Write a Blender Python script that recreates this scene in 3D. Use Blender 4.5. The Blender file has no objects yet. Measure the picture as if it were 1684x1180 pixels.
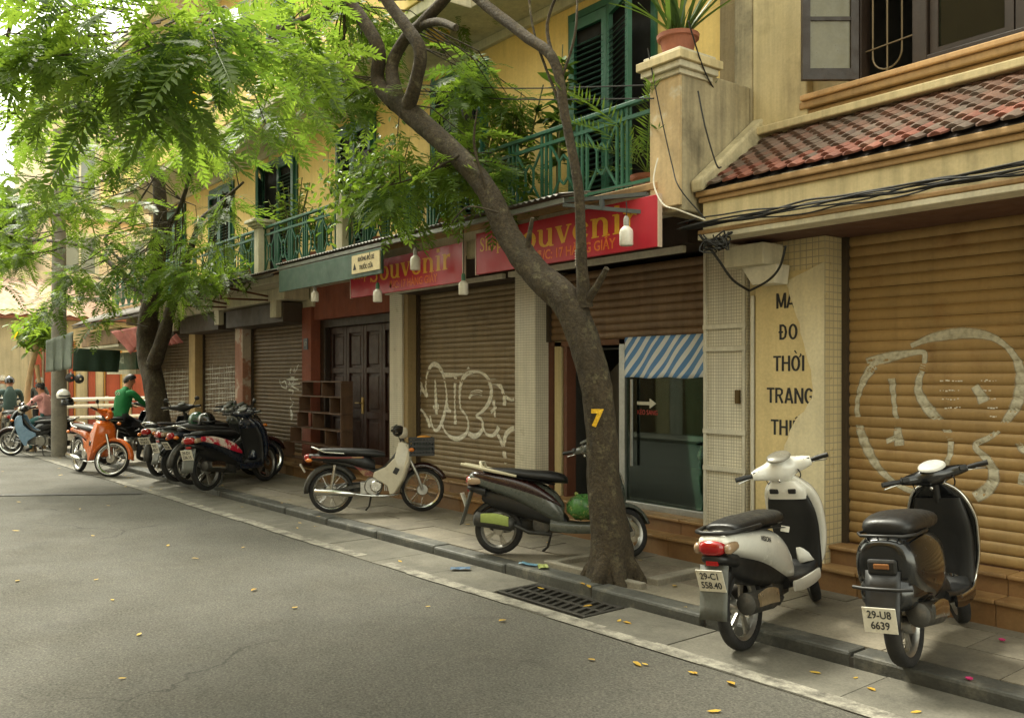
import bpy, math, random
import numpy as np
from mathutils import Vector, Matrix, noise
random.seed(7)
R = math.radians
SC = bpy.context.scene
COL = SC.collection

# ------------------------------------------------------------------ camera, sky, sun, exposure
CAM_H = 1.58
YAW = 52.74
cam_d = bpy.data.cameras.new('camera'); cam = bpy.data.objects.new('camera', cam_d); COL.objects.link(cam)
cam.location = (0, 0, CAM_H); cam.rotation_euler = (R(90), 0, R(YAW))
cam_d.sensor_width = 36; cam_d.lens = 31.53; cam_d.shift_y = 0.0166; cam_d.clip_end = 1000; cam_d.clip_start = 0.05
SC.camera = cam
world = bpy.data.worlds.new('World'); SC.world = world; world.use_nodes = True
wn = world.node_tree.nodes; wl = world.node_tree.links
bg = wn['Background']
SUN_EL, SUN_AZ = 55, 262          # azimuth: compass angle the light comes from, clockwise from +Y
sky = wn.new('ShaderNodeTexSky'); sky.sky_type = 'NISHITA'; sky.sun_disc = False
sky.sun_elevation = R(SUN_EL); sky.sun_rotation = R(SUN_AZ); sky.air_density = 1.3; sky.dust_density = 1.5; sky.ozone_density = 0.6
hsv = wn.new('ShaderNodeHueSaturation'); hsv.inputs['Saturation'].default_value = 0.16
tint = wn.new('ShaderNodeVectorMath'); tint.operation = 'MULTIPLY'; tint.inputs[1].default_value = (1.045, 1.025, 0.83)
wl.new(sky.outputs[0], hsv.inputs['Color']); wl.new(hsv.outputs[0], tint.inputs[0]); wl.new(tint.outputs[0], bg.inputs['Color'])
bg.inputs['Strength'].default_value = 0.15
sd = bpy.data.lights.new('sun', 'SUN'); sun = bpy.data.objects.new('sun', sd); COL.objects.link(sun)
sd.energy = 1.5; sd.angle = R(14); sd.color = (1.0, 0.96, 0.80)
sun.rotation_euler = (R(90 - SUN_EL), 0, R(180 - SUN_AZ))
sun.location = (-6, -8, 14)
SC.view_settings.view_transform = 'Standard'; SC.view_settings.look = 'None'
SC.view_settings.exposure = 2.1; SC.view_settings.gamma = 1.0

# ------------------------------------------------------------------ helpers
_c, _s = math.cos(R(90 - YAW)), math.sin(R(90 - YAW))
FPX = 1475.0
def at(px, py, Y=None, z=None, X=None):
    """point of the street seen in that direction, on the plane Y=.. (facade), z=.. (ground) or X=.."""
    o = (px - 842) / FPX; u = (618 - py) / FPX
    d = Vector((-_c + _s * o, _s + _c * o, u))
    if Y is not None: t = Y / d.y
    elif X is not None: t = X / d.x
    else: t = (z - CAM_H) / d.z
    return Vector((d.x * t, d.y * t, CAM_H + d.z * t))

def srgb(r, g, b):
    f = lambda c: (c / 255 / 12.92) if c / 255 <= .04045 else ((c / 255 + .055) / 1.055) ** 2.4
    return (f(r), f(g), f(b))

ORG = {}
class MB:
    def __init__(s): s.v = []; s.f = []
    def add(s, vs, fs):
        o = len(s.v); s.v += [tuple(p) for p in vs]; s.f += [tuple(i + o for i in f) for f in fs]; return s
    def box(s, x0, x1, y0, y1, z0, z1):
        return s.add([(x0,y0,z0),(x1,y0,z0),(x1,y1,z0),(x0,y1,z0),(x0,y0,z1),(x1,y0,z1),(x1,y1,z1),(x0,y1,z1)],
                     [(0,3,2,1),(4,5,6,7),(0,1,5,4),(1,2,6,5),(2,3,7,6),(3,0,4,7)])
    def obox(s, c, size, m=None):
        a, b, d = [k / 2 for k in size]; m = m or Matrix.Identity(3); c = Vector(c)
        vs = [c + m @ Vector(p) for p in [(-a,-b,-d),(a,-b,-d),(a,b,-d),(-a,b,-d),(-a,-b,d),(a,-b,d),(a,b,d),(-a,b,d)]]
        return s.add(vs, [(0,3,2,1),(4,5,6,7),(0,1,5,4),(1,2,6,5),(2,3,7,6),(3,0,4,7)])
    def bar(s, p, q, w, h=None, up=(0,0,1)):
        p, q = Vector(p), Vector(q); h = h or w; d = (q - p); L = d.length; d.normalize(); up = Vector(up)
        if abs(d.dot(up)) > .98: up = Vector((0,1,0)) if abs(d.y) < .9 else Vector((1,0,0))
        y = up.cross(d).normalized(); z = d.cross(y)
        return s.obox((p + q) / 2, (L, w, h), Matrix((d, y, z)).transposed())
    def rings(s, rr, close=True, caps=True):
        n = len(rr[0]); vs = [p for r in rr for p in r]; fs = []
        for i in range(len(rr) - 1):
            for j in range(n if close else n - 1):
                k = (j + 1) % n
                fs.append((i*n+j, i*n+k, (i+1)*n+k, (i+1)*n+j))
        if caps and close:
            fs.append(tuple(range(n - 1, -1, -1))); fs.append(tuple((len(rr)-1)*n + j for j in range(n)))
        return s.add(vs, fs)
    def tube(s, path, r, n=8, caps=True):
        path = [Vector(p) for p in path]; rs = r if isinstance(r, (list, tuple)) else [r] * len(path)
        rr = []; prev = None
        for i, p in enumerate(path):
            d = (path[min(i+1, len(path)-1)] - path[max(i-1, 0)])
            if d.length < 1e-9: d = Vector((0,0,1))
            d.normalize()
            if prev is None:
                a = Vector((0,0,1)) if abs(d.z) < .9 else Vector((1,0,0)); x = a.cross(d).normalized()
            else:
                x = prev - d * prev.dot(d); x = x.normalized() if x.length > 1e-6 else prev
            prev = x; y = d.cross(x)
            rr.append([p + (x * math.cos(2*math.pi*j/n) + y * math.sin(2*math.pi*j/n)) * rs[i] for j in range(n)])
        return s.rings(rr, True, caps)
    def lathe(s, prof, c=(0,0,0), axis='z', n=20, caps=False, loop=False):
        c = Vector(c); rr = []
        for r, h in prof:
            ring = []
            for j in range(n):
                a = 2*math.pi*j/n; x, y = r*math.cos(a), r*math.sin(a)
                ring.append(c + (Vector((x,y,h)) if axis == 'z' else Vector((y,h,x)) if axis == 'y' else Vector((h,x,y))))
            rr.append(ring)
        if loop: rr.append(rr[0])
        return s.rings(rr, True, caps)
    def prism(s, poly, a, b, ax='y'):
        n = len(poly)
        mk = {'y': lambda p, k: (p[0], k, p[1]), 'x': lambda p, k: (k, p[0], p[1]), 'z': lambda p, k: (p[0], p[1], k)}[ax]
        return s.add([mk(p, a) for p in poly] + [mk(p, b) for p in poly],
                     [tuple(range(n)), tuple(range(2*n-1, n-1, -1))] + [(i, n+i, n+(i+1)%n, (i+1)%n) for i in range(n)])
    def sphere(s, c, r, n=10, m=6, sc=(1,1,1)):
        prof = [(max(1e-4, math.sin(math.pi*i/m)), -math.cos(math.pi*i/m)) for i in range(m+1)]
        rr = [[(c[0]+r*sc[0]*p*math.cos(2*math.pi*j/n), c[1]+r*sc[1]*p*math.sin(2*math.pi*j/n), c[2]+r*sc[2]*h) for j in range(n)] for p, h in prof]
        return s.rings(rr, True, True)
    def mesh(s, name, mat=None, smooth=None, off=None):
        me = bpy.data.meshes.new(name)
        vs = s.v if off is None else [(a-off[0], b-off[1], c-off[2]) for a, b, c in s.v]
        me.from_pydata(vs, [], s.f); me.validate()
        if mat: me.materials.append(mat)
        if smooth is not None:
            me.shade_smooth()
            if smooth < 179: me.set_sharp_from_angle(angle=R(smooth))
        return me
    def build(s, name, mat, parent=None, smooth=None, bevel=0, local=False):
        off = None
        if parent is not None and not local: off = ORG.get(parent.name)
        o = bpy.data.objects.new(name, s.mesh(name, mat, smooth, off)); COL.objects.link(o)
        if parent is not None:
            o.parent = parent
            if parent.name in ORG: ORG[o.name] = ORG[parent.name]
        if bevel:
            b = o.modifiers.new('bevel', 'BEVEL'); b.width = bevel; b.segments = 2; b.limit_method = 'ANGLE'; b.angle_limit = R(40)
        return o

def fixn(o):
    import bmesh
    bm = bmesh.new(); bm.from_mesh(o.data); bmesh.ops.recalc_face_normals(bm, faces=bm.faces); bm.to_mesh(o.data); bm.free(); return o

def tag(o, label=None, cat=None, group=None, kind=None):
    if label: o['label'] = label
    if cat: o['category'] = cat
    if group: o['group'] = group
    if kind: o['kind'] = kind
    return o
def thing(name, label, cat, loc=(0,0,0), rz=0, group=None, world=False):
    o = bpy.data.objects.new(name, None); COL.objects.link(o); o.location = loc; o.rotation_euler = (0, 0, rz)
    o.empty_display_size = .2
    if world: ORG[o.name] = tuple(loc)
    return tag(o, label, cat, group)
def inst(name, me, parent, loc=(0,0,0), rot=(0,0,0), sc=(1,1,1)):
    o = bpy.data.objects.new(name, me); COL.objects.link(o)
    if parent is not None:
        o.parent = parent; off = ORG.get(parent.name)
        if off: loc = (loc[0]-off[0], loc[1]-off[1], loc[2]-off[2])
    o.location = loc; o.rotation_euler = rot; o.scale = sc
    return o

# ------------------------------------------------------------------ materials
MATS = {}
def M(name, col, rough=.6, metal=0., var=.12, vs=2.5, fine=.08, fs=45, bump=0., bs=80, co='P', dirt=None, streak=0., rnd=0., coat=0., spec=.5, alpha=None, emit=0.):
    if name in MATS: return MATS[name]
    m = bpy.data.materials.new(name); m.use_nodes = True; MATS[name] = m
    n, l = m.node_tree.nodes, m.node_tree.links; b = n['Principled BSDF']
    if co == 'P': src = n.new('ShaderNodeNewGeometry').outputs['Position']
    else: src = n.new('ShaderNodeTexCoord').outputs['Object']
    def noise(scale, detail=4, rough_=.6, vec=src):
        t = n.new('ShaderNodeTexNoise'); t.inputs['Scale'].default_value = scale; t.inputs['Detail'].default_value = detail
        t.inputs['Roughness'].default_value = rough_; l.new(vec, t.inputs['Vector']); return t.outputs['Fac']
    def rng(f, a, b_, lo, hi):
        t = n.new('ShaderNodeMapRange'); t.inputs[1].default_value = a; t.inputs[2].default_value = b_; t.inputs[3].default_value = lo; t.inputs[4].default_value = hi
        l.new(f, t.inputs[0]); return t.outputs[0]
    def mul(a, b_):
        t = n.new('ShaderNodeMath'); t.operation = 'MULTIPLY'; l.new(a, t.inputs[0]); l.new(b_, t.inputs[1]); return t.outputs[0]
    def mix(f, a, b_):
        t = n.new('ShaderNodeMix'); t.data_type = 'RGBA'; l.new(f, t.inputs[0])
        for k, x in ((6, a), (7, b_)):
            if isinstance(x, tuple): t.inputs[k].default_value = (*x, 1)
            else: l.new(x, t.inputs[k])
        return t.outputs[2]
    fac = rng(noise(vs), .3, .7, 1 - var, 1 + var)
    if fine: fac = mul(fac, rng(noise(fs, 3), .3, .7, 1 - fine, 1 + fine))
    if streak:
        mp = n.new('ShaderNodeMapping'); mp.inputs['Scale'].default_value = (7, 7, .35); l.new(src, mp.inputs['Vector'])
        fac = mul(fac, rng(noise(1.6, 5, .65, mp.outputs[0]), .42, .72, 1.0, 1 - streak))
    if rnd:
        oi = n.new('ShaderNodeObjectInfo'); fac = mul(fac, rng(oi.outputs['Random'], 0, 1, 1 - rnd, 1 + rnd))
    sc = n.new('ShaderNodeVectorMath'); sc.operation = 'SCALE'
    base = col
    if dirt:
        dcol, ds, lo, hi = dirt
        base = mix(rng(noise(ds, 6, .68), lo, hi, 0, 1), col, dcol)
    if isinstance(base, tuple): sc.inputs[0].default_value = base
    else: l.new(base, sc.inputs[0])
    l.new(fac, sc.inputs['Scale']); l.new(sc.outputs[0], b.inputs['Base Color'])
    b.inputs['Roughness'].default_value = rough; b.inputs['Metallic'].default_value = metal
    if rough > .15:
        l.new(rng(noise(vs * 3.1), .3, .7, max(0, rough - .1), min(1, rough + .1)), b.inputs['Roughness'])
    b.inputs['Specular IOR Level'].default_value = spec
    if coat: b.inputs['Coat Weight'].default_value = coat; b.inputs['Coat Roughness'].default_value = .06
    if bump:
        bp = n.new('ShaderNodeBump'); bp.inputs['Strength'].default_value = min(1, bump); bp.inputs['Distance'].default_value = .01 * max(1, bump)
        l.new(noise(bs, 5, .65), bp.inputs['Height']); l.new(bp.outputs[0], b.inputs['Normal'])
    if emit: l.new(sc.outputs[0], b.inputs['Emission Color']); b.inputs['Emission Strength'].default_value = emit
    return m

def leafmat(name, c1, c2, trans=.45, yellow=None, ysh=.03):
    """leaf: diffuse + translucent + a little gloss; colour varies from leaf to leaf (per-island random)"""
    m = bpy.data.materials.new(name); m.use_nodes = True; MATS[name] = m
    n, l = m.node_tree.nodes, m.node_tree.links; b = n['Principled BSDF']; out = n['Material Output']
    g = n.new('ShaderNodeNewGeometry'); oi = n.new('ShaderNodeObjectInfo')
    nz = n.new('ShaderNodeTexNoise'); nz.inputs['Scale'].default_value = 1.3; l.new(g.outputs['Position'], nz.inputs['Vector'])
    at_ = n.new('ShaderNodeAttribute'); at_.attribute_name = 'rnd'
    a = n.new('ShaderNodeMath'); a.operation = 'ADD'; l.new(nz.outputs['Fac'], a.inputs[0]); l.new(at_.outputs['Fac'], a.inputs[1])
    mr = n.new('ShaderNodeMapRange'); mr.inputs[1].default_value = .45; mr.inputs[2].default_value = 1.35; l.new(a.outputs[0], mr.inputs[0])
    mx = n.new('ShaderNodeMix'); mx.data_type = 'RGBA'; l.new(mr.outputs[0], mx.inputs[0]); mx.inputs[6].default_value = (*c1, 1); mx.inputs[7].default_value = (*c2, 1)
    colr = mx.outputs[2]
    if yellow:
        gt = n.new('ShaderNodeMath'); gt.operation = 'GREATER_THAN'; gt.inputs[1].default_value = 1 - ysh; l.new(at_.outputs['Fac'], gt.inputs[0])
        m2 = n.new('ShaderNodeMix'); m2.data_type = 'RGBA'; l.new(gt.outputs[0], m2.inputs[0]); l.new(colr, m2.inputs[6]); m2.inputs[7].default_value = (*yellow, 1); colr = m2.outputs[2]
    l.new(colr, b.inputs['Base Color']); b.inputs['Roughness'].default_value = .42
    tr = n.new('ShaderNodeBsdfTranslucent'); sv = n.new('ShaderNodeVectorMath'); sv.operation = 'MULTIPLY'; sv.inputs[1].default_value = (1.75, 1.65, .7)
    l.new(colr, sv.inputs[0]); l.new(sv.outputs[0], tr.inputs['Color'])
    ms = n.new('ShaderNodeMixShader'); ms.inputs[0].default_value = trans; l.new(b.outputs[0], ms.inputs[1]); l.new(tr.outputs[0], ms.inputs[2])
    l.new(ms.outputs[0], out.inputs['Surface'])
    return m

def glassmat(name, tintc=(.8,.9,.85), refl=.12, rough=.02):
    m = bpy.data.materials.new(name); m.use_nodes = True; MATS[name] = m
    n, l = m.node_tree.nodes, m.node_tree.links; out = n['Material Output']; n.remove(n['Principled BSDF'])
    t = n.new('ShaderNodeBsdfTransparent'); t.inputs['Color'].default_value = (*tintc, 1)
    g = n.new('ShaderNodeBsdfGlossy'); g.inputs['Roughness'].default_value = rough; g.inputs['Color'].default_value = (.80,.95,.88,1)
    fr = n.new('ShaderNodeFresnel'); fr.inputs['IOR'].default_value = 1.5
    mr = n.new('ShaderNodeMapRange'); mr.inputs[3].default_value = refl; mr.inputs[4].default_value = 1.0; l.new(fr.outputs[0], mr.inputs[0])
    ms = n.new('ShaderNodeMixShader'); l.new(mr.outputs[0], ms.inputs[0]); l.new(t.outputs[0], ms.inputs[1]); l.new(g.outputs[0], ms.inputs[2])
    l.new(ms.outputs[0], out.inputs['Surface']); return m

def paintmat(name, col, cover=.75, scale=30):
    """thin spray paint that lets some of the surface below show"""
    m = bpy.data.materials.new(name); m.use_nodes = True; MATS[name] = m
    n, l = m.node_tree.nodes, m.node_tree.links; b = n['Principled BSDF']; b.inputs['Base Color'].default_value = (*col, 1); b.inputs['Roughness'].default_value = .7
    g = n.new('ShaderNodeNewGeometry'); nz = n.new('ShaderNodeTexNoise'); nz.inputs['Scale'].default_value = scale; nz.inputs['Detail'].default_value = 4; l.new(g.outputs['Position'], nz.inputs['Vector'])
    mr = n.new('ShaderNodeMapRange'); mr.inputs[1].default_value = .3; mr.inputs[2].default_value = .6; mr.inputs[3].default_value = cover - .25; mr.inputs[4].default_value = min(1, cover + .15); l.new(nz.outputs['Fac'], mr.inputs[0])
    at_ = n.new('ShaderNodeAttribute'); at_.attribute_name = 'edge'
    mu = n.new('ShaderNodeMath'); mu.operation = 'MULTIPLY'; l.new(mr.outputs[0], mu.inputs[0]); l.new(at_.outputs['Fac'], mu.inputs[1])
    l.new(mu.outputs[0], b.inputs['Alpha']); return m

def text_mesh(body, size, mat, extrude=.001, offset=0., align='CENTER', shear=0., sx=1.):
    c = bpy.data.curves.new('lettering', 'FONT'); c.body = body; c.size = size; c.extrude = extrude; c.offset = offset; c.align_x = align; c.align_y = 'CENTER'; c.shear = shear
    c.resolution_u = 3
    o = bpy.data.objects.new('lettering_src', c); COL.objects.link(o)
    dg = bpy.context.evaluated_depsgraph_get(); dg.update()
    me = bpy.data.meshes.new_from_object(o.evaluated_get(dg)); COL.objects.unlink(o); bpy.data.objects.remove(o); bpy.data.curves.remove(c)
    if sx != 1.: me.transform(Matrix.Diagonal((sx, 1, 1, 1)))
    me.materials.clear(); me.materials.append(mat); return me

# shared materials
asphalt = M('asphalt', (.076,.072,.058), .85, var=.06, vs=.45, fine=.45, fs=75, bump=1.0, bs=110, dirt=((.088,.081,.065), 3.5, .42, .7))
def road_wear(m):
    n, l = m.node_tree.nodes, m.node_tree.links; b = n['Principled BSDF']; src = b.inputs['Base Color'].links[0].from_socket
    g = n.new('ShaderNodeNewGeometry'); nz = n.new('ShaderNodeTexNoise'); nz.inputs['Scale'].default_value = 1.6; nz.inputs['Detail'].default_value = 5; l.new(g.outputs['Position'], nz.inputs['Vector'])
    ad = n.new('ShaderNodeVectorMath'); ad.operation = 'MULTIPLY_ADD'; ad.inputs[1].default_value = (.9,.9,0); l.new(nz.outputs['Color'], ad.inputs[0]); l.new(g.outputs['Position'], ad.inputs[2])
    v = n.new('ShaderNodeTexVoronoi'); v.feature = 'DISTANCE_TO_EDGE'; v.inputs['Scale'].default_value = .42; l.new(ad.outputs[0], v.inputs['Vector'])
    c = n.new('ShaderNodeMapRange'); c.inputs[1].default_value = .002; c.inputs[2].default_value = .007; c.inputs[3].default_value = .55; c.inputs[4].default_value = 1; l.new(v.outputs['Distance'], c.inputs[0])
    mk = n.new('ShaderNodeTexNoise'); mk.inputs['Scale'].default_value = .35; l.new(g.outputs['Position'], mk.inputs['Vector'])
    mm = n.new('ShaderNodeMapRange'); mm.inputs[1].default_value = .48; mm.inputs[2].default_value = .58; l.new(mk.outputs['Fac'], mm.inputs[0])
    mx = n.new('ShaderNodeMix'); mx.inputs[2].default_value = 1.0; l.new(mm.outputs[0], mx.inputs[0]); l.new(c.outputs[0], mx.inputs[3])
    st = n.new('ShaderNodeTexNoise'); st.inputs['Scale'].default_value = 1.1; st.inputs['Detail'].default_value = 6; st.inputs['Roughness'].default_value = .7; l.new(g.outputs['Position'], st.inputs['Vector'])
    sr = n.new('ShaderNodeMapRange'); sr.inputs[1].default_value = .60; sr.inputs[2].default_value = .72; sr.inputs[3].default_value = 1; sr.inputs[4].default_value = .72; l.new(st.outputs['Fac'], sr.inputs[0])
    sg = n.new('ShaderNodeTexVoronoi'); sg.inputs['Scale'].default_value = 95; l.new(g.outputs['Position'], sg.inputs['Vector']); sp = n.new('ShaderNodeSeparateColor'); l.new(sg.outputs['Color'], sp.inputs[0])
    sq = n.new('ShaderNodeMapRange'); sq.inputs[1].default_value = .0; sq.inputs[2].default_value = 1; sq.inputs[3].default_value = .72; sq.inputs[4].default_value = 1.28; l.new(sp.outputs[0], sq.inputs[0])
    m1 = n.new('ShaderNodeMath'); m1.operation = 'MULTIPLY'; l.new(mx.outputs[0], m1.inputs[0]); l.new(sr.outputs[0], m1.inputs[1])
    m2 = n.new('ShaderNodeMath'); m2.operation = 'MULTIPLY'; l.new(m1.outputs[0], m2.inputs[0]); l.new(sq.outputs[0], m2.inputs[1])
    s = n.new('ShaderNodeVectorMath'); s.operation = 'SCALE'; l.new(src, s.inputs[0]); l.new(m2.outputs[0], s.inputs['Scale']); l.new(s.outputs[0], b.inputs['Base Color'])
road_wear(asphalt)
concrete = M('concrete', (.24,.22,.175), .85, var=.2, vs=3, fine=.16, fs=60, bump=.3, bs=90, dirt=((.12,.11,.09), 2.2, .5, .8))
gutter_m = M('gutter_concrete', (.115,.107,.084), .85, var=.2, vs=2.5, fine=.18, fs=70, bump=.35, bs=90, dirt=((.07,.065,.05), 3, .5, .78), rnd=.12)
paver = M('paving_stone', (.20,.177,.132), .75, var=.22, vs=2.0, fine=.15, fs=50, bump=.25, bs=70, dirt=((.09,.083,.066), 1.8, .48, .78), rnd=.13)
kerb_m = M('kerb_stone', (.07,.071,.062), .6, var=.25, vs=5, fine=.2, fs=60, bump=.3, bs=60, dirt=((.15,.14,.11), 5, .55, .75), rnd=.18)
edge_line = M('worn_edge_line', (.25,.235,.19), .85, var=.22, vs=6, fine=.25, fs=80, bump=.3, bs=100, dirt=((.085,.078,.062), 7, .42, .62))
iron = M('cast_iron', (.045,.042,.036), .55, .6, var=.25, fine=.2, bump=.3)
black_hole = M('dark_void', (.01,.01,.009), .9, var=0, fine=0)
yellow_w = M('yellow_plaster', srgb(228,198,122), .8, var=.1, vs=1.2, fine=.05, bump=.12, bs=50, streak=.14, dirt=(srgb(196,166,104), .9, .55, .85))
white_t = M('white_trim', srgb(205,198,172), .75, var=.12, vs=3, streak=.25, bump=.1)
cream_w = M('cream_plaster', srgb(200,184,140), .8, var=.12, vs=1.4, fine=.06, bump=.15, bs=60, streak=.3, dirt=(srgb(150,135,100), 1.6, .55, .82))
ochre_w = M('ochre_trim', srgb(166,134,90), .75, var=.14, vs=3, streak=.25, bump=.1, dirt=(srgb(120,85,50), 3, .58, .8))
grey_conc = M('weathered_render', srgb(168,156,125), .85, var=.2, vs=2, fine=.1, bump=.3, bs=40, streak=.5, dirt=(srgb(95,88,70), 2.4, .5, .78))
stain_conc = M('stained_pilaster', srgb(140,124,92), .85, var=.2, vs=2, bump=.3, bs=40, streak=.5)
terracotta = M('terracotta_plaster', srgb(140,78,58), .8, var=.15, vs=2, bump=.15, streak=.2, dirt=(srgb(100,60,48), 2.5, .5, .8))
mosaic_base = srgb(222,216,196)
green_p = M('green_paint', srgb(42,94,74), .5, var=.18, vs=4, bump=.1, bs=60, streak=.15)
green_d = M('green_paint_dark', srgb(24,58,48), .55, var=.18, vs=4)
dark_wood = M('dark_wood', srgb(58,34,26), .5, var=.25, vs=3, streak=.3, bump=.15)
black_wood = M('black_wood', srgb(48,36,27), .5, var=.25, vs=4, streak=.25, bump=.15)
step_t = M('step_tile', srgb(150,118,76), .5, var=.16, vs=3, fine=.08, bump=.1, rnd=.1, dirt=(srgb(120,88,56), 2.5, .5, .8))
step_r = M('step_riser', srgb(130,98,62), .55, var=.18, vs=3, fine=.08, bump=.1, rnd=.12, dirt=(srgb(120,82,48), 2.5, .5, .8))
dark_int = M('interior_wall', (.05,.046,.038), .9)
steel = M('galvanised_steel', (.42,.43,.42), .38, .85, var=.15, vs=6)
white_metal = M('white_painted_metal', srgb(205,200,182), .5, var=.1, streak=.2)
rust = M('rusty_steel', srgb(98,66,46), .7, .2, var=.3, vs=9, bump=.3)
cable_m = M('black_cable', (.02,.02,.018), .8, var=.2)
# ------------------------------------------------------------------ ground, road, kerb, pavement
PZ = .065                                  # pavement height
KS = .038; KN = math.sqrt(1 + KS*KS)
def kp(u, w, z=0.):                        # frame of the kerb: u along the street (world X), w towards the houses
    return Vector((u - w*KS/KN, 4.53 + KS*u + w/KN, z))
tag(MB().box(-220,220,-220,220,-.5,-.03).build('ground', concrete), kind='structure')
mb = MB(); P = [kp(14,-.62), kp(-22.5,-.62), Vector((-60, 1.0, 0)), Vector((-60,-60,0)), Vector((14,-60,0))]
road = MB().add([(p.x,p.y,0) for p in P], [(0,1,2,3,4)]).build('road', asphalt); tag(road, kind='structure')
def slab(mbx, u0, u1, w0, w1, z0, z1, g=.004):
    q = [kp(u0+g,w0+g), kp(u1-g,w0+g), kp(u1-g,w1-g), kp(u0+g,w1-g)]
    return mbx.add([(p.x,p.y,z0) for p in q] + [(p.x,p.y,z1) for p in q], [(0,3,2,1),(4,5,6,7),(0,1,5,4),(1,2,6,5),(2,3,7,6),(3,0,4,7)])
# cross street at the far end
cs = MB().box(-60,-22.6,0.9,60,-.02,.004).build('side_street', asphalt); tag(cs, kind='structure')
# edge line
el = MB()
for i in range(60):
    u0 = 3 - i*.42
    if random.random() < .06: continue
    a = -.62 + random.uniform(-.012,.012); b = -.50 + random.uniform(-.015,.015)
    q = [kp(u0,a), kp(u0-.42,a+random.uniform(-.006,.006)), kp(u0-.42,b+random.uniform(-.006,.006)), kp(u0,b)]
    el.add([(p.x,p.y,.008) for p in q], [(0,3,2,1)])
tag(el.build('edge_line', edge_line), kind='structure')
# gutter
gut = slab(MB(), -22.5, 6, -.64, .02, -.06, -.012, 0).build('gutter', M('gutter_joint',(.06,.055,.045),.9)); tag(gut, kind='structure')
u = 3.0; GR = (-5.32, -4.38)
while u > -22.3:
    L = random.choice((.8,.95,1.1,.7))
    if u > GR[1] > u - L: L = u - GR[1]
    if u <= GR[1] + 1e-6 and u > GR[0] + 1e-6: u = GR[0]; continue
    if L > .05: slab(MB(), u-L, u, -.62, -.02, -.05, .004+random.uniform(0,.003)).build('gutter_slab', gutter_m, gut)
    u -= L
slab(MB(), GR[0], GR[1], -.62, -.47, -.05, .004).build('gutter_slab', gutter_m, gut)
# drain grate
gc = kp((GR[0]+GR[1])/2, -.25)
gr = thing('drain_grate', 'cast iron drain grate set in the gutter in front of the leaning tree', 'drain grate', (gc.x, gc.y, 0), math.atan(KS))
W, D = .92, .38
f = MB()
for y in (-D/2+.02, 0, D/2-.02): f.box(-W/2, W/2, y-.018, y+.018, -.03, .010)
for x in (-W/2+.018, W/2-.018): f.box(x-.018, x+.018, -D/2, D/2, -.03, .0095)
f.build('frame', iron, gr, bevel=.004, local=True)
MB().box(-W/2, W/2, -D/2, D/2, -.05, -.026).build('pit', black_hole, gr, local=True)
bm_ = MB().obox((0,0,-.008), (.03,.165,.028), Matrix.Rotation(.25,3,'Z')).mesh('bar', iron)
for k in range(11):
    for s in (-1, 1): inst('bar', bm_, gr, (-W/2+.07+k*.077, s*D/4, 0))
# kerb
kr = slab(MB(), -22.3, 6, .02, .17, -.05, PZ-.02, 0).build('kerb', M('kerb_joint',(.05,.047,.04),.9)); tag(kr, kind='structure')
u = 4.22
while u > -22.2:
    d = random.uniform(-.012,.012); h = PZ + .004 + random.uniform(-.006,.008)
    slab(MB(), u-1.0, u, 0+d, .19+d, -.06, h, .005).build('kerb_stone', kerb_m, kr, bevel=.018); u -= 1.0
# pavement
pv = slab(MB(), -22.3, 6, .17, 2.6, -.05, PZ-.014, 0).build('pavement', M('pavement_joint',(.07,.064,.05),.9)); tag(pv, kind='structure')
for r_ in range(4):
    u = 3.5 + r_*.27
    while u > -22.2:
        L = .62
        if not (r_ in (0,1) and -5.35 < u - L/2 < -4.5):
            slab(MB(), u-L, u, .195+r_*.42, .195+(r_+1)*.42, -.04, PZ+random.uniform(-.004,.003), .0035).build('paving_slab', paver, pv)
        u -= L
# tree pit of the near tree
earth = M('dry_earth', (.16,.135,.10), .95, var=.25, vs=7, fine=.25, bump=.8, bs=40)
tp = slab(MB(), -5.65, -4.1, .195, 1.04, -.05, PZ-.006, 0).build('tree_pit', earth, None); tag(tp, kind='structure')
for (a,b,c,d) in ((-5.55,-4.5,.22,.29), (-5.55,-5.47,.29,.95), (-4.62,-4.5,.4,.98)):
    slab(MB(), a, b, c, d, .02, PZ+.035+random.uniform(0,.01)).build('pit_border_stone', concrete, tp, bevel=.008)

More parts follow.
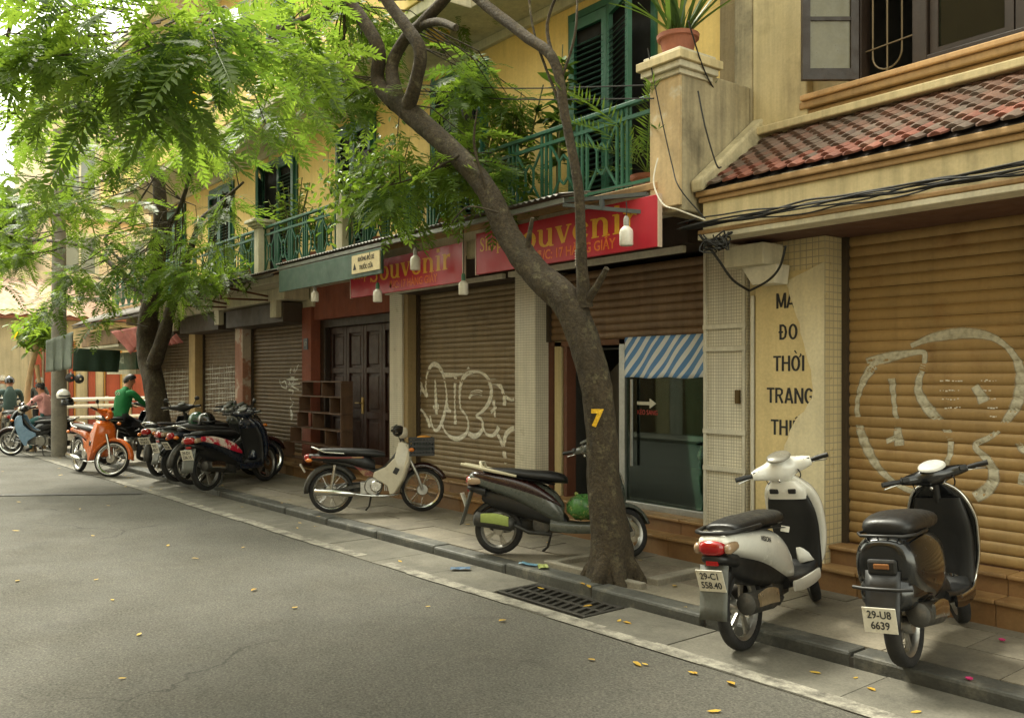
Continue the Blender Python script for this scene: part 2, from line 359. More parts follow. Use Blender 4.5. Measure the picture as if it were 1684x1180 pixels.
# ------------------------------------------------------------------ mosaic material
def mosaic(name, base, tile=.026, joint=(.30,.27,.2)):
    m = M(name, base, .35, var=.12, vs=2, fine=.04, streak=.25)
    n, l = m.node_tree.nodes, m.node_tree.links; b = n['Principled BSDF']; src = b.inputs['Base Color'].links[0].from_socket
    g = n.new('ShaderNodeNewGeometry'); sp = n.new('ShaderNodeSeparateXYZ'); l.new(g.outputs['Position'], sp.inputs[0])
    ad = n.new('ShaderNodeMath'); ad.operation = 'ADD'; l.new(sp.outputs[0], ad.inputs[0]); l.new(sp.outputs[1], ad.inputs[1])
    fs = []
    for o in (ad.outputs[0], sp.outputs[2]):
        a = n.new('ShaderNodeMath'); a.operation = 'DIVIDE'; a.inputs[1].default_value = tile; l.new(o, a.inputs[0])
        c = n.new('ShaderNodeMath'); c.operation = 'FRACT'; l.new(a.outputs[0], c.inputs[0])
        d = n.new('ShaderNodeMath'); d.operation = 'LESS_THAN'; d.inputs[1].default_value = .14; l.new(c.outputs[0], d.inputs[0]); fs.append(d.outputs[0])
    mx = n.new('ShaderNodeMath'); mx.operation = 'MAXIMUM'; l.new(fs[0], mx.inputs[0]); l.new(fs[1], mx.inputs[1])
    mi = n.new('ShaderNodeMix'); mi.data_type = 'RGBA'; l.new(mx.outputs[0], mi.inputs[0]); l.new(src, mi.inputs[6]); mi.inputs[7].default_value = (*joint, 1)
    l.new(mi.outputs[2], b.inputs['Base Color'])
    bp = n.new('ShaderNodeBump'); bp.inputs['Strength'].default_value = .5; bp.inputs['Distance'].default_value = .003; bp.invert = True
    l.new(mx.outputs[0], bp.inputs['Height']); l.new(bp.outputs[0], b.inputs['Normal']); return m
mosaic_m = mosaic('white_mosaic_tile', mosaic_base)
cream_mos = mosaic('cream_tile', srgb(206,190,146), .052, (.36,.31,.21))

# ------------------------------------------------------------------ yellow balcony house
FY = 5.75          # front of the ground floor pillars
SY = 5.95          # shutters
WY = 5.90          # first floor wall
house = thing('yellow_house', 'long yellow plastered house with green balcony doors above closed shutter shops', 'building', (-13, 5.9, 0), world=True)
XL, XR = -21.5, -4.50
MB().box(XL, -4.86, WY, WY+.3, 3.06, 5.36).build('upper_wall', yellow_w, house)
MB().box(-4.86, XR, WY-.05, WY+.3, 2.6, 8.6).build('corner_pilaster', stain_conc, house, bevel=.01)
MB().box(-4.66, XR+.02, WY-.11, WY-.05, 3.4, 8.6).build('rain_channel', grey_conc, house, bevel=.01)
# cornice under upper slab, slab, third floor
MB().box(XL, -4.86, WY-.06, WY, 5.26, 5.36).build('moulding', white_t, house, bevel=.01)
MB().box(XL-.3, -7.6, 4.9, WY+.3, 5.36, 5.48).build('upper_slab', white_t, house, bevel=.01)
MB().box(-7.6, -4.86, 5.25, WY+.3, 5.361, 5.48).build('upper_slab', white_t, house, bevel=.01)
MB().box(XL-.3, -7.6, 4.88, 4.98, 5.481, 5.95).build('parapet', yellow_w, house, bevel=.01)
MB().box(XL-.32, -7.58, 4.84, 5.02, 5.95, 6.03).build('parapet_cap', white_t, house, bevel=.012)
MB().box(XL, -4.86, WY+.02, WY+.3, 5.48, 8.7).build('top_wall', yellow_w, house)
MB().box(XL-.4, -4.4, 5.0, WY+.5, 8.7, 8.9).build('roof_slab', white_t, house, bevel=.02)
MB().box(XL-.01, XL+.2, WY+.3, 12, 0, 8.7).build('end_wall', yellow_w, house)
MB().box(XL, XR, 11.8, 12, 0, 8.7).build('back_wall', grey_conc, house)
# balcony slab
MB().box(XL-.2, -4.62, 5.0, WY, 2.90, 3.06).build('balcony_slab', white_t, house, bevel=.015)
MB().box(XL-.2, -4.72, 4.965, 5.0, 2.99, 3.05).build('slab_nosing', ochre_w, house, bevel=.008)
# balcony side pier with wall
MB().box(-4.74, -4.50, 5.0, WY-.11, 2.80, 3.86).build('balcony_side_wall', grey_conc, house, bevel=.015)
MB().box(-4.80, -4.50, 4.97, 5.0, 2.84, 3.80).build('pier_front', M('patched_render', srgb(190,166,124), .85, var=.14, vs=4, bump=.2, streak=.3, dirt=(srgb(200,190,162),1.6,.5,.56)), house, bevel=.006)
for i, (e, z0, z1) in enumerate(((.02,3.80,3.84),(.05,3.84,3.89),(.075,3.89,3.955),(.035,3.955,3.99))):
    MB().box(-4.80-e, -4.50+e, 4.97-e, 5.30+e, z0, z1-.002).build('pier_capital', white_t if i != 2 else cream_w, house, bevel=.006)
# doors of the first floor
louvre_me = MB()
for i in range(30): louvre_me.obox((.20, 0, .14 + i*.055), (.36, .05, .009), Matrix.Rotation(R(38),3,'X'))
louvre_me = louvre_me.mesh('louvres', green_d)
leaf_f = MB().box(0,.05,-.02,.02,.0,1.98).box(.35,.40,-.02,.02,.0,1.98).box(.05,.35,-.019,.019,0,.13).box(.05,.35,-.019,.019,1.88,1.98).box(.05,.35,-.019,.019,.85,.93).mesh('leaf_frame', green_p)
DX = [(-6.73,-5.66),(-9.32,-8.25),(-11.9,-10.85),(-14.7,-13.4),(-17.4,-16.2),(-20.2,-19.0)]
for k, (a, b) in enumerate(DX):
    w = b - a
    d = MB().box(a-.06,a,WY-.03,WY+.001,3.06,5.1).box(b,b+.06,WY-.03,WY+.001,3.06,5.1).box(a-.06,b+.06,WY-.032,WY+.001,5.1,5.17).build('balcony_door', green_p, house)
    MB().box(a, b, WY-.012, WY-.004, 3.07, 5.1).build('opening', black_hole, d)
    n = 2 if k else 2
    for j in range(n):
        sx = (w/2 - .01)/.4
        o_ = (a + .005 + j*w/2, WY-.05, 3.09)
        rz = 0
        if k == 0 and j == 1: rz = R(-22)
        if k in (1,3) and j == 0: rz = R(-30)
        lf = inst('door_leaf', leaf_f, d, o_, (0,0,rz), (sx,1,1)); inst('louvres', louvre_me, lf)
# third floor windows
for (a, b) in DX[1:]:
    a2, b2 = a+.1, b-.1
    d = MB().box(a2,b2,WY-.03,WY+.019,6.3,7.8).build('upper_shutter_window', green_p, house, bevel=.01)
    for j in range(22): MB().obox(((a2+b2)/2, WY-.035, 6.4+j*.06), (b2-a2-.12,.03,.008), Matrix.Rotation(R(38),3,'X')).build('louvre', green_d, d) if a < -13 else None
    MB().box(a2-.1,b2+.1,WY-.08,WY+.019,6.22,6.29).build('window_sill', white_t, d)

# ground floor pillars
PIL = [(-4.93,-4.50,mosaic_m,0),(-7.51,-7.17,mosaic_m,0),(-10.17,-9.86,mosaic_m,0),(-12.87,-12.55,terracotta,0),(-15.72,-15.35,M('faded_pink_plaster',srgb(168,120,98),.8,var=.2,vs=3,streak=.2,dirt=(srgb(200,185,165),2.5,.5,.56)),0),(-18.3,-17.92,M('beige_plaster',srgb(186,160,112),.8,var=.15,streak=.25),0),(-21.5,-21.1,M('grey_plaster',srgb(150,140,118),.8,var=.15,streak=.25),0)]
for a, b, m_, _ in PIL:
    MB().box(a, b, FY, SY+.25, PZ, 2.9 if a > -11 else 2.62).build('pillar', m_, house, bevel=.006)
MB().box(-9.86, -9.76, FY+.03, SY+.2, PZ, 2.62).build('pillar_reveal', M('beige_reveal', srgb(150,130,92), .8, streak=.2), house)
# fascia wall above the shop fronts
MB().box(XL, -12.5, FY+.02, SY+.25, 2.62, 2.9).build('fascia_wall', white_t, house)
MB().box(-12.55, -10.17, FY+.05, SY+.25, 2.42, 2.9).build('fascia_wall', terracotta, house)
MB().box(-21.5, -12.6, 5.35, 5.75, 2.72, 2.9).build('fascia_beam', white_t, house, bevel=.01)
for a, b, y0, z0, z1 in ((-9.76,-7.51,5.55,2.60,2.9),(-7.17,-4.93,5.55,2.66,2.9),(-15.35,-12.87,5.45,2.40,2.70),(-17.92,-15.72,5.45,2.40,2.70),(-21.1,-18.3,5.45,2.40,2.70)):
    MB().box(a+.01, b-.01, y0, SY+.25, z0, z1-.003).build('shutter_housing', M('dark_housing', srgb(62,50,42), .6, var=.25, streak=.25) if z1 > 2.8 else M('dark_housing_b', srgb(72,62,52), .6, var=.25, streak=.25), house, bevel=.006)
for x in (-13.05, -15.55, -18.1): MB().box(x-.12, x+.12, 5.36, 5.45, 2.47, 2.74).build('bracket_end', white_t, house, bevel=.008)
MB().box(-9.85,-7.4,5.50,5.55,2.585,2.635).build('guide_rail', white_metal, house, bevel=.006)
MB().box(-7.3,-4.95,5.50,5.55,2.585,2.64).build('guide_rail', white_metal, house, bevel=.006)
# thin steel frame over the right mosaic pillar
fr = MB()
for x in (-4.915,-4.52): fr.box(x-.012,x+.012,FY-.022,FY-.002,.3,2.75)
for z in (1.98,1.80,1.13,.83): fr.box(-4.93,-4.50,FY-.026,FY-.003,z-.018,z+.018)
fr.build('pillar_frame', white_metal, house)
MB().box(-4.60,-4.56,FY-.03,FY-.002,1.36,1.47).build('switch_box', M('aged_bronze', srgb(90,72,40),.5,.5), house, bevel=.004)
# ---- roller shutters
def slat_mesh(w, pitch, depth, mat, n=7):
    rr = []
    for k in range(n + 1):
        t = k / n; y = -depth * math.sin(math.pi * t) ** .55; z = pitch * t * .985
        rr.append([(0, y, z), (w, y, z)])
    vs = [p for r in rr for p in r]; fs = [(2*i, 2*i+1, 2*i+3, 2*i+2) for i in range(n)]
    return MB().add(vs, fs).mesh('slat', mat, 60)
def shutter(parent, a, b, z0, z1, pitch, depth, mat, y=SY, single=True):
    s = MB().box(a, a+.04, y-.05, y+.05, z0, z1).build('roller_shutter', M('shutter_guide', srgb(70,60,48), .5, .3, var=.2), parent)
    MB().box(b-.04, b, y-.05, y+.05, z0, z1).build('guide', MATS['shutter_guide'], s)
    w = b - a - .08; n = int((z1 - z0) / pitch)
    if single:
        me = slat_mesh(w, pitch, depth, mat)
        for i in range(n): inst('slat', me, s, (a+.04, y+random.uniform(-.002,.002), z1 - (i+1)*pitch), (random.uniform(-.05,.05), random.uniform(-.0008,.0008), random.uniform(-.0012,.0012)))
    else:
        q = MB()
        for i in range(n):
            zb = z1 - (i+1)*pitch
            rr = [[(a+.04, y-depth*math.sin(math.pi*k/5)**.55, zb+pitch*k/5*.985), (b-.04, y-depth*math.sin(math.pi*k/5)**.55, zb+pitch*k/5*.985)] for k in range(6)]
            q.rings(rr, False, False)
        tag(q.build('slats', mat, s, 60), kind='stuff')
    zb = z1 - n*pitch
    MB().box(a+.03, b-.03, y-.03, y+.03, zb-.06, zb-.004).build('bottom_bar', rust, s, bevel=.005)
    MB().box(a, b, y+.02, y+.03, zb-.05, z1).build('backing', black_hole, s)
    return s
sh_a = M('brown_shutter', srgb(126,100,72), .5, .15, var=.14, vs=3, streak=.3, rnd=.05, dirt=(srgb(96,70,50), 4, .55, .8))
sh_b = M('olive_shutter', srgb(138,120,90), .5, .15, var=.12, vs=2.5, streak=.22, rnd=.05, dirt=(srgb(100,82,56), 3, .56, .8))
sh_c = M('dun_shutter', srgb(112,94,70), .5, .15, var=.14, vs=3, streak=.2, rnd=.05)
sh_d = M('ochre_shutter', srgb(162,133,86), .5, .15, var=.12, vs=2, fine=.05, streak=.2, rnd=.04, dirt=(srgb(132,96,56), 3, .55, .82))
S_A = shutter(house, -7.17, -4.93, 1.93, 2.61, .075, .014, sh_a)
S_B = shutter(house, -9.76, -7.51, .36, 2.60, .062, .010, sh_b)
S_C = shutter(house, -15.35, -12.87, .30, 2.42, .066, .014, sh_c)
S_D = shutter(house, -17.92, -15.72, .30, 2.42, .066, .014, sh_c, single=False)
S_E = shutter(house, -21.1, -18.3, .30, 2.42, .066, .014, sh_c, single=False)
# ---- dark panelled double door
dr = MB().box(-12.55,-12.38,SY-.05,SY+.2,PZ,2.42).box(-10.26,-10.17,SY-.05,SY+.2,PZ,2.42).box(-12.38,-10.26,SY-.05,SY+.2,2.30,2.42).build('double_door', black_wood, house, bevel=.006)
xs = [-12.38,-11.85,-11.32,-10.79,-10.26]
for k in range(4):
    a, b = xs[k]+.004, xs[k+1]-.004
    lf = MB().box(a,b,SY+.07,SY+.11,.34,2.30)
    for (p,q) in ((a,a+.08),(b-.08,b)): lf.box(p,q,SY+.035,SY+.07,.34,2.30)
    for (p,q) in ((.34,.48),(.98,1.08),(1.62,1.70),(2.20,2.30)): lf.box(a+.08,b-.08,SY+.036,SY+.07,p,q)
    lo = lf.build('door_leaf', dark_wood, dr, bevel=.006)
    for (p,q) in ((.52,.94),(1.12,1.58),(1.74,2.16)):
        MB().box(a+.12,b-.12,SY+.05,SY+.075,p,q).build('panel', dark_wood, lo, bevel=.012)
brass = M('brass', (.5,.36,.14), .35, .9)
MB().box(-11.36,-11.31,SY+.02,SY+.036,1.05,1.28).tube([(-11.33,SY+.02,1.2),(-11.33,SY-.03,1.2),(-11.45,SY-.03,1.2)],.009).build('door_handle', brass, dr)
# ---- open shop: jambs, glass, cloth, dark room
ro = MB().box(-7.17,-7.09,SY-.02,SY+.1,.36,1.93).box(-6.93,-6.88,SY-.02,SY+.1,.36,1.93).build('shop_jamb', M('red_brown_jamb', srgb(96,58,40), .6, var=.2), house)
MB().box(-7.06,-6.96,SY-.03,SY+.08,.36,1.93).build('jamb_post', cream_w, house)
room = MB()
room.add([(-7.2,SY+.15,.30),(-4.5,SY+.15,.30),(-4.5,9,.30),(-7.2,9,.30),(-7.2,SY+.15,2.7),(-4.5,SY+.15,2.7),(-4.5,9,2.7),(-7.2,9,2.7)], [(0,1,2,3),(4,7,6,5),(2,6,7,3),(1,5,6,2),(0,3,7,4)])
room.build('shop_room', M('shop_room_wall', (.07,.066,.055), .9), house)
MB().box(-6.12,-6.04,SY-.03,SY+.03,.36,1.93).build('glass_frame', steel, house, bevel=.005)
MB().box(-6.04,-4.93,SY-.03,SY+.03,.36,.42).build('glass_frame', steel, house, bevel=.005)
MB().tube([(-5.93,SY-.05,.75),(-5.93,SY-.05,1.55)],.014,8).build('pull_bar', steel, house)
MB().box(-6.04,-4.95,SY-.004,SY+.004,.42,1.93).build('glass_pane', glassmat('shop_glass', (.46,.62,.56), .03), house)
# ---- steps in front of the houses
def steps(name, label, a, b, y0=5.60, seed=1, upper=True):
    rn = random.Random(seed); t = thing(name, label, 'steps', ((a+b)/2, y0, PZ), world=True)
    MB().box(a+.002, b-.002, y0+.012, 6.25, PZ-.02, .215).build('core', M('mortar',(.2,.17,.12),.9), t)
    MB().box(a+.002, b-.002, y0+.172, 6.25, .216, .345).build('core_upper', M('mortar',(.2,.17,.12),.9), t)
    for (yf, zb, zt, yb) in ((y0, PZ-.01, .232, y0+.175), (y0+.16, .232, .362, 6.1)):
        x = a
        while x < b - .01:
            e = min(b, x + .46)
            MB().box(x+.003, e-.003, yf+.002, yf+.02, zb, zt-.03).build('riser_tile', step_r, t)
            MB().box(x+.003, e-.003, yf-.022, yb, zt-.028, zt).build('tread_tile', step_t, t, bevel=.008)
            x = e
    return t
steps('shop_steps', 'ochre tiled steps below the half open shutter and the grey green scooter', -7.5, -4.52)
steps('shop_steps', 'ochre tiled steps below the graffiti shutter beside the white leg shield moped', -10.15, -7.51, seed=2)
steps('shop_steps', 'ochre tiled steps below the dark panelled double door', -12.85, -10.16, seed=3)
steps('shop_steps', 'ochre tiled steps below the ochre shutter behind the black scooter', -3.92, 0.5, seed=4)
steps('shop_steps', 'long ochre steps below the far shutters behind the row of scooters', -21.4, -12.86, seed=5)

# ------------------------------------------------------------------ cream house on the right
ch = thing('cream_house', 'cream plastered house with red tiled canopy and dark wooden window', 'building', (-2.5, 5.9, 0), world=True)
CX0, CX1 = -4.47, .8
MB().box(CX0, -3.98, 5.78, 5.97, 3.3, 6.5).build('upper_pilaster', cream_w, ch, bevel=.012)
MB().box(-3.98, -3.68, 5.86, 5.97, 3.3, 6.5).build('upper_wall', cream_w, ch)
MB().box(-3.68, CX1, 5.86, 6.2, 3.3, 3.66).build('upper_wall', cream_w, ch)
MB().box(-3.68, CX1, 5.86, 6.2, 5.3, 6.5).build('upper_wall', cream_w, ch)
MB().box(-4.02, CX1, 5.80, 5.86, 3.50, 3.56).build('sill_moulding', ochre_w, ch, bevel=.012)
MB().box(-4.04, CX1, 5.765, 5.86, 3.565, 3.62).build('sill_moulding', ochre_w, ch, bevel=.012)
MB().box(-4.02, CX1, 5.745, 5.86, 3.622, 3.665).build('sill_moulding', M('sill_top', srgb(205,165,115),.75,streak=.2), ch, bevel=.010)
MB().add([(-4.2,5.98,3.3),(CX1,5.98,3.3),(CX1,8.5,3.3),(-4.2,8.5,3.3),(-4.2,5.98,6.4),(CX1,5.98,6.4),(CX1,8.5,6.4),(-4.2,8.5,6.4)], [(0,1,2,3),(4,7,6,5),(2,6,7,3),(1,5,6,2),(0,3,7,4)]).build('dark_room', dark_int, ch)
# window
win = MB().box(-3.68,-3.60,5.88,6.0,3.665,5.3).box(-3.22,-3.12,5.88,6.0,3.665,5.3).box(-2.02,-1.9,5.88,6.0,3.665,5.3).box(-3.12,CX1,5.881,6.0,3.665,3.74).build('window_frame', black_wood, ch, bevel=.006)
pane_m = glassmat('window_glass', (.30,.38,.28), 0.0, .05)
frost = M('frosted_pane', srgb(108,104,80), .35, var=.12, vs=5)
def casement(hx, hy, ang, w, parent, z0=3.70, z1=5.28, pm=None, nm=4, name='casement'):
    loc = (hx, hy, z0); h = z1 - z0
    q = MB().box(0,.055,-.022,.022,0,h).box(w-.055,w,-.022,.022,0,h).box(.055,w-.055,-.021,.021,0,.08).box(.055,w-.055,-.021,.021,h-.07,h)
    zs = [.08 + (h-.15)*i/nm for i in range(nm+1)]
    for z in zs[1:-1]: q.box(.055,w-.055,-.016,.016,z-.014,z+.014)
    c = q.build(name, black_wood, parent, local=True); off = ORG[parent.name]
    c.location = (hx-off[0], hy-off[1], z0); c.rotation_euler = (0,0,ang); ORG.pop(c.name, None)
    for i in range(nm): MB().box(.056,w-.056,-.004,.004,zs[i]+(.0 if i == 0 else .014),zs[i+1]-(.014 if i < nm-1 else 0)).build('pane', pm or pane_m, c, local=True)
    return c
casement(-3.62, 5.87, R(180+52), .40, win, pm=frost)
casement(-3.11, 5.93, 0, .54, win); casement(-2.56, 5.931, 0, .54, win); casement(-1.88, 5.93, 0, .6, win)
gl = MB()
for x in (-3.55,-3.44,-3.33): gl.tube([(x,5.95,3.72 if x == -3.44 else 3.84),(x,5.95,5.3)],.007,6)
gl.tube([(-3.44+.11*math.cos(a),5.95,3.86+.11*math.sin(a)) for a in [R(180+i*18) for i in range(11)]],.007,6)
gl.tube([(-3.44+.055*math.cos(a),5.948,4.55+.055*math.sin(a)) for a in [R(i*24) for i in range(16)]],.007,6)
for z in (3.92,4.5): gl.bar((-3.62,5.945,z-.01),(-3.24,5.945,z+.01),.014,.008)
gl.build('window_grille', M('old_iron', srgb(120,105,80), .5, .4), win)
# canopy: fascia and mouldings
EY = 5.16
MB().box(CX0+.03, CX1, EY, EY+.12, 2.66, 2.86).build('canopy_fascia', cream_w, ch)
MB().box(CX0, CX1, EY-.02, EY+.12, 2.862, 2.90).build('canopy_moulding', ochre_w, ch, bevel=.008)
MB().box(CX0-.01, CX1, EY-.045, EY+.12, 2.902, 2.945).build('canopy_moulding', ochre_w, ch, bevel=.01)
MB().box(CX0, CX1, EY-.03, EY+.12, 2.625, 2.658).build('canopy_moulding', ochre_w, ch, bevel=.008)
MB().box(CX0, CX1, EY-.028, EY+.16, 2.585, 2.623).build('canopy_edge', white_t, ch, bevel=.006)
MB().box(CX0+.01, CX1, EY+.161, 6.2, 2.592, 2.64).build('canopy_soffit', M('brown_soffit', srgb(92,62,48), .7, var=.2), ch)
MB().prism([(EY+.12,2.60),(EY+.12,2.95),(5.86,3.44),(5.86,2.60)], CX0+.02, CX0+.10, 'x').build('canopy_cheek', cream_w, ch)
# tiled slope
sl = Vector((0, 5.86-(EY-.06), 3.46-2.955)); SL = sl.length; ang = math.atan2(sl.z, sl.y)
cr = MB().obox((0,0,0),(1,1,1)); cr = MB()
e0 = Vector((0, EY-.03, 2.95)); e1 = Vector((0, 5.86, 3.44))
cr.add([(CX0+.05,e0.y,e0.z),(CX1,e0.y,e0.z),(CX1,e1.y,e1.z),(CX0+.05,e1.y,e1.z)], [(0,1,2,3)]); 
roof = cr.build('canopy_roof', M('tile_bed', srgb(34,26,22),.95), ch)
tile_mats = [M('roof_tile', srgb(100,70,55), .75, var=.25, vs=14, fine=.15, bump=.3, rnd=.22, dirt=(srgb(96,78,66), 5, .5, .7)), M('roof_tile_b', srgb(90,70,57), .8, var=.25, vs=14, fine=.15, bump=.3, rnd=.22, dirt=(srgb(92,80,68), 5, .45, .65)), M('roof_tile_red', srgb(116,66,50), .75, var=.22, vs=14, bump=.3, rnd=.2, dirt=(srgb(120,80,64), 6, .55, .75))]
def tile_mesh(m_):
    q = MB(); w = .059; L = .13
    rr = []
    for (y, k) in ((0,.55),(.02,.9),(.05,1.0),(L,1.0)):
        rr.append([(-w*k,y,.006),(-w*k*.5,y,.016),(0,y,.020),(w*k*.5,y,.016),(w*k,y,.006),(w*k,y,-.006),(-w*k,y,-.006)])
    return q.rings(rr).mesh('roof_tile', m_, 40)
tms = [tile_mesh(m_) for m_ in tile_mats]
rowp = .072; nr = int(SL/rowp)
for r_ in range(nr + 1):
    x = CX0 + .16 + (r_ % 2)*.069
    while x < -1.75:
        t = (r_*rowp) / SL; p = Vector((x, EY-.065, 2.955)) + sl*t
        me = tms[2] if (r_ < 3 and random.random() < .6) else tms[0 if random.random() < .55 else 1]
        inst('roof_tile', me, roof, (p.x, p.y, p.z+.022), (ang - R(9) + random.uniform(-.04,.04), random.uniform(-.04,.04), random.uniform(-.05,.05)))
        x += .138
q = MB(); x = -1.70
while x < CX1:
    for r_ in range(nr+1):
        p = Vector((x+(r_%2)*.069, EY-.06, 2.967)) + sl*(r_*rowp/SL); q.obox(p+sl*.07, (.125,.15,.012), Matrix.Rotation(ang+R(5),3,'X'))
    x += .138
tag(q.build('far_roof_tiles', tile_mats[0], roof), kind='stuff')
MB().prism([(EY-.08,2.93),(EY-.09,3.02),(5.80,3.60),(5.86,3.60),(5.86,3.44)], CX0-.02, CX0+.10, 'x').build('roof_verge', M('verge_render', srgb(190,178,142), .85, var=.2, vs=4, streak=.3, bump=.4, dirt=(srgb(110,102,80),3,.5,.75)), ch, bevel=.02)
MB().box(CX0, CX1, 5.70, 5.78, 3.44, 3.50).build('roof_flashing', cream_w, ch, bevel=.01)
# ground floor pillar with lettering
MB().box(-4.38, -3.77, 5.70, 6.2, PZ, 2.592).build('sign_pillar', cream_mos, ch, bevel=.006)
MB().box(-4.45, -4.385, 5.72, 6.2, PZ, 2.592).build('pillar_edge', cream_w, ch)
MB().tube([(-4.41,5.70,.1),(-4.41,5.70,2.2)],.016,8).build('conduit', white_metal, ch)
S_R = shutter(ch, -3.768, .7, .36, 2.60, .077, .015, sh_d)
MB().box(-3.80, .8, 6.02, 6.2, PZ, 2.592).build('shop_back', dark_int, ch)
# ------------------------------------------------------------------ houses across the street (behind the viewpoint)
opp_c = [(srgb(206,190,150),'cream'),(srgb(190,176,150),'grey'),(srgb(214,176,104),'yellow'),(srgb(186,150,120),'tan'),(srgb(200,196,180),'white')]
tag(MB().box(-22,12,-5.4,-3.9,-.05,.08).build('far_pavement', concrete), kind='structure')
x = 10.
for i in range(6):
    w_ = (5.2,4.6,6.0,4.8,5.4,5.0)[i]; h_ = (10.5,12.2,9.8,11.4,10.2,12.0)[i]; c_, n_ = opp_c[i % 5]
    t = thing('opposite_house', '%s fronted house across the street, %s' % (n_, ('at the right end of its row','tall and second in its row','wide and low in its row','fourth in its row','white fifth in its row','tall at the left end of its row')[i]), 'building', (x-w_/2,-5.4,0), world=True)
    MB().box(x-w_+.01, x-.01, -12, -5.4, 0, h_).build('wall', M('opposite_wall_'+n_, c_, .85, var=.12, streak=.2), t)
    MB().box(x-w_, x, -6, -5.1, h_, h_+.2).build('cornice', white_t, t, bevel=.03)
    MB().box(x-w_+.5, x-.5, -5.4, -5.34, .1, 2.6).build('shop_shutter', sh_c if 'dun_shutter' in MATS else dark_wood, t)
    for zz in (3.6, 6.2 if h_ > 8 else 5.4):
        for k in (.3,.7):
            wx = x-w_*k; f_ = MB().box(wx-.55,wx+.55,-5.4,-5.35,zz,zz+1.5).build('window_frame', green_p, t); MB().box(wx-.45,wx+.45,-5.36,-5.33,zz+.08,zz+1.42).build('pane', M('dull_pane_b', (.05,.055,.05), .15), f_)
    x -= w_
# ------------------------------------------------------------------ trees
def dpt(px, py, t):                       # point at depth t (metres ahead of the viewpoint)
    o = (px - 842)/FPX; return Vector((t*(-_c+_s*o), t*(_s+_c*o), CAM_H + t*(618-py)/FPX))
def catmull(pts, k=5):
    out = []
    n = len(pts)
    for i in range(n-1):
        p0, p1, p2, p3 = pts[max(i-1,0)], pts[i], pts[i+1], pts[min(i+2,n-1)]
        for j in range(k):
            t = j/k
            out.append(tuple(.5*((2*b)+(c-a)*t+(2*a-5*b+4*c-d)*t*t+(-a+3*b-3*c+d)*t**3) for a,b,c,d in zip(p0,p1,p2,p3)))
    out.append(tuple(pts[-1])); return out
bark = M('bark', srgb(62,53,38), .9, var=.3, vs=6, fine=.45, fs=55, bump=2.0, bs=30, dirt=(srgb(98,92,68), 11, .54, .72))
bark_y = M('pale_bark', srgb(190,160,120), .85, var=.2, vs=6, bump=.5, bs=40)
def limb(mbx, pts, n=14, rough=.06, k=5, rn=random):
    """pts: (x,y,z,r)"""
    pp = catmull(pts, k); start = len(mbx.v)
    mbx.tube([p[:3] for p in pp], [max(.004, p[3]) for p in pp], n)
    for i in range(start, len(mbx.v)):
        ring = (i-start)//n
        if ring >= len(pp): break
        c = Vector(pp[ring][:3]); v = Vector(mbx.v[i]); d = v - c
        if n > 24:
            g_ = noise.noise(Vector((v.x*9, v.y*9, v.z*3)))*.5 + noise.noise(Vector((v.x*30, v.y*30, v.z*9)))*.35; rg_ = 1-abs(noise.noise(Vector((v.x*22+5, v.y*22, v.z*5))))
            f = 1 + rough*1.5*g_ - .05*rg_**6 + .10*max(0, noise.noise(Vector((v.x*4+9, v.y*4, v.z*4)))-.35)
        else: f = 1 + rough*(math.sin(v.z*9+v.x*7)*.5 + math.sin(i*2.4)*.35 + rn.uniform(-.6,.6))
        mbx.v[i] = tuple(c + d*f)
    return pp
def frond_arrays(L=.42, pairs=11, wl=.10, ww=.024, droop=.25, seed=0):
    rn = random.Random(seed); vs = []; fs = []
    def rp(t): return np.array((L*t*(1-.12*t), 0, -droop*L*t*t))
    for i in range(pairs):
        t = .16 + .84*i/(pairs-1)*.97; p = rp(t); k = (1-.55*abs(t-.5)**1.3*1.6)
        for s in (-1, 1):
            if rn.random() < .07: continue
            a = R(62 - 22*t) + rn.uniform(-.12,.12); l = wl*k*rn.uniform(.85,1.1); dz = rn.uniform(-.35,.02)
            d = np.array((math.cos(a), s*math.sin(a), dz)); d = d/np.linalg.norm(d); side = np.array((-d[1], d[0], 0))*s; side[2] = .25
            o = len(vs)
            vs += [p, p+d*l*.45+side*ww*.5, p+d*l, p+d*l*.45-side*ww*.5]; fs += [(o,o+1,o+2),(o,o+2,o+3)]
    p = rp(1.0); o = len(vs); d = np.array((1,0,-.4)); l = wl*.7
    vs += [p, p+d*l*.45+np.array((0,ww*.5,0)), p+d*l, p+d*l*.45-np.array((0,ww*.5,0))]; fs += [(o,o+1,o+2),(o,o+2,o+3)]
    for i in range(4):
        a, b = rp(i/4), rp((i+1)/4); o = len(vs); w = np.array((0,.003,0)); z = np.array((0,0,.004))
        vs += [a-w, a+w, b+w, b-w]; fs += [(o,o+1,o+2),(o,o+2,o+3)]
    return np.array(vs), np.array(fs)
def leaf_arrays(l=.12, w=.045, seed=0):
    return np.array([(0,0,0),(l*.3,w*.5,.008),(l*.7,w*.42,0),(l,0,-.02),(l*.7,-w*.42,0),(l*.3,-w*.5,.008),(l*.5,0,-.008)]), np.array([(0,6,1),(1,6,2),(2,6,3),(3,6,4),(4,6,5),(5,6,0)])
def frame(d, roll=0.):
    d = d/np.linalg.norm(d); up = np.array((0,0,1.)) if abs(d[2]) < .97 else np.array((1.,0,0))
    y = np.cross(up, d); y /= np.linalg.norm(y); z = np.cross(d, y)
    c, s = math.cos(roll), math.sin(roll); return np.stack((d, y*c+z*s, z*c-y*s), axis=1)
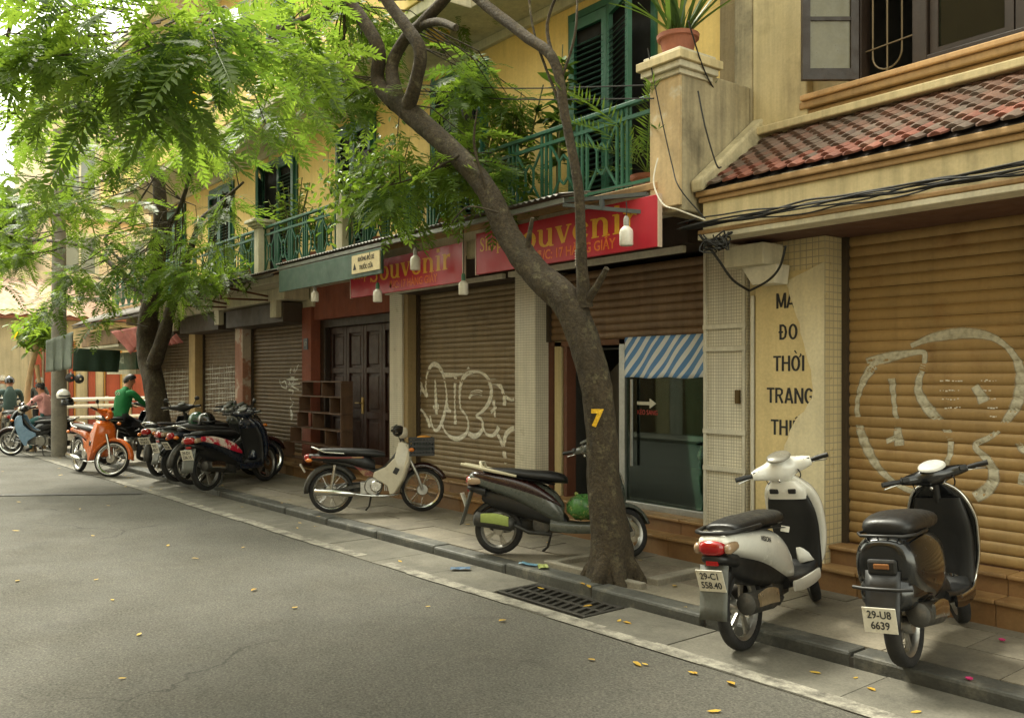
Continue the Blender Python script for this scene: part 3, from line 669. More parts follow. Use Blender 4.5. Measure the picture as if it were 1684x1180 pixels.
def merged_leaves(name, temps, items, mat, parent, off=(0,0,0)):
    """items: (template index, position, 3x3 frame, scale, rnd)"""
    V = []; F = []; A = []; o = 0; off = np.array(off)
    for ti, p, m, s, r in items:
        v, f = temps[ti]; w = (v*s) @ m.T + p - off; V.append(w); F.append(f+o); A.append(np.full(len(v), r)); o += len(v)
    V = np.concatenate(V); F = np.concatenate(F); A = np.concatenate(A)
    me = bpy.data.meshes.new(name); me.vertices.add(len(V)); me.vertices.foreach_set('co', V.astype(np.float32).ravel())
    me.loops.add(F.size); me.loops.foreach_set('vertex_index', F.astype(np.int32).ravel()); me.polygons.add(len(F))
    me.polygons.foreach_set('loop_start', np.arange(0, F.size, 3, dtype=np.int32)); me.update(calc_edges=True)
    a = me.attributes.new('rnd', 'FLOAT', 'POINT'); a.data.foreach_set('value', A.astype(np.float32))
    me.materials.append(mat); ob = bpy.data.objects.new(name, me); COL.objects.link(ob); ob.parent = parent
    return tag(ob, kind='stuff')
leaf_g = leafmat('tree_leaf', (.06,.115,.027), (.145,.225,.052), .6, (.5,.30,.03), .022)
leaf_b = leafmat('far_leaf', (.045,.085,.02), (.11,.18,.045), .4)
leaf_d = leafmat('plant_leaf', (.03,.07,.018), (.09,.15,.035), .3)
leaf_l = leafmat('vine_leaf', (.06,.12,.022), (.16,.25,.05), .4)
TEMPS = [frond_arrays(seed=i, pairs=p, droop=d, L=L) for i, (p, d, L) in enumerate(((14,.2,.48),(15,.35,.52),(13,.5,.46),(12,.1,.40)))]
def crown(tree, nodes, blobs, mat, twig_mat, seed, nsep=0, fl=1.0, droopy=.15):
    rn = random.Random(seed); items = []; tw = MB(); org = np.array(ORG[tree.name])
    for (c, rad, cnt) in blobs:
        c = np.array(c)
        for _ in range(cnt):
            while True:
                q = np.array([rn.uniform(-1,1) for _ in range(3)])
                if q @ q < 1: break
            p = c + q*rad*np.array((1,1,.7))
            nd = min(nodes, key=lambda a: (a[0]-p[0])**2+(a[1]-p[1])**2+.6*(a[2]-p[2])**2)
            a = np.array(nd[:3]); L = np.linalg.norm(p-a)
            if L > .15:
                st = a + (p-a)*max(0, 1-rn.uniform(.5,1.1)/L) if L > 1.2 else a
                mid = (st+p)/2 + np.array([rn.uniform(-.1,.1),rn.uniform(-.1,.1),rn.uniform(-.02,.12)])
                tw.tube([tuple(st),tuple(mid),tuple(p)], [.009,.007,.004], 4, False)
            n = rn.randint(6,10); az0 = rn.uniform(0,6.28); rr = rn.random()
            for k in range(n):
                az = az0 + k*6.283/n + rn.uniform(-.3,.3); el = rn.uniform(-.55,.45) - droopy
                d = np.array((math.cos(az)*math.cos(el), math.sin(az)*math.cos(el), math.sin(el)))
                items.append((rn.randrange(len(TEMPS)), p + np.array([rn.uniform(-.03,.03)]*3), frame(d, rn.uniform(-.5,.5)), fl*rn.uniform(.55,1.2), min(1, max(0, .25*rr+.75*rn.random()))))
    cam_p = np.array((0,0,CAM_H)); items.sort(key=lambda it: np.linalg.norm(it[1]-cam_p))
    tag(MB.build(tw, 'twigs', twig_mat, tree), kind='stuff')
    if nsep:
        me_s = []
        for j in range(12):
            v, f = TEMPS[j % 4]; me = bpy.data.meshes.new('leaf'); me.from_pydata(v.tolist(), [], f.tolist()); me.materials.append(mat)
            a = me.attributes.new('rnd','FLOAT','POINT'); a.data.foreach_set('value', np.full(len(v), (j+.5)/12.6, dtype=np.float32)); me_s.append(me)
        for (ti, p, m, s, r) in items[:nsep]:
            o = bpy.data.objects.new('leaf', me_s[rn.randrange(12)]); COL.objects.link(o); o.parent = tree
            o.matrix_local = Matrix.Translation(Vector(p-org)) @ Matrix([list(x) for x in m]).to_4x4() @ Matrix.Scale(s, 4)
        items = items[nsep:]
    return merged_leaves('crown', TEMPS, items, mat, tree, org)

# ---- near leaning tree
b7 = at(1008, 950, z=PZ)
t7 = thing('street_tree', 'tall leaning street tree with the yellow numeral seven on its trunk', 'tree', tuple(b7), world=True)
def V4(px, py, Y, r): p = at(px, py, Y=Y); return (p.x, p.y, p.z, r)
tr7 = MB(); nodes7 = []
trunk7 = [(b7.x,b7.y,PZ-.05,.27),(b7.x-.005,b7.y,PZ+.07,.205),V4(1004,880,4.69,.165),V4(993,790,4.68,.142),V4(988,700,4.67,.136),V4(975,610,4.64,.142),V4(937,503,4.58,.152),V4(885,452,4.5,.150),V4(838,390,4.43,.138),V4(800,312,4.35,.130),V4(752,256,4.28,.134),V4(704,212,4.2,.142),V4(655,168,4.12,.13),V4(640,150,4.1,.10)]
trunk7[0] = (b7.x,b7.y,PZ-.05,.26)
trunk7 = [(x,y,z,r*k_) for (x,y,z,r), k_ in zip(trunk7, (.9,.9,.9,.9,.88,.86,.82,.78,.76,.70,.66,.66,.72,.72))]
limb(tr7, trunk7, 56, .07, 16)
brs = [[V4(650,170,4.12,.10),V4(622,135,4.1,.085),V4(623,85,4.05,.08),V4(604,44,4.0,.075),V4(569,-2,3.9,.07),V4(500,-70,3.6,.055),V4(380,-110,3.0,.045),V4(250,-120,2.4,.03)],
 [V4(655,165,4.13,.09),V4(644,112,4.16,.075),V4(664,68,4.2,.07),V4(695,37,4.22,.066),V4(732,-2,4.25,.06),V4(790,-70,4.3,.05)],
 [V4(672,172,4.1,.085),V4(684,135,4.06,.075),V4(691,85,4.02,.072),V4(671,48,3.98,.068),V4(634,-2,3.9,.062),V4(590,-80,3.7,.05)],
 [V4(962,505,4.62,.09),V4(957,440,4.58,.062),V4(955,380,4.55,.056),V4(950,300,4.5,.052),V4(930,195,4.45,.05),V4(911,100,4.4,.056),V4(862,58,4.35,.06),V4(800,10,4.3,.06),V4(740,-40,4.2,.05)],
 [V4(692,42,4.22,.05),V4(722,36,4.2,.042),V4(750,46,4.17,.036)],
 [V4(963,498,4.62,.05),V4(983,468,4.6,.034),V4(998,441,4.58,.026)], [V4(866,420,4.46,.035),V4(870,390,4.45,.028),V4(876,358,4.44,.02)],
 [V4(564,-2,3.9,.04),V4(520,22,3.5,.03),V4(480,38,3.2,.027),V4(457,46,3.0,.024),V4(440,66,2.9,.014)],
 [V4(457,46,3.0,.018),V4(400,30,2.7,.014),V4(340,56,2.4,.010),V4(300,20,2.2,.006)],
 [V4(470,40,3.1,.016),V4(430,110,3.0,.010),V4(440,165,3.05,.006)],
 [V4(250,-120,2.4,.03),V4(190,-30,2.3,.022),V4(222,60,2.3,.016),V4(205,115,2.35,.012),V4(110,140,2.4,.008)],
 [V4(380,-110,3.0,.03),V4(200,-60,2.0,.026),V4(40,0,1.9,.03),V4(10,70,1.95,.035)],
 [V4(911,100,4.4,.02),V4(900,40,4.42,.016),V4(925,-30,4.4,.012)],[V4(928,190,4.45,.016),V4(880,60,4.4,.012),V4(868,-30,4.4,.01)],[V4(920,140,4.42,.014),V4(945,60,4.45,.012),V4(950,-20,4.5,.01)],
 [V4(800,312,4.3,.02),V4(780,240,4.2,.014),V4(785,180,4.15,.008)],[V4(755,256,4.2,.016),V4(690,290,4.1,.010),V4(620,310,4.0,.006)],[V4(820,350,4.3,.014),V4(770,340,4.15,.009),V4(740,370,4.1,.005)]]
brs = [[(x,y,z,r*(.72 if i_ == 3 else .8)) for x,y,z,r in b] for i_, b in enumerate(brs)]
for b in brs: nodes7 += limb(tr7, b, 28 if b[0][3] > .04 else 6, .06, 8 if b[0][3] > .04 else 5)
tr = tr7.build('trunk', bark, t7, 75)
n7 = at(973, 687, Y=4.47); nm = text_mesh('7', .17, paintmat('yellow_paint', srgb(222,176,34), .85, 60), .004, .008, sx=.9)
n7o = bpy.data.objects.new('painted_number', nm); COL.objects.link(n7o); n7o.parent = t7
# wrap the numeral onto the bark
def wrap_number(o, mesh, P, rad, cx, cy, face_az, zrot=0):
    for v in mesh.vertices:
        a = v.co.x / rad; r_ = rad + .012 + v.co.z
        x = cx + math.cos(face_az + a)*r_; y = cy + math.sin(face_az + a)*r_
        v.co = (x - ORG[o.parent.name][0], y - ORG[o.parent.name][1], P + v.co.y - ORG[o.parent.name][2])
c7 = at(986, 687, Y=4.668); nm.attributes.new('edge','FLOAT','POINT').data.foreach_set('value', [1.0]*len(nm.vertices))
wrap_number(n7o, nm, c7.z, .128, c7.x, c7.y, math.atan2(-c7.y, -c7.x)-.15)
roots = MB()
for a, L in ((-.5,.30),(-1.3,.26),(.4,.28),(2.4,.24),(3.5,.26)):
    limb(roots, [(b7.x+math.cos(a)*.08,b7.y+math.sin(a)*.08,PZ+.16,.08),(b7.x+math.cos(a)*.2,b7.y+math.sin(a)*.2,PZ+.02,.06),(b7.x+math.cos(a)*L,b7.y+math.sin(a)*L,PZ-.04,.03)], 8, .08)
roots.build('roots', bark, t7, 75)
B = lambda px, py, t, r, n: (dpt(px, py, t), r, n)
blobs7 = [B(30,40,5.6,.55,16),B(120,30,5.2,.5,15),B(110,120,6.0,.5,14),B(200,70,5.2,.45,16),B(230,130,5.6,.4,12),B(300,40,5.2,.4,13),B(330,100,5.6,.45,13),B(300,170,6.4,.35,6),B(400,60,6.0,.4,12),B(410,130,6.2,.4,9),B(480,60,7.0,.5,14),B(490,120,7.2,.4,11),B(540,80,9.2,.5,13),B(550,150,9.0,.35,8),B(530,20,8.6,.5,12),B(640,40,9.4,.4,8),B(570,70,9.0,.45,16),B(590,130,9.0,.3,9),B(520,165,8.4,.35,9),B(440,190,7.4,.3,7),B(600,20,9.2,.4,12),B(740,30,9.6,.3,5),B(770,160,8.4,.28,7),B(800,230,8.2,.25,6),B(690,290,8.0,.35,10),B(745,300,8.0,.2,4),B(640,295,8.2,.28,6),B(790,290,7.9,.2,6),B(770,120,8.7,.3,10),B(820,170,8.6,.3,10),B(830,270,8.2,.25,8),B(670,250,8.3,.3,8),B(30,120,6.4,.5,10),B(200,190,7,.4,6)]
blobs7 = [(c, r*1.1, max(3, int(n*.43))) for c, r, n in blobs7]
crown(t7, nodes7, blobs7, leaf_g, bark, 5, nsep=260, fl=1.12)
# ---- the tree by the parked row
b5 = at(270, 766, z=PZ)
t5 = thing('street_tree', 'dark trunked street tree among the parked motorbikes with yellow numeral five', 'tree', tuple(b5), world=True)
tr5 = MB(); nodes5 = []
limb(tr5, [(b5.x,b5.y,PZ-.05,.27),(b5.x,b5.y,PZ+.15,.22),V4(262,700,4.4,.19),V4(254,634,4.38,.175),V4(244,590,4.36,.18),V4(242,548,4.34,.17),V4(246,510,4.3,.15),V4(255,470,4.3,.13),V4(262,400,4.25,.11),V4(262,310,4.2,.10),V4(250,276,4.15,.095),V4(232,256,4.1,.085),V4(208,240,4.0,.075),V4(186,228,3.9,.06),V4(150,190,3.7,.04)], 40, .09, 10)
b5s = [[V4(252,600,4.36,.13),V4(268,555,4.4,.12),V4(277,520,4.45,.10),V4(290,480,4.5,.08),V4(310,420,4.5,.06),V4(330,364,4.45,.04),V4(353,342,4.4,.03),V4(400,300,4.3,.015)],
 [V4(246,505,4.3,.08),V4(200,450,4.0,.05),V4(150,410,3.7,.04),V4(102,398,3.4,.035),V4(51,393,3.2,.03),V4(0,382,3.0,.025)],
 [V4(255,470,4.3,.03),V4(173,400,4.0,.022),V4(217,349,4.0,.018),V4(262,278,4.0,.012)],[V4(262,400,4.25,.04),V4(300,330,4.0,.03),V4(320,240,3.8,.02),V4(330,180,3.7,.01)],
 [V4(232,256,4.1,.03),V4(160,300,3.7,.02),V4(90,290,3.4,.012)],[V4(208,240,4.0,.03),V4(120,180,3.6,.02),V4(40,170,3.3,.012)]]
for b in b5s: nodes5 += limb(tr5, b, 8, .06)
nodes5 += [V4(232,256,4.1,.1), V4(186,228,3.9,.1), V4(262,350,4.2,.1)]
tr5.build('trunk', bark, t5, 75)
nm5 = text_mesh('5', .2, MATS['yellow_paint'], .004, .008); n5o = bpy.data.objects.new('painted_number', nm5); COL.objects.link(n5o); n5o.parent = t5
c5 = at(254, 655, Y=4.38); nm5.attributes.new('edge','FLOAT','POINT').data.foreach_set('value', [1.0]*len(nm5.vertices)); wrap_number(n5o, nm5, c5.z, .19, c5.x, c5.y, math.atan2(-c5.y, -c5.x))
blobs5 = [B(40,330,13,.9,13),B(120,270,13,1.0,22),B(190,200,12,.9,22),B(90,200,13,.9,15),B(110,400,13.5,.9,26),B(40,440,13,.7,9),B(190,430,13.5,.8,26),B(255,470,13.5,.45,14),B(290,400,12.5,.65,18),B(185,330,12.5,.8,20),B(320,260,12,.5,9),B(370,320,12,.3,5),B(100,490,14,.5,13),B(320,450,12.5,.35,9),B(250,170,11,.7,14),B(330,200,11,.5,9),B(30,260,12,.6,5),B(150,480,13.5,.6,13),B(60,370,13,.6,12),B(140,130,11,.7,12),B(360,420,12.2,.3,6)]
blobs5 = [(c, r*1.1, max(3, int(n*.46))) for c, r, n in blobs5]
crown(t5, nodes5, blobs5, leaf_g, bark, 9, nsep=60, fl=1.15)
# ---- trees at the far crossing
def far_tree(label, base, h, rad, n, mat, seed, leaf=(.24,.10), bk=bark, r0=.2):
    rn = random.Random(seed); t = thing('background_tree', label, 'tree', base, world=True)
    q = MB(); bx, by, bz = base
    limb(q, [(bx,by,bz,r0),(bx+.1,by,bz+h*.3,r0*.8),(bx-.1,by+.1,bz+h*.6,r0*.6),(bx,by,bz+h*.9,r0*.25)], 10)
    items = []; T = [leaf_arrays(*leaf)]
    cl = [(np.array((bx,by,bz+h*.72)) + np.array([rn.gauss(0,.5)*rad, rn.gauss(0,.5)*rad, rn.gauss(0,.5)*rad*.9])) for _ in range(26)]
    for c in cl:
        limb(q, [(bx,by,bz+h*.5,.05),tuple((np.array((bx,by,bz+h*.6))+c)/2)+(.03,),tuple(c)+(.01,)], 5, k=3)
        for _ in range(n//26):
            p = c + np.array([rn.gauss(0,.33)*rad*.55 for _ in range(3)]); d = np.array([rn.uniform(-1,1),rn.uniform(-1,1),rn.uniform(-1,.4)])
            items.append((0, p, frame(d, rn.uniform(-2,2)), rn.uniform(.7,1.3), rn.random()))
    q.build('trunk', bk, t, 75); merged_leaves('crown', T, items, mat, t, base); return t
far_tree('dark green tree rising behind the roofs at the far left', (-33.5, 3.2, 0), 9.5, 2.6, 5200, leaf_b, 3, (.34,.16))
far_tree('large pale green tree beyond the crossing at the left edge', (-33.5, -.6, 0), 7.5, 1.8, 3000, leaf_b, 4, (.32,.15))
# pale forked young tree by the crossing
yb = at(55, 742, z=0); yb = Vector((yb.x, yb.y, 0))
yt = thing('young_tree', 'pale barked young forked tree beside the riders at the crossing', 'tree', tuple(yb), world=True)
q = MB()
def Vy(px, py, r, t=19.): p = dpt(px, py, t); return (p.x, p.y, p.z, r)
tt = yb.x*-_c + yb.y*_s
limb(q, [(yb.x,yb.y,0,.07),Vy(45,660,.06,tt),Vy(50,610,.055,tt),Vy(60,570,.05,tt),Vy(58,540,.04,tt)], 8)
limb(q, [Vy(60,600,.045,tt),Vy(66,640,.04,tt),Vy(70,690,.04,tt),Vy(72,738,.045,tt)], 8)
for e in ((40,560),(75,545),(64,520)): limb(q, [Vy(58,570,.035,tt),Vy((58+e[0])/2,(565+e[1])/2,.02,tt),Vy(e[0],e[1],.01,tt)], 6)
q.build('trunk', bark_y, yt, 75); rn = random.Random(8); items = []
for _ in range(420):
    p = np.array(dpt(rn.gauss(60,16), rn.gauss(545,14), tt+rn.gauss(0,.35))); d = np.array([rn.uniform(-1,1),rn.uniform(-1,1),rn.uniform(-1,.3)])
    items.append((0, p, frame(d), rn.uniform(.7,1.3), rn.random()))
merged_leaves('crown', [leaf_arrays(.24,.08)], items, leaf_g, yt, tuple(yb))
# ------------------------------------------------------------------ balcony railings
RY = 5.06; RZ0, RZ1 = 3.07, 3.74
bar_m = MB().box(-.011,.011,-.011,.011,0,RZ1-RZ0-.02).mesh('bar', green_p)
def motif_mesh(w, h):
    q = MB(); a, b = w*.16, h*.15; cx, cz = w/2, h/2; Z = lambda z: z
    pts = {'tl':(0,h),'tr':(w,h),'bl':(0,0),'br':(w,0)}
    hexa = [(cx-a,cz-b),(cx-a,cz+b),(cx,cz+b*1.7),(cx+a,cz+b),(cx+a,cz-b),(cx,cz-b*1.7)]
    for i in range(6):
        p, r = hexa[i], hexa[(i+1)%6]; q.bar((p[0],0,p[1]),(r[0],0,r[1]),.018,.016)
    for p, r in (((0,h),hexa[1]),((w,h),hexa[3]),((0,0),hexa[0]),((w,0),hexa[4])): q.bar((p[0],0,p[1]),(r[0],0,r[1]),.018,.016)
    return q.mesh('motif', green_p)
mot = motif_mesh(.36, .50)
def railing(a, b, label):
    t = thing('balcony_railing', label, 'railing', ((a+b)/2, RY, RZ0), group='green balcony railings', world=True)
    MB().box(a, b, RY-.025, RY+.025, RZ1-.02, RZ1+.015).build('top_rail', green_p, t, bevel=.006)
    MB().box(a, b, RY-.014, RY+.014, RZ1-.125, RZ1-.095).build('mid_rail', green_p, t)
    MB().box(a, b, RY-.014, RY+.014, RZ0+.02, RZ0+.045).build('bottom_rail', green_p, t)
    x = a + .02
    while x < b - .05:
        inst('bar', bar_m, t, (x, RY+.001, RZ0)); 
        if x + .36 < b: inst('motif', mot, t, (x, RY, RZ0+.045)); inst('bar', bar_m, t, (x+.36, RY+.001, RZ0))
        if x + .48 < b: inst('bar', bar_m, t, (x+.42, RY+.001, RZ0))
        x += .48
    return t
railing(-9.95, -4.82, 'green iron railing above the two red signs ending at the pier')
railing(-12.62, -10.13, 'green iron railing between the two white balcony posts')
railing(-15.4, -12.82, 'green iron railing just left of the capped balcony post')
railing(-21.5, -15.5, 'far green iron railing mostly hidden behind the foliage')
for i, (x, capped) in enumerate(((-10.04,0),(-12.72,1))):
    p = MB().box(x-.085,x+.085,RY-.09,RY+.09,3.06,3.82 if not capped else 3.74).build('balcony_post', white_t, house, bevel=.008)
    if capped:
        for e, z0, z1 in ((.03,3.74,3.77),(.07,3.77,3.81),(.11,3.81,3.86)): MB().box(x-.085-e,x+.085+e,RY-.09-e,RY+.09+e,z0,z1-.002).build('post_cap', white_t, p, bevel=.008)
# ------------------------------------------------------------------ awnings
sheet_g = M('grey_corrugated_sheet', srgb(96,92,84), .55, .3, var=.2, vs=4, streak=.3, dirt=(srgb(60,52,44),3,.5,.75))
sheet_d = M('old_corrugated_sheet', srgb(78,70,60), .7, .1, var=.25, vs=4, dirt=(srgb(52,44,36),3,.5,.75))
def awning(name, label, a, b, y0, z0, y1, z1, mat, edge, edge_h=.045, group='corrugated awnings along the shops'):
    t = thing(name, label, 'awning', ((a+b)/2, y0, z0), group=group, world=True)
    q = MB(); n = int((b-a)/.019); top = []; 
    rows = []
    for (y, z) in ((y0-.03, z0+.025), (y1, z1)):
        rows.append([(a + (b-a)*i/n, y, z + .010*math.sin(i*math.pi/2)) for i in range(n+1)])
    q.rings(rows, False, False); s = q.build('sheet', mat, t, 60); sm = s.modifiers.new('t','SOLIDIFY'); sm.thickness = .004
    MB().box(a, b, y0, y0+.035, z0-edge_h, z0).build('front_edge', edge, t, bevel=.004)
    x = a + .1
    while x < b:
        MB().bar((x,y0+.03,z0-.02),(x,y1,z1-.035),.03).build('rafter', steel if edge is steel else rust, t); x += 1.35
    return t
aw1 = awning('awning', 'long grey corrugated awning with pale metal edge over the red signs', -11.2, -5.45, 4.66, 3.005, 4.96, 3.09, sheet_g, M('pale_edge', srgb(128,130,126), .45, .4, var=.15, streak=.1))
aw2 = awning('awning', 'dark corrugated awning behind the middle of the motorbike row', -17.0, -11.25, 4.6, 2.93, 4.96, 3.05, sheet_d, M('dark_edge', srgb(70,66,58), .6, .2, var=.2))
aw3 = awning('awning', 'old dark corrugated awning at the far corner beside the second tree', -22.8, -17.05, 4.5, 2.72, 4.96, 2.98, sheet_d, MATS['dark_edge'])
for (p, q_) in (((-5.47,4.68,2.98),(-4.80,4.94,2.96)),((-5.47,4.68,2.95),(-4.80,4.94,2.82)),((-4.81,4.94,2.97),(-4.81,4.94,2.80)),((-5.15,4.80,2.97),(-5.15,4.80,2.88))):
    MB().bar(p, q_, .03).build('end_bracket', M('grey_paint', srgb(84,90,90), .5, .3, var=.15), aw1)
MB().add([(-5.45,4.63,3.012),(-4.82,4.94,3.05),(-5.45,4.955,3.088),(-5.45,4.63,3.006),(-4.82,4.94,3.044),(-5.45,4.955,3.082)], [(0,1,2),(5,4,3),(0,3,4,1),(1,4,5,2),(2,5,3,0)]).build('end_sheet', sheet_g, aw1)
for x in (-13.2, -15.0):
    for (p, q_) in (((x,4.62,2.90),(x,5.34,2.80)),((x,4.62,2.90),(x,4.62,2.72)),((x,4.62,2.73),(x,5.34,2.74))): MB().bar(p, q_, .028).build('bracket', rust, aw2)
gp = MB().box(-11.0,-8.3,4.60,4.625,2.655,2.93).build('green_fascia_board', M('green_sheet', srgb(50,78,64), .5, .1, var=.15, vs=3, streak=.25), None, bevel=.003)
tag(gp, 'faded green fascia board under the awning with a paper notice', 'board')
notice = thing('paper_notice', 'small cream printed notice stuck on the green fascia board', 'notice', (-8.62,4.59,2.8), world=True)
MB().box(-8.95,-8.32,4.585,4.597,2.70,2.90).build('sheet', M('notice_paper', srgb(206,192,150), .7, var=.1), notice)
blk = M('black_print', (.02,.02,.02), .7, var=.1)
def put_text(body, size, mat, parent, X, Y, z, offset=0., sx=1., align='CENTER', name='lettering', rz=0.):
    me = text_mesh(body, size, mat, .0008, offset, align, sx=sx); return inst(name, me, parent, (X, Y, z), (R(90), 0, rz))
for (bd, dz, sz) in (('KHÔNG ĐỖ XE',.045,.066),('TRƯỚC CỬA',-.045,.066)): put_text(bd, sz, blk, notice, -8.62, 4.583, 2.80+dz, .001, .8)
MB().add([(-8.92,4.584,2.74),(-8.84,4.584,2.74),(-8.88,4.584,2.82)], [(0,1,2)]).build('warning_mark', blk, notice)
# ------------------------------------------------------------------ red souvenir signs
red_s = M('red_sign', srgb(176,22,44), .45, var=.08, vs=2, streak=.1, fine=.03)
gold_s = M('yellow_lettering', srgb(214,160,44), .5, var=.05)
gold_o = M('orange_lettering', srgb(214,110,40), .5, var=.05)
def ring_pts(cx, cy, rx, ry, a0, a1, n=22): return [(cx+rx*math.cos(R(a0+(a1-a0)*i/n)), cy+ry*math.sin(R(a0+(a1-a0)*i/n))) for i in range(n+1)]
T_, t_ = .24, .10
def ell(cx, cy, rx, ry, a0, a1, thick=T_, thin=t_):
    p = ring_pts(cx, cy, rx, ry, a0, a1); n = len(p)-1
    return [(x, y, thin + (thick-thin)*abs(math.cos(R(a0+(a1-a0)*i/n)))**1.3) for i, (x, y) in enumerate(p)]
def stem(x, y0, y1, w=T_): return [(x, y0, w), (x, y1, w)]
def ser(x, y, w=.36): return [(x-w/2, y, .07), (x+w/2, y, .07)]
GL = {'o': (1.0, [ell(.48,.5,.34,.44,0,360)]),
 'u': (1.12, [stem(.25,.35,.95), ser(.18,.96,.3), ell(.52,.38,.27,.32,180,330,T_,.1), stem(.82,.05,.95), ser(.75,.96,.3), ser(.9,.04,.26)]),
 'v': (1.0, [[(.18,.96,.26),(.48,.06,.22)], [(.5,.06,.1),(.80,.96,.1)], ser(.2,.96,.4), ser(.8,.96,.3)]),
 'e': (.98, [ell(.48,.5,.34,.44,20,335), [(.2,.53,.08),(.80,.53,.08)]]),
 'n': (1.14, [stem(.26,.05,.95), ser(.18,.96,.3), ser(.28,.04,.4), ell(.55,.62,.28,.32,165,0,T_,.1), stem(.83,.05,.62), ser(.85,.04,.4)]),
 'i': (.56, [stem(.28,.05,.95), ser(.2,.96,.3), ser(.28,.04,.42), [(.28,1.18,.26),(.28,1.42,.26)]]),
 'r': (.84, [stem(.26,.05,.95), ser(.18,.96,.3), ser(.28,.04,.42), [(.34,.66,.1),(.5,.88,.13),(.70,.86,.24)]]),
 'S': (1.06, [[(.82,1.1,.08),(.84,1.38,.08)], [(.82,1.16,.12),(.68,1.36,.12),(.45,1.40,.14),(.24,1.26,.2),(.24,1.02,.24),(.42,.82,.26),(.64,.66,.26),(.80,.46,.24),(.78,.22,.2),(.58,.06,.14),(.34,.06,.12),(.16,.28,.12)], [(.14,.02,.08),(.12,.34,.08)]]),
 'h': (1.14, [stem(.26,.05,1.45), ser(.18,1.46,.3), ser(.28,.04,.4), ell(.55,.62,.28,.32,165,0,T_,.1), stem(.83,.05,.62), ser(.85,.04,.4)]),
 'p': (1.08, [stem(.26,-.42,.95), ser(.18,.96,.3), ser(.28,-.44,.44), ell(.56,.5,.3,.44,150,-150,T_,.1)])}
def serif_text(word, size, mat, parent, X, Y, z, name='letter', sq=1.0):
    x = 0; k = 0
    for ch in word:
        adv, strokes = GL[ch]; q = MB()
        for st in strokes:
            k += 1; yf = Y - .0012 - .00025*(k % 9)
            L = []; Rr = []
            for i, (a, b, w) in enumerate(st):
                p = Vector((st[max(i-1,0)][0], st[max(i-1,0)][1])); n_ = Vector((st[min(i+1,len(st)-1)][0], st[min(i+1,len(st)-1)][1])); d = (n_-p).normalized(); nn = Vector((-d.y, d.x))*w/2
                L.append((X+(x+a+nn.x)*size*sq, yf, z+(b+nn.y)*size)); Rr.append((X+(x+a-nn.x)*size*sq, yf, z+(b-nn.y)*size))
            n = len(st); q.add(L+Rr, [(i, i+1, n+i+1, n+i) for i in range(n-1)])
        x += adv; q.build(name, mat, parent)
def sign(label, a, b, z0, z1, yt):
    t = thing('shop_sign', label, 'sign', ((a+b)/2, yt, z0), group='red souvenir signs', world=True)
    MB().box(a, b, yt, yt+.03, z0, z1).build('panel', red_s, t, bevel=.003)
    MB().box(a-.012, a-.001, yt-.004, yt+.034, z0-.004, z1+.004).box(b+.001, b+.012, yt-.004, yt+.034, z0-.004, z1+.004).build('edge_trim', M('sign_trim', srgb(190,170,150), .5), t)
    w = b - a
    serif_text('Shop', .088, gold_s, t, a+.06, yt, z0+.21, sq=.95)
    serif_text('Souvenir', .158, gold_s, t, a+.47, yt, z0+.145, sq=1.4)
    put_text('Đ/C: 17 HÀNG GIẤY', .115, gold_o, t, a+w*.60, yt-.002, z0+.075, .002, .95)
    return t
sign('red Shop Souvenir sign under the awning partly crossed by the leaning trunk', -7.02, -4.66, 2.545, 2.935, 4.91)
sign('red Shop Souvenir sign above the graffiti shutter half hidden by green board', -9.62, -7.26, 2.50, 2.885, 4.915)
MB().box(-7.24,-7.04,4.95,5.0,2.72,2.89).build('cable_box', grey_conc, house, bevel=.006)
# ------------------------------------------------------------------ hanging bulbs
bulb_m = M('milky_bulb', srgb(222,218,205), .35, var=.04); bcap = M('bulb_cap', srgb(150,148,140), .5, var=.1); gsock = M('green_socket', srgb(60,105,80), .5)
def bulb(label, px, py, Y, s=1., ztop=2.97, spiral=False, sock=None):
    p = at(px, py, Y=Y); t = thing('hanging_bulb', label, 'light bulb', (p.x, p.y, p.z), group='bulbs hanging under the awnings')
    if spiral:
        q = MB(); n = 60; q.tube([(math.cos(i*.62)*.022*s, math.sin(i*.62)*.022*s, -.07*s + i*.0022*s) for i in range(n)], .008*s, 6)
        q.build('glass', bulb_m, t, 60)
    else:
        MB().lathe([(.001,-.075),(.045,-.074),(.052,-.066),(.052,.03),(.046,.05),(.03,.066),(.02,.075)], n=16, caps=True).build('glass', bulb_m, t, 50).scale = (s,s,s)
    MB().lathe([(.02*s,.07*s),(.022*s,.08*s),(.022*s,.13*s),(.012*s,.15*s)], n=12, caps=True).build('socket', sock or bcap, t, 50)
    MB().tube([(0,0,.14*s),(.006,0,.14*s+(ztop-p.z-.14*s)*.5),(0,0,ztop-p.z)], .004, 5).build('wire', cable_m, t)
bulb('white bulb hanging in front of the word Souvenir on the right sign', 1030, 388, 4.80, 1.0, 2.9)
bulb('white bulb hanging in front of the left red sign', 683, 432, 4.70, 1.0)
bulb('white bulb hanging below the green fascia board over the door', 518, 487, 4.70, .9, 2.72)
bulb('grey bulb with green socket hanging at the left end of the left sign', 621, 486, 4.72, .95, 2.7, sock=gsock)
bulb('small lamp hanging beside the right edge of the left red sign', 762, 473, 4.75, .9, sock=gsock)
bulb('spiral bulb hanging just left of the thin limb before the right sign', 951, 424, 4.80, 1., 2.95, spiral=True)
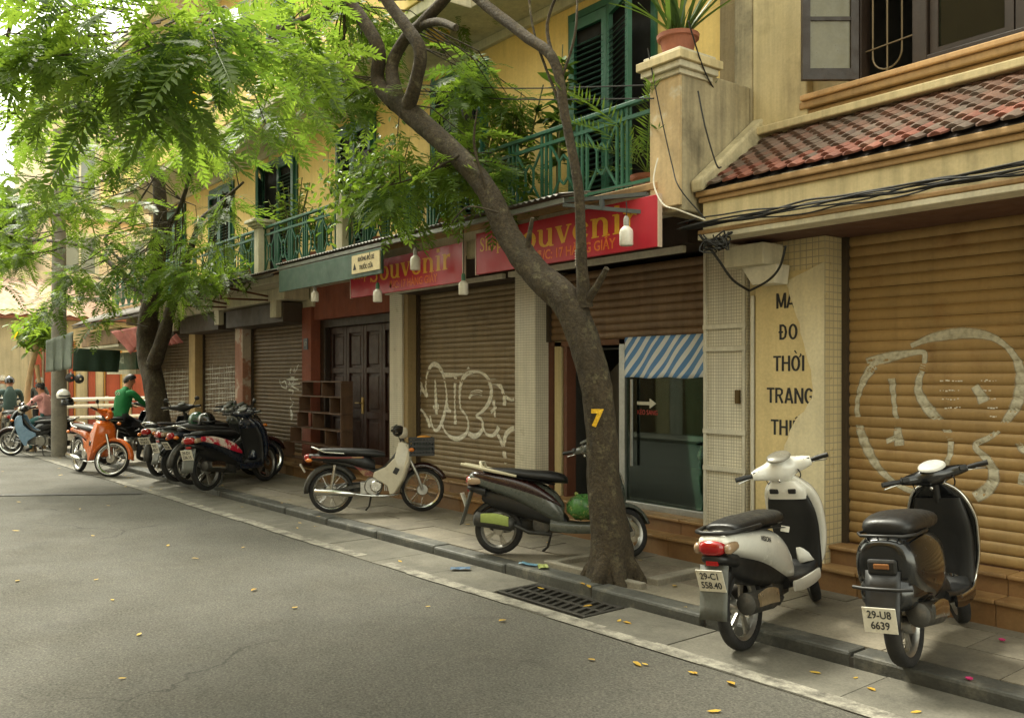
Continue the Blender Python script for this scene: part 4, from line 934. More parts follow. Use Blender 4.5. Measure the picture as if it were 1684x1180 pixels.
# ------------------------------------------------------------------ graffiti and lettering on the fronts
white_sp = paintmat('white_spray', (.78,.75,.64), 1.0); pale_sp = paintmat('pale_grey_spray', (.52,.49,.37), .85); thin_sp = paintmat('thin_white_spray', (.74,.73,.66), .85, 55)
def ribbon(strokes, conv, width, y, z_top, pitch, depth, mat, parent, name='graffiti', soft=.35):
    q = MB(); E = []
    k = 0
    for st in strokes:
        pts = [conv(*p) for p in st]; pts = [(p.x, p.z) for p in pts]
        if len(pts) > 2: pts = catmull(pts, 6)
        fin = [pts[0]]
        for i in range(1, len(pts)):
            a, b = Vector(fin[-1]), Vector(pts[i]); n = max(1, int((b-a).length/.012))
            for j in range(1, n+1): fin.append(tuple(a.lerp(b, j/n)))
        k += 1; rows = []; N = len(fin)
        for i, p in enumerate(fin):
            d = (Vector(fin[min(i+1,N-1)])-Vector(fin[max(i-1,0)])).normalized() if N > 1 else Vector((1,0)); nn = Vector((-d.y, d.x)); w = width*(.85+.3*math.sin(i*.13+k))
            row = []
            for c, e in ((-1,0),(-.62,1),(0,1),(.62,1),(1,0)):
                x, z = p[0]+nn.x*c*w/2, p[1]+nn.y*c*w/2
                t = ((z_top - z) / pitch) % 1.0; t = 1 - t
                yy = y - depth*math.sin(math.pi*min(1,max(0,t/.985)))**.55 - .0015 - .0003*(k % 6)
                row.append((x, yy, z)); E.append(e if e else 0.0)
            rows.append(row)
        q.rings(rows, False, False)
    o = q.build(name, mat, parent)
    a = o.data.attributes.new('edge','FLOAT','POINT'); a.data.foreach_set('value', E)
    return tag(o, kind='stuff')
z1 = lambda s, ox, oy, Y: (lambda x, y: at(ox + x/s, oy + y/s, Y=Y))
GB = [[(965,260),(985,330),(1020,390)],[(975,330),(955,420),(915,475)],[(912,470),(975,475),(1020,540),(1040,598)],[(1040,520),(1055,590),(1080,620),(1110,590),(1140,500),(1155,400),(1145,300),(1125,220),(1090,170),(1050,170),(1020,230),(1010,320),(1020,390)],[(1075,265),(1080,400),(1085,510)],[(1060,460),(1100,455)],[(1130,235),(1200,235),(1270,225),(1310,185)],[(1215,250),(1210,400),(1215,580)],[(1155,430),(1165,470),(1182,490),(1145,480)],[(1250,470),(1290,520),(1305,580),(1290,640),(1240,675),(1190,670),(1140,620),(1125,560),(1145,480)],[(1250,470),(1245,380),(1255,290),(1290,235),(1350,215),(1410,230),(1450,280),(1465,350),(1450,420),(1410,480),(1360,520),(1395,545),(1405,600),(1380,645),(1340,660),(1305,640)],[(1310,400),(1330,365),(1370,355),(1400,365)],[(1435,290),(1490,285),(1530,320),(1555,380),(1600,410),(1622,405)],[(1555,385),(1555,450)],[(1480,410),(1490,530)],[(1460,495),(1500,460)],[(1405,600),(1430,645),(1470,655),(1500,630),(1515,595)],[(1500,635),(1540,720),(1565,850)],[(1545,740),(1565,650),(1600,615),(1622,605)],[(1060,930),(1080,920),(1090,950),(1065,965)]]
ribbon(GB, z1(4.21,460,560,SY-.012), .07, SY, 2.60, .062, .010, white_sp, S_B)
GR_ = [[(800,610),(870,590),(960,570),(1062,560),(1060,620),(1038,700),(1045,760),(1100,840),(1170,920),(1188,1000),(1165,1080),(1120,1160),(1060,1210)],[(832,618),(780,700),(755,800),(765,900),(800,1000),(860,1100),(960,1180),(1060,1215)],[(915,680),(930,830),(952,990)],[(890,970),(962,942)],[(1005,530),(1100,492),(1250,470),(1380,490),(1470,560),(1512,660),(1500,780),(1440,880),(1370,950),(1300,990),(1360,1060),(1388,1130),(1360,1190),(1300,1230)],[(1296,715),(1322,750),(1342,790)],[(1505,970),(1530,1000),(1570,1010)],[(1500,1140),(1540,1150)]]
tag(MB().add([tuple(kp(0,0)*0+at(*q_, z=.0095)) for q_ in ((-60,812.5),(232,809),(232,811.5),(-60,815.5))], [(3,2,1,0)]).build('road_seam', M('tar_seam', (.03,.028,.024), .7, var=.2)), kind='structure')
ribbon(GR_, z1(2.809,1140,380,SY-.02), .078, SY, 2.60, .077, .015, pale_sp, S_R)
GC = [[(1385,530),(1380,575),(1400,590),(1370,600),(1395,640),(1430,660)],[(1405,530),(1402,600),(1385,650)],[(1430,510),(1410,560)],[(1315,600),(1330,640),(1360,650),(1350,610),(1330,620)],[(1360,600),(1430,600)],[(1365,630),(1440,625)],[(1370,660),(1400,670),(1380,710),(1400,740),(1380,770),(1390,800),(1385,840)],[(1383,800),(1392,840)],[(1380,800),(1396,805),(1390,845)]]
ribbon(GC, z1(3.66,100,460,SY-.012), .036, SY, 2.42, .066, .014, thin_sp, S_C)
rg = random.Random(11); GD = []
for i in range(15):
    x = 845 + i*14; GD.append([(x+rg.uniform(-4,4), 520+rg.uniform(-20,60)), (x+rg.uniform(-5,5), 640), (x+rg.uniform(-8,8), 800+rg.uniform(-40,20))])
for i in range(9): y = 540 + i*30; GD.append([(845, y+rg.uniform(-8,8)), (950, y-8), (1055, y-14+rg.uniform(-8,8))])
ribbon(GD, z1(3.66,100,460,SY-.012), .016, SY, 2.42, .066, .014, thin_sp, S_D)
GE = []
for i in range(10): x = 610 + i*17; GE.append([(x+rg.uniform(-4,4), 540+rg.uniform(-20,40)), (x+rg.uniform(-5,5), 680), (x+rg.uniform(-8,8), 830)])
for i in range(11): y = 560 + i*25; GE.append([(610, y+rg.uniform(-8,8)), (690, y-6), (768, y-10+rg.uniform(-8,8))])
ribbon(GE, z1(3.66,100,460,SY-.012), .022, SY, 2.42, .066, .014, thin_sp, S_E)
# faint white dots on the ochre shutter
q = MB(); E = []
for (x0, y0, n) in ((1140,690,8),(1140,735,7),(1150,775,6),(1160,815,6),(1330,690,6),(1340,735,3),(1350,775,4),(1360,815,4),(1370,855,3)):
    for i in range(n):
        p = at(1140+(x0+i*14+rg.uniform(-4,4))/2.809, 380+(y0+rg.uniform(-3,3))/2.809, Y=SY-.02); t = 1-((2.60-p.z)/.077) % 1.0
        yy = SY-.015*math.sin(math.pi*t)**.55-.0022; s = rg.uniform(.003,.008); q.add([(p.x-s,yy,p.z-s*.6),(p.x+s,yy,p.z-s*.6),(p.x+s,yy,p.z+s*.6),(p.x-s,yy,p.z+s*.6)], [(0,1,2,3)]); E += [1,1,1,1]
o = tag(q.build('paint_flecks', white_sp, S_R), kind='stuff'); o.data.attributes.new('edge','FLOAT','POINT').data.foreach_set('value', E)
# lettering pillar
vin = thing('vinyl_sign', 'tan lettered vinyl with torn right side on the pillar beside the ochre shutter', 'sign', (-4.08, 5.69, .2), world=True)
MB().box(-4.375,-3.86,5.693,5.699,.15,2.36).build('sheet', M('tan_vinyl', srgb(208,188,136), .6, var=.08, vs=2, streak=.12), vin)
# block capitals: strokes in a 1 x 1.9 cell
W_ = .26
GLS = {'M': (1.15, [[(.13,0,W_),(.13,1.7,W_)],[(1.0,0,W_),(1.0,1.7,W_)],[(.18,1.62,.24),(.56,.15,.22)],[(.95,1.62,.24),(.57,.15,.22)]]),
 'A': (1.05, [[(.10,0,.24),(.48,1.7,.26)],[(.88,0,.24),(.50,1.7,.26)],[(.25,.45,.22),(.73,.45,.22)]]), 'Y': (.95, [[(.08,1.7,.26),(.45,.75,.24)],[(.82,1.7,.26),(.45,.75,.24)],[(.45,0,W_),(.45,.8,W_)]]),
 'D': (1.1, [[(.2,0,W_),(.2,1.7,W_)],[(.2,1.58,.24),(.5,1.58,.24),(.72,1.4,.25),(.82,.85,.27),(.72,.30,.25),(.5,.12,.24),(.2,.12,.24)],[(-.02,.85,.2),(.5,.85,.2)]]),
 'O': (1.1, [ell(.5,.85,.37,.75,0,360,.27,.22)]), 'T': (.95, [[(.45,0,W_),(.45,1.7,W_)],[(.0,1.59,.22),(.9,1.59,.22)]]),
 'H': (1.08, [[(.15,0,W_),(.15,1.7,W_)],[(.85,0,W_),(.85,1.7,W_)],[(.2,.9,.22),(.8,.9,.22)]]), 'I': (.46, [[(.2,0,W_),(.2,1.7,W_)]]),
 'R': (1.08, [[(.15,0,W_),(.15,1.7,W_)],[(.2,1.59,.22),(.55,1.59,.22),(.78,1.45,.24),(.80,1.1,.24),(.62,.88,.22),(.2,.86,.22)],[(.5,.86,.24),(.86,0,.26)]]),
 'N': (1.12, [[(.15,0,W_),(.15,1.7,W_)],[(.9,0,W_),(.9,1.7,W_)],[(.2,1.6,.24),(.85,.1,.24)]]), 'G': (1.12, [ell(.5,.85,.37,.75,40,330,.27,.22),[(.55,.78,.2),(.92,.78,.2)],[(.84,.1,.22),(.84,.8,.22)]]),
 'E': (.95, [[(.15,0,W_),(.15,1.7,W_)],[(.15,1.59,.22),(.8,1.59,.22)],[(.15,.88,.22),(.72,.88,.22)],[(.15,.11,.22),(.8,.11,.22)]]),
 '^': (0, [[(-.72,1.86,.1),(-.50,2.08,.12)],[(-.28,1.86,.1),(-.50,2.08,.12)],[(-.36,2.10,.1),(-.2,2.34,.12)]]), '`': (0, [[(-.72,2.25,.16),(-.5,1.92,.12)],[(-.2,1.5,.16),(-.02,1.75,.18),(-.08,1.9,.14)]])}
GL.update({'cap'+k: v for k, v in GLS.items()})
def block_text(word, size, mat, parent, Xc, Y, z, sq=.8):
    wd_ = sum(GLS[c][0] for c in word)*size*sq; keep = dict(GL)
    for c in word: GL[c] = GLS[c]
    o = serif_text(word, size, mat, parent, Xc-wd_/2, Y, z, sq=sq); GL.clear(); GL.update(keep); return o
for bd, py, X in (('MAY',506,-4.06),('DO',558,-4.075),('THO`I',610,-4.07),('TRANG',663,-4.06),('THIE^T',716,-4.06)):
    block_text(bd, .068, blk, vin, X, 5.6925, 1.58+(618-py)/221, 1.16)
torn = [(425,235),(440,262),(448,300),(462,335),(468,360),(478,395),(492,425),(496,470),(512,520),(522,565),(530,600),(546,640),(549,690),(553,730),(547,772),(528,800),(512,832),(488,850),(470,880),(448,920),(436,960),(422,985),(412,1040),(404,1090),(395,1160),(388,1260)]
P2 = [at(1140+x/2.809+random.uniform(-.6,.6), 380+y/2.809, Y=5.69) for x, y in torn]; zr = [2.40, .15]
poly = [(p.x, p.z) for p in P2] + [(P2[-1].x, .14), (-3.772,.14), (-3.772,2.40)]
MB().prism(poly[::-1], 5.6885, 5.6908, 'y').build('torn_patch', M('torn_backing', srgb(214,203,168), .75, var=.1, vs=3, streak=.15, bump=.15, bs=50), vin)
# ------------------------------------------------------------------ electric boxes and cables on the cream house
eb = thing('electric_box', 'white electric meter box hanging under the canopy corner', 'electric box', (-4.25,5.4,2.3), world=True)
MB().box(-4.46,-4.10,5.42,5.66,2.40,2.56).build('box', white_t, eb, bevel=.008)
MB().prism([(-4.36,2.40),(-4.26,2.26),(-4.06,2.26),(-4.04,2.40)], 5.50, 5.66, 'y').build('lower_cover', white_metal, eb, bevel=.006)
cb = thing('cable_bundle', 'black bundle of cables running along the canopy fascia', 'cables', (-3,5.1,2.68), world=True)
rn = random.Random(3)
for k in range(7):
    ph = rn.uniform(0,6); pts = []
    for i in range(26):
        x = -4.6 + i*.22; pts.append((x, EY-.035-.012*k+.01*math.sin(i*.7+ph), 2.675+.006*k+.016*math.sin(i*.55+ph)+.012*rn.uniform(-1,1)))
    MB().tube(catmull(pts,3), rn.uniform(.004,.008), 6).build('cable', cable_m, cb, 60)
def wire(label, pts, r=.006, mat=None, grp='loose wires on the house fronts'):
    P_ = [Vector(p) for p in pts]; o = MB().tube(catmull([tuple(p) for p in P_], 6), r, 5).build('wire', mat or cable_m, None, 60); return tag(o, label, 'wire', grp)
A = lambda px, py, Y: tuple(at(px, py, Y=Y))
wire('black wire looping from the canopy corner down to the electric box', [A(1150,385,5.1),A(1180,425,5.2),A(1205,460,5.4),A(1232,478,5.6)], .01)
wire('black wire curving below the electric box', [A(1232,478,5.6),A(1262,462,5.4),A(1282,440,5.3),A(1292,405,5.2)], .009)
wire('thin cable hanging down the front of the balcony pier', [A(1065,80,4.9),A(1085,180,4.93),A(1105,270,4.94),A(1118,310,4.9),A(1160,360,5.0)], .005)
wire('cream cord looping around the foot of the balcony pier', [A(1082,260,4.93),A(1075,300,4.9),A(1090,335,4.85),A(1115,345,4.85),A(1160,362,5.0)], .006, white_metal)
wire('cable slanting over the side of the balcony pier to the wall', [A(1132,35,4.9),A(1160,120,5.2),A(1195,175,5.6),A(1222,195,5.78)], .006)
wire('pair of cables drooping over the rendered side of the pier', [A(1148,150,5.0),A(1160,210,5.0),A(1178,270,5.05),A(1186,275,5.1)], .006)
tangle = thing('cable_tangle', 'messy knot of black cables at the canopy corner below the pier', 'cables', A(1172,395,5.1), world=True)
for k in range(9):
    c = at(1172, 398, Y=5.08); pts = [(c.x+rn.uniform(-.12,.16), c.y+rn.uniform(-.03,.05), c.z+rn.uniform(-.07,.07)) for _ in range(6)]
    MB().tube(catmull(pts,4), .006, 5).build('cable', cable_m, tangle, 60)
for (a, b) in ((A(690,140,4.95),A(1075,140,4.95)),(A(690,155,4.95),A(1075,162,4.95))):
    wire('%s thin wire strung across the balcony above the green railing' % ('upper' if a[2] > A(690,150,4.95)[2] else 'lower'), [a, ((a[0]+b[0])/2,(a[1]+b[1])/2,(a[2]+b[2])/2-.03), b], .006)
# ------------------------------------------------------------------ stepped wooden shelf by the door
shf = thing('wooden_shelf', 'stepped open wooden shelf standing before the dark double door', 'shelf', (-11.8,5.5,.36), world=True)
wd = M('worn_wood', srgb(88,62,40), .6, var=.25, vs=4, streak=.3, fine=.1)
lv = [(.37,-12.95),(.60,-12.7),(.83,-12.45),(1.06,-12.38),(1.29,-12.28),(1.5,-12.28)]
for i, (z, xl) in enumerate(lv): MB().box(xl if i < 5 else -12.28,-11.0,5.48,5.66,z-.009,z+.009).build('board', wd, shf, bevel=.003)
for i in range(5):
    z0, z1_ = lv[i][0]+.012, lv[i+1][0]-.012
    for x in (lv[i][1]+.012, -11.02, [-11.75,-11.5,-11.9,-11.35,-11.6][i]): MB().box(x-.009,x+.009,5.482,5.658,z0,z1_).build('upright', wd, shf)
nb = MB().box(-12.78,-12.64,FY-.014,FY-.002,1.98,2.15).build('number_plate', M('blue_plate', srgb(70,80,92), .4), house)
put_text('17', .1, white_metal, house, -12.71, FY-.016, 2.06, 0, .9, name='plate_number')
# ------------------------------------------------------------------ striped cloth, arrow, things in the shop
def stripemat():
    m = M('striped_tarp', srgb(225,226,224), .6, var=.05); n, l = m.node_tree.nodes, m.node_tree.links; b = n['Principled BSDF']
    g = n.new('ShaderNodeNewGeometry'); mp = n.new('ShaderNodeMapping'); mp.inputs['Rotation'].default_value = (0, R(-42), 0); l.new(g.outputs['Position'], mp.inputs['Vector'])
    w = n.new('ShaderNodeTexWave'); w.inputs['Scale'].default_value = 3.6; w.inputs['Distortion'].default_value = .7; w.inputs['Detail'].default_value = 1; l.new(mp.outputs[0], w.inputs['Vector'])
    w2 = n.new('ShaderNodeTexWave'); w2.inputs['Scale'].default_value = 9.3; w2.inputs['Distortion'].default_value = .5; l.new(mp.outputs[0], w2.inputs['Vector'])
    r = n.new('ShaderNodeValToRGB'); r.color_ramp.interpolation = 'CONSTANT'; e = r.color_ramp.elements; e[0].color = (*srgb(92,140,196),1); e[1].position = .55; e[1].color = (*srgb(222,226,228),1)
    ad = n.new('ShaderNodeMath'); ad.operation = 'MULTIPLY_ADD'; ad.inputs[1].default_value = .35; l.new(w2.outputs['Fac'], ad.inputs[0]); l.new(w.outputs['Fac'], ad.inputs[2])
    sb = n.new('ShaderNodeMath'); sb.operation = 'SUBTRACT'; sb.inputs[1].default_value = .17; l.new(ad.outputs[0], sb.inputs[0]); l.new(sb.outputs[0], r.inputs[0]); l.new(r.outputs[0], b.inputs['Base Color']); return m
q = MB(); rows = []
for i in range(9):
    z = 1.94 - i*.047; rows.append([(-6.02+1.08*j/40, SY-.045-.012*math.sin(j*.55+i*.12)*(i/8)**.6, z+.006*math.sin(j*.4)*(i/8)) for j in range(41)])
q.rings(rows, False, False); tarp = q.build('striped_tarp', stripemat(), None, 60); sm = tarp.modifiers.new('t','SOLIDIFY'); sm.thickness = .003
tag(tarp, 'blue and white striped tarpaulin hung across the shop window', 'tarpaulin')
arr = thing('arrow_sticker', 'white arrow sticker with red words on the shop glass', 'sticker', (-5.75,SY-.02,1.3), world=True)
MB().prism([(-5.90,1.315),(-5.90,1.345),(-5.74,1.345),(-5.74,1.375),(-5.66,1.33),(-5.74,1.285),(-5.74,1.315)], SY-.010, SY-.006, 'y').build('arrow', white_metal, arr)
put_text('KÉO SANG', .062, M('red_print', srgb(170,60,50), .6), arr, -5.77, SY-.008, 1.245, 0, .85)
lt = thing('shop_counter', 'low pale counter standing inside the dark shop', 'counter', (-5.4,6.7,.3), world=True)
MB().box(-6.0,-4.7,6.35,6.8,.305,.80).build('cabinet', M('cabinet_reflection', srgb(184,176,118), .5, var=.35, vs=5, dirt=(srgb(90,92,60),4,.45,.65)), lt, bevel=.01)  # yellow-green mottling painted as the bright reflection low in the shop glass
MB().box(-6.03,-4.67,6.32,6.83,.802,.835).build('top', M('counter_top', srgb(120,110,90), .3), lt, bevel=.008)
def garment(x, y, c, k):
    g = thing('hanging_garment', 'dark %s garment hanging at the back of the open shop' % k, 'garment', (x, y, 1.0), group='garments in the shop', world=True)
    q = MB(); rr = []
    for i, (z, w) in enumerate(((.75,.24),(1.1,.2),(1.45,.18),(1.62,.2),(1.72,.06))): rr.append([(x+w*math.cos(a), y+.06*math.sin(a)*(1+.3*math.sin(a*5+i)), z) for a in [2*math.pi*j/18 for j in range(18)]])
    q.rings(rr).build('cloth', M('cloth_'+k, c, .9, var=.2), g, 60)
    MB().tube([(x,y,1.70),(x,y,1.86)],.006,5).build('hanger', steel, g)
for x, c, k in ((-5.85,srgb(120,60,45),'rust'),(-5.45,srgb(60,80,100),'blue'),(-5.1,srgb(110,100,60),'olive'),(-6.4,srgb(70,66,60),'grey')): garment(x, 6.28, c, k)
rk = MB().tube([(-7.0,6.32,1.86),(-4.7,6.32,1.86)],.014,6).build('clothes_rail', steel); tag(rk, 'steel clothes rail inside the dark shop', 'rail')
sr = thing('shop_rack', 'narrow rack of goods just inside the open doorway', 'rack', (-6.75,6.8,.3), world=True)
for z in (.55,.8,1.05,1.3): MB().box(-6.9,-6.45,6.7,7.0,z,z+.02).build('shelf_board', steel, sr)
for x in (-6.89,-6.46): MB().box(x-.01,x+.01,6.7,6.72,.3,1.5).build('upright', steel, sr)
for i in range(10):
    z = (.57,.82,1.07,1.32)[i % 4]; x = -6.86+.04*i; MB().box(x,x+.035,6.74,6.9,z,z+.08+.03*(i%3)).build('goods', M('goods_%d' % (i%3), (srgb(150,140,120),srgb(80,90,100),srgb(140,90,70))[i%3], .6), sr)
# ------------------------------------------------------------------ balcony plants
pot_m = M('terracotta_pot', srgb(142,88,68), .8, var=.18, vs=6, bump=.2)
def pot(t, x, y, z, r, h): return MB().lathe([(.001,z),(r*.68,z),(r*.92,z+h*.8),(r*1.06,z+h*.82),(r*1.08,z+h),(r*.95,z+h),(r*.9,z+h*.8),(.001,z+h*.78)], (x,y,0), n=20).build('pot', pot_m, t, 45)
def plant(name, label, x, y, z, kind, h, n, mat, seed, pr=.13, ph=.18, group=None, leaf=None):
    rn = random.Random(seed); t = thing(name, label, 'plant', (x,y,z), group=group, world=True); pot(t, x, y, z, pr, ph); items = []; st = MB(); top = z+ph
    if kind == 'blade':
        T = []
        for k in range(4):
            L = 1.0; pts = []; N = 7; w = .05; vs = []; fs = []
            for i in range(N+1):
                u_ = i/N; b = w*math.sin(math.pi*min(1,.25+.75*u_))**.7*(1 if i < N else .05); xx = u_*L; zz = -.10*k*u_*u_*L
                vs += [(xx,-b/2,zz),(xx,b/2,zz+.01)]
            for i in range(N): fs += [(2*i,2*i+1,2*i+3),(2*i,2*i+3,2*i+2)]
            T.append((np.array(vs), np.array(fs)))
        for _ in range(n):
            az = rn.uniform(0,6.28); el = rn.uniform(.75,1.5); d = np.array((math.cos(az)*math.cos(el), math.sin(az)*math.cos(el), math.sin(el)))
            items.append((rn.randrange(4), np.array((x+rn.uniform(-.06,.06),y+rn.uniform(-.06,.06),top-.03)), frame(d, rn.uniform(-.4,.4)), h*rn.uniform(.6,1.1), rn.random()))
        merged_leaves('leaves', T, items, mat, t, (x,y,z))
    elif kind == 'frond':
        for _ in range(n):
            az = rn.uniform(0,6.28); el = rn.uniform(.2,1.2); d = np.array((math.cos(az)*math.cos(el), math.sin(az)*math.cos(el), math.sin(el)))
            items.append((0, np.array((x,y,top+rn.uniform(0,.1))), frame(d), h*rn.uniform(.6,1.0), rn.random()))
        merged_leaves('fronds', [frond_arrays(1.0, 26, .17, .016, .55, 3)], items, mat, t, (x,y,z))
    else:
        T = [leaf_arrays(*(leaf or (.3,.13)))]; ns = 3 if kind == 'stem' else 14
        for s_ in range(ns):
            az = rn.uniform(0,6.28); sp = rn.uniform(.05,.25 if kind == 'stem' else .5); e = np.array((x+math.cos(az)*sp, y+math.sin(az)*sp*.6, top+h*rn.uniform(.65,1.0)))
            st.tube([(x,y,top-.05),((x+e[0])/2,(y+e[1])/2,top+h*.45),tuple(e)], [.012,.01,.006], 5)
            for i in range(n//ns):
                u_ = rn.uniform(.25,1.0); p = np.array((x,y,top))*(1-u_)+e*u_; a2 = rn.uniform(0,6.28); d = np.array((math.cos(a2),math.sin(a2),rn.uniform(-.5,.6)))
                items.append((0, p, frame(d, rn.uniform(-.5,.5)), rn.uniform(.6,1.15), rn.random()))
        st.build('stems', M('plant_stem', srgb(90,92,52), .7), t); merged_leaves('leaves', T, items, mat, t, (x,y,z))
    return t
plant('potted_plant', 'upright sword leaved plant in a terracotta pot on the balcony pier', -4.66, 5.13, 3.99, 'blade', .75, 46, leaf_d, 1, .15, .17)
plant('potted_plant', 'feathery palm in a pot behind the railing near the pier', -5.25, 5.4, 3.06, 'frond', 1.05, 14, leaf_d, 2)
plant('potted_plant', 'tall broad leaved plant with spotted leaves before the green balcony door', -6.35, 5.35, 3.06, 'stem', 1.45, 75, leaf_d, 3, leaf=(.21,.085))
plant('potted_plant', 'bushy dark potted plant behind the railing left of the thin limb', -7.1, 5.4, 3.06, 'bush', 1.2, 150, leaf_d, 4, leaf=(.2,.06))
plant('potted_plant', 'agave like rosette plant above the railing behind the leaning trunk', -8.3, 5.35, 3.06, 'blade', .9, 26, leaf_l, 5, .16,.22)
plant('potted_plant', 'dark bushy potted plant right of the agave on the balcony', -7.7, 5.35, 3.06, 'bush', 1.25, 150, leaf_d, 14, leaf=(.2,.06))
plant('potted_plant', 'light green leafy shrub behind the railing next to the white post', -9.5, 5.3, 3.06, 'bush', 1.25, 420, leaf_l, 6, leaf=(.12,.05))
plant('potted_plant', 'small bright plant in a pot behind the lower railing bars', -8.9, 5.3, 3.06, 'bush', .6, 160, leaf_l, 7, leaf=(.11,.05))
plant('potted_plant', 'sparse light green shrub before the half open far balcony door', -12.2, 5.3, 3.06, 'bush', 1.15, 260, leaf_l, 8, leaf=(.13,.04))
plant('potted_plant', 'trailing green plant spilling over the railing left of the capped post', -13.6, 5.2, 3.06, 'bush', .7, 240, leaf_l, 9, leaf=(.12,.04))
plant('potted_plant', 'trailing green plant beside the capped post nearest the foliage', -14.8, 5.2, 3.06, 'bush', .6, 240, leaf_l, 10, leaf=(.12,.04))
plant('potted_plant', 'narrow leaved plant behind the railing between the white posts', -11.2, 5.25, 3.06, 'bush', .6, 200, leaf_l, 12, leaf=(.14,.035))
# creeper over the railing and the awning
def creeper(label, a, b, y, z, n, mat, seed, sp=(.12,.1), leaf=(.09,.04)):
    rn = random.Random(seed); t = thing('creeper', label, 'plant', (a,y,z), world=True); st = MB(); items = []
    for k in range(6): st.tube(catmull([(a+(b-a)*i/7, y+rn.gauss(0,sp[0]*.5), z+rn.gauss(0,sp[1])) for i in range(8)],3), .005, 4)
    for _ in range(n):
        p = np.array((rn.uniform(a,b), y+rn.gauss(0,sp[0]), z+rn.gauss(0,sp[1]))); d = np.array([rn.uniform(-1,1),rn.uniform(-1,.3),rn.uniform(-1,.5)]); items.append((0, p, frame(d, rn.uniform(-1,1)), rn.uniform(.7,1.3), rn.random()))
    st.build('stems', MATS['plant_stem'], t); merged_leaves('leaves', [leaf_arrays(*leaf)], items, mat, t, (a,y,z))
creeper('light creeper hanging over the railing beside the white balcony post', -10.3, -8.7, 5.0, 3.85, 900, leaf_l, 5, (.16,.24))
creeper('green creeper spilling over the far railing onto the dark awning', -16.0, -12.9, 4.95, 3.12, 700, leaf_l, 6, (.1,.1), (.12,.03))
speaker = None
for i, (px, py) in enumerate(((735,190),(583,262))):
    p = at(px, py, Y=5.5); t = thing('loudspeaker', ('black loudspeaker on the balcony wall above the leaning trunk','black loudspeaker on the balcony wall above the light creeper')[i], 'speaker', (p.x,5.6,p.z), world=True)
    MB().obox((p.x,5.7,p.z),(.22,.2,.26),Matrix.Rotation(.3,3,'Z')).build('cabinet', M('speaker_black', (.025,.025,.025), .6), t, bevel=.012)
    MB().bar((p.x,5.78,p.z),(p.x,5.9,p.z),.04).build('wall_bracket', steel, t)
# ceiling lamp under the upper slab
cl = thing('ceiling_lamp', 'round yellow ceiling lamp under the upper balcony slab', 'lamp', tuple(at(718,62,Y=5.35)), world=True)
p = at(718,62,Y=5.3); MB().lathe([(.001,5.24),(.08,5.25),(.14,5.30),(.15,5.36)], (p.x,p.y,0), n=20).build('shade', M('amber_glass', srgb(214,176,70), .3), cl, 60)
MB().lathe([(.15,5.345),(.16,5.358)], (p.x,p.y,0), n=20).build('base_ring', white_metal, cl)
# ------------------------------------------------------------------ fallen leaves and litter
fl_y = leafmat('fallen_leaf', (.42,.25,.03), (.58,.40,.07), .15); rn = random.Random(21)
fm = []
for k in range(5):
    v, f = leaf_arrays(.085, .036); v = v.copy(); v[:,2] = .004*np.sin(v[:,0]*40+k)+.004+ .14*np.abs(v[:,1]); me = bpy.data.meshes.new('fallen_leaf'); me.from_pydata(v.tolist(), [], f.tolist()); me.materials.append(fl_y)
    me.attributes.new('rnd','FLOAT','POINT').data.foreach_set('value', np.full(len(v), k/5.0, dtype=np.float32)); fm.append(me)
spots = [(820,1022),(1066,1093),(1146,1108),(1208,1127),(1016,1022),(1024,1022),(1440,1136),(1516,1170),(975,996),(895,968),(232,1040),(480,1000)]
for i in range(115):
    if i < len(spots): p = at(*spots[i], z=.008)
    else:
        u_ = rn.uniform(-20,-1.2); w_ = rn.choice((rn.gauss(-.3,.25), rn.gauss(-.9,.8), rn.uniform(0,1.2), rn.uniform(-4,-.6))); p = kp(u_, w_); w_ = min(1.2, w_); p.z = .006
        if w_ >= 0: p = kp(u_, w_, PZ+.004)
    o = inst('fallen_leaf', fm[rn.randrange(5)], None, tuple(p), (rn.uniform(-.03,.03),rn.uniform(-.03,.03),rn.uniform(0,6.28)), (rn.uniform(.45,.95),)*3)
    on_kerb = p.z > .05
    tag(o, 'small yellow leaf fallen on the pavement slabs' if on_kerb else 'small yellow leaf fallen on the road or gutter', 'leaf', 'fallen leaves on the pavement' if on_kerb else 'fallen leaves on the road')
pinkm = M('pink_petal', srgb(190,50,110), .6)
for i, (px, py) in enumerate(((1648,1054),(1594,1118))):
    p = at(px, py, z=PZ+.006); o = MB().lathe([(.001,.004),(.014,.006),(.019,.014),(.012,.012),(.001,.008)], n=7).build('petal', pinkm); o.location = p
    tag(o, ('pink petal lying on the pavement nearest the right edge','pink petal lying on the pavement behind the black scooter wheel')[i], 'petal')
for i, (px, py, c, lab) in enumerate(((870,930,srgb(90,130,150),'crumpled blue wrapper on the pavement beside the grey green scooter'),(893,934,srgb(150,160,90),'crumpled green paper on the pavement beside the leaning tree'),(757,937,srgb(70,95,120),'flat blue scrap lying in the gutter'))):
    p = at(px, py, z=PZ+.005 if i < 2 else .006); q = MB(); rr = []
    for a_ in range(5): rr.append([(-.08+.04*a_, -.04+.02*b_, .012+.014*rn.random()) for b_ in range(5)])
    o = q.rings(rr, False, False).build('litter', M('litter_%d' % i, c, .5)); o.location = p; o.rotation_euler = (0,0,rn.uniform(0,3)); tag(o, lab, 'litter')
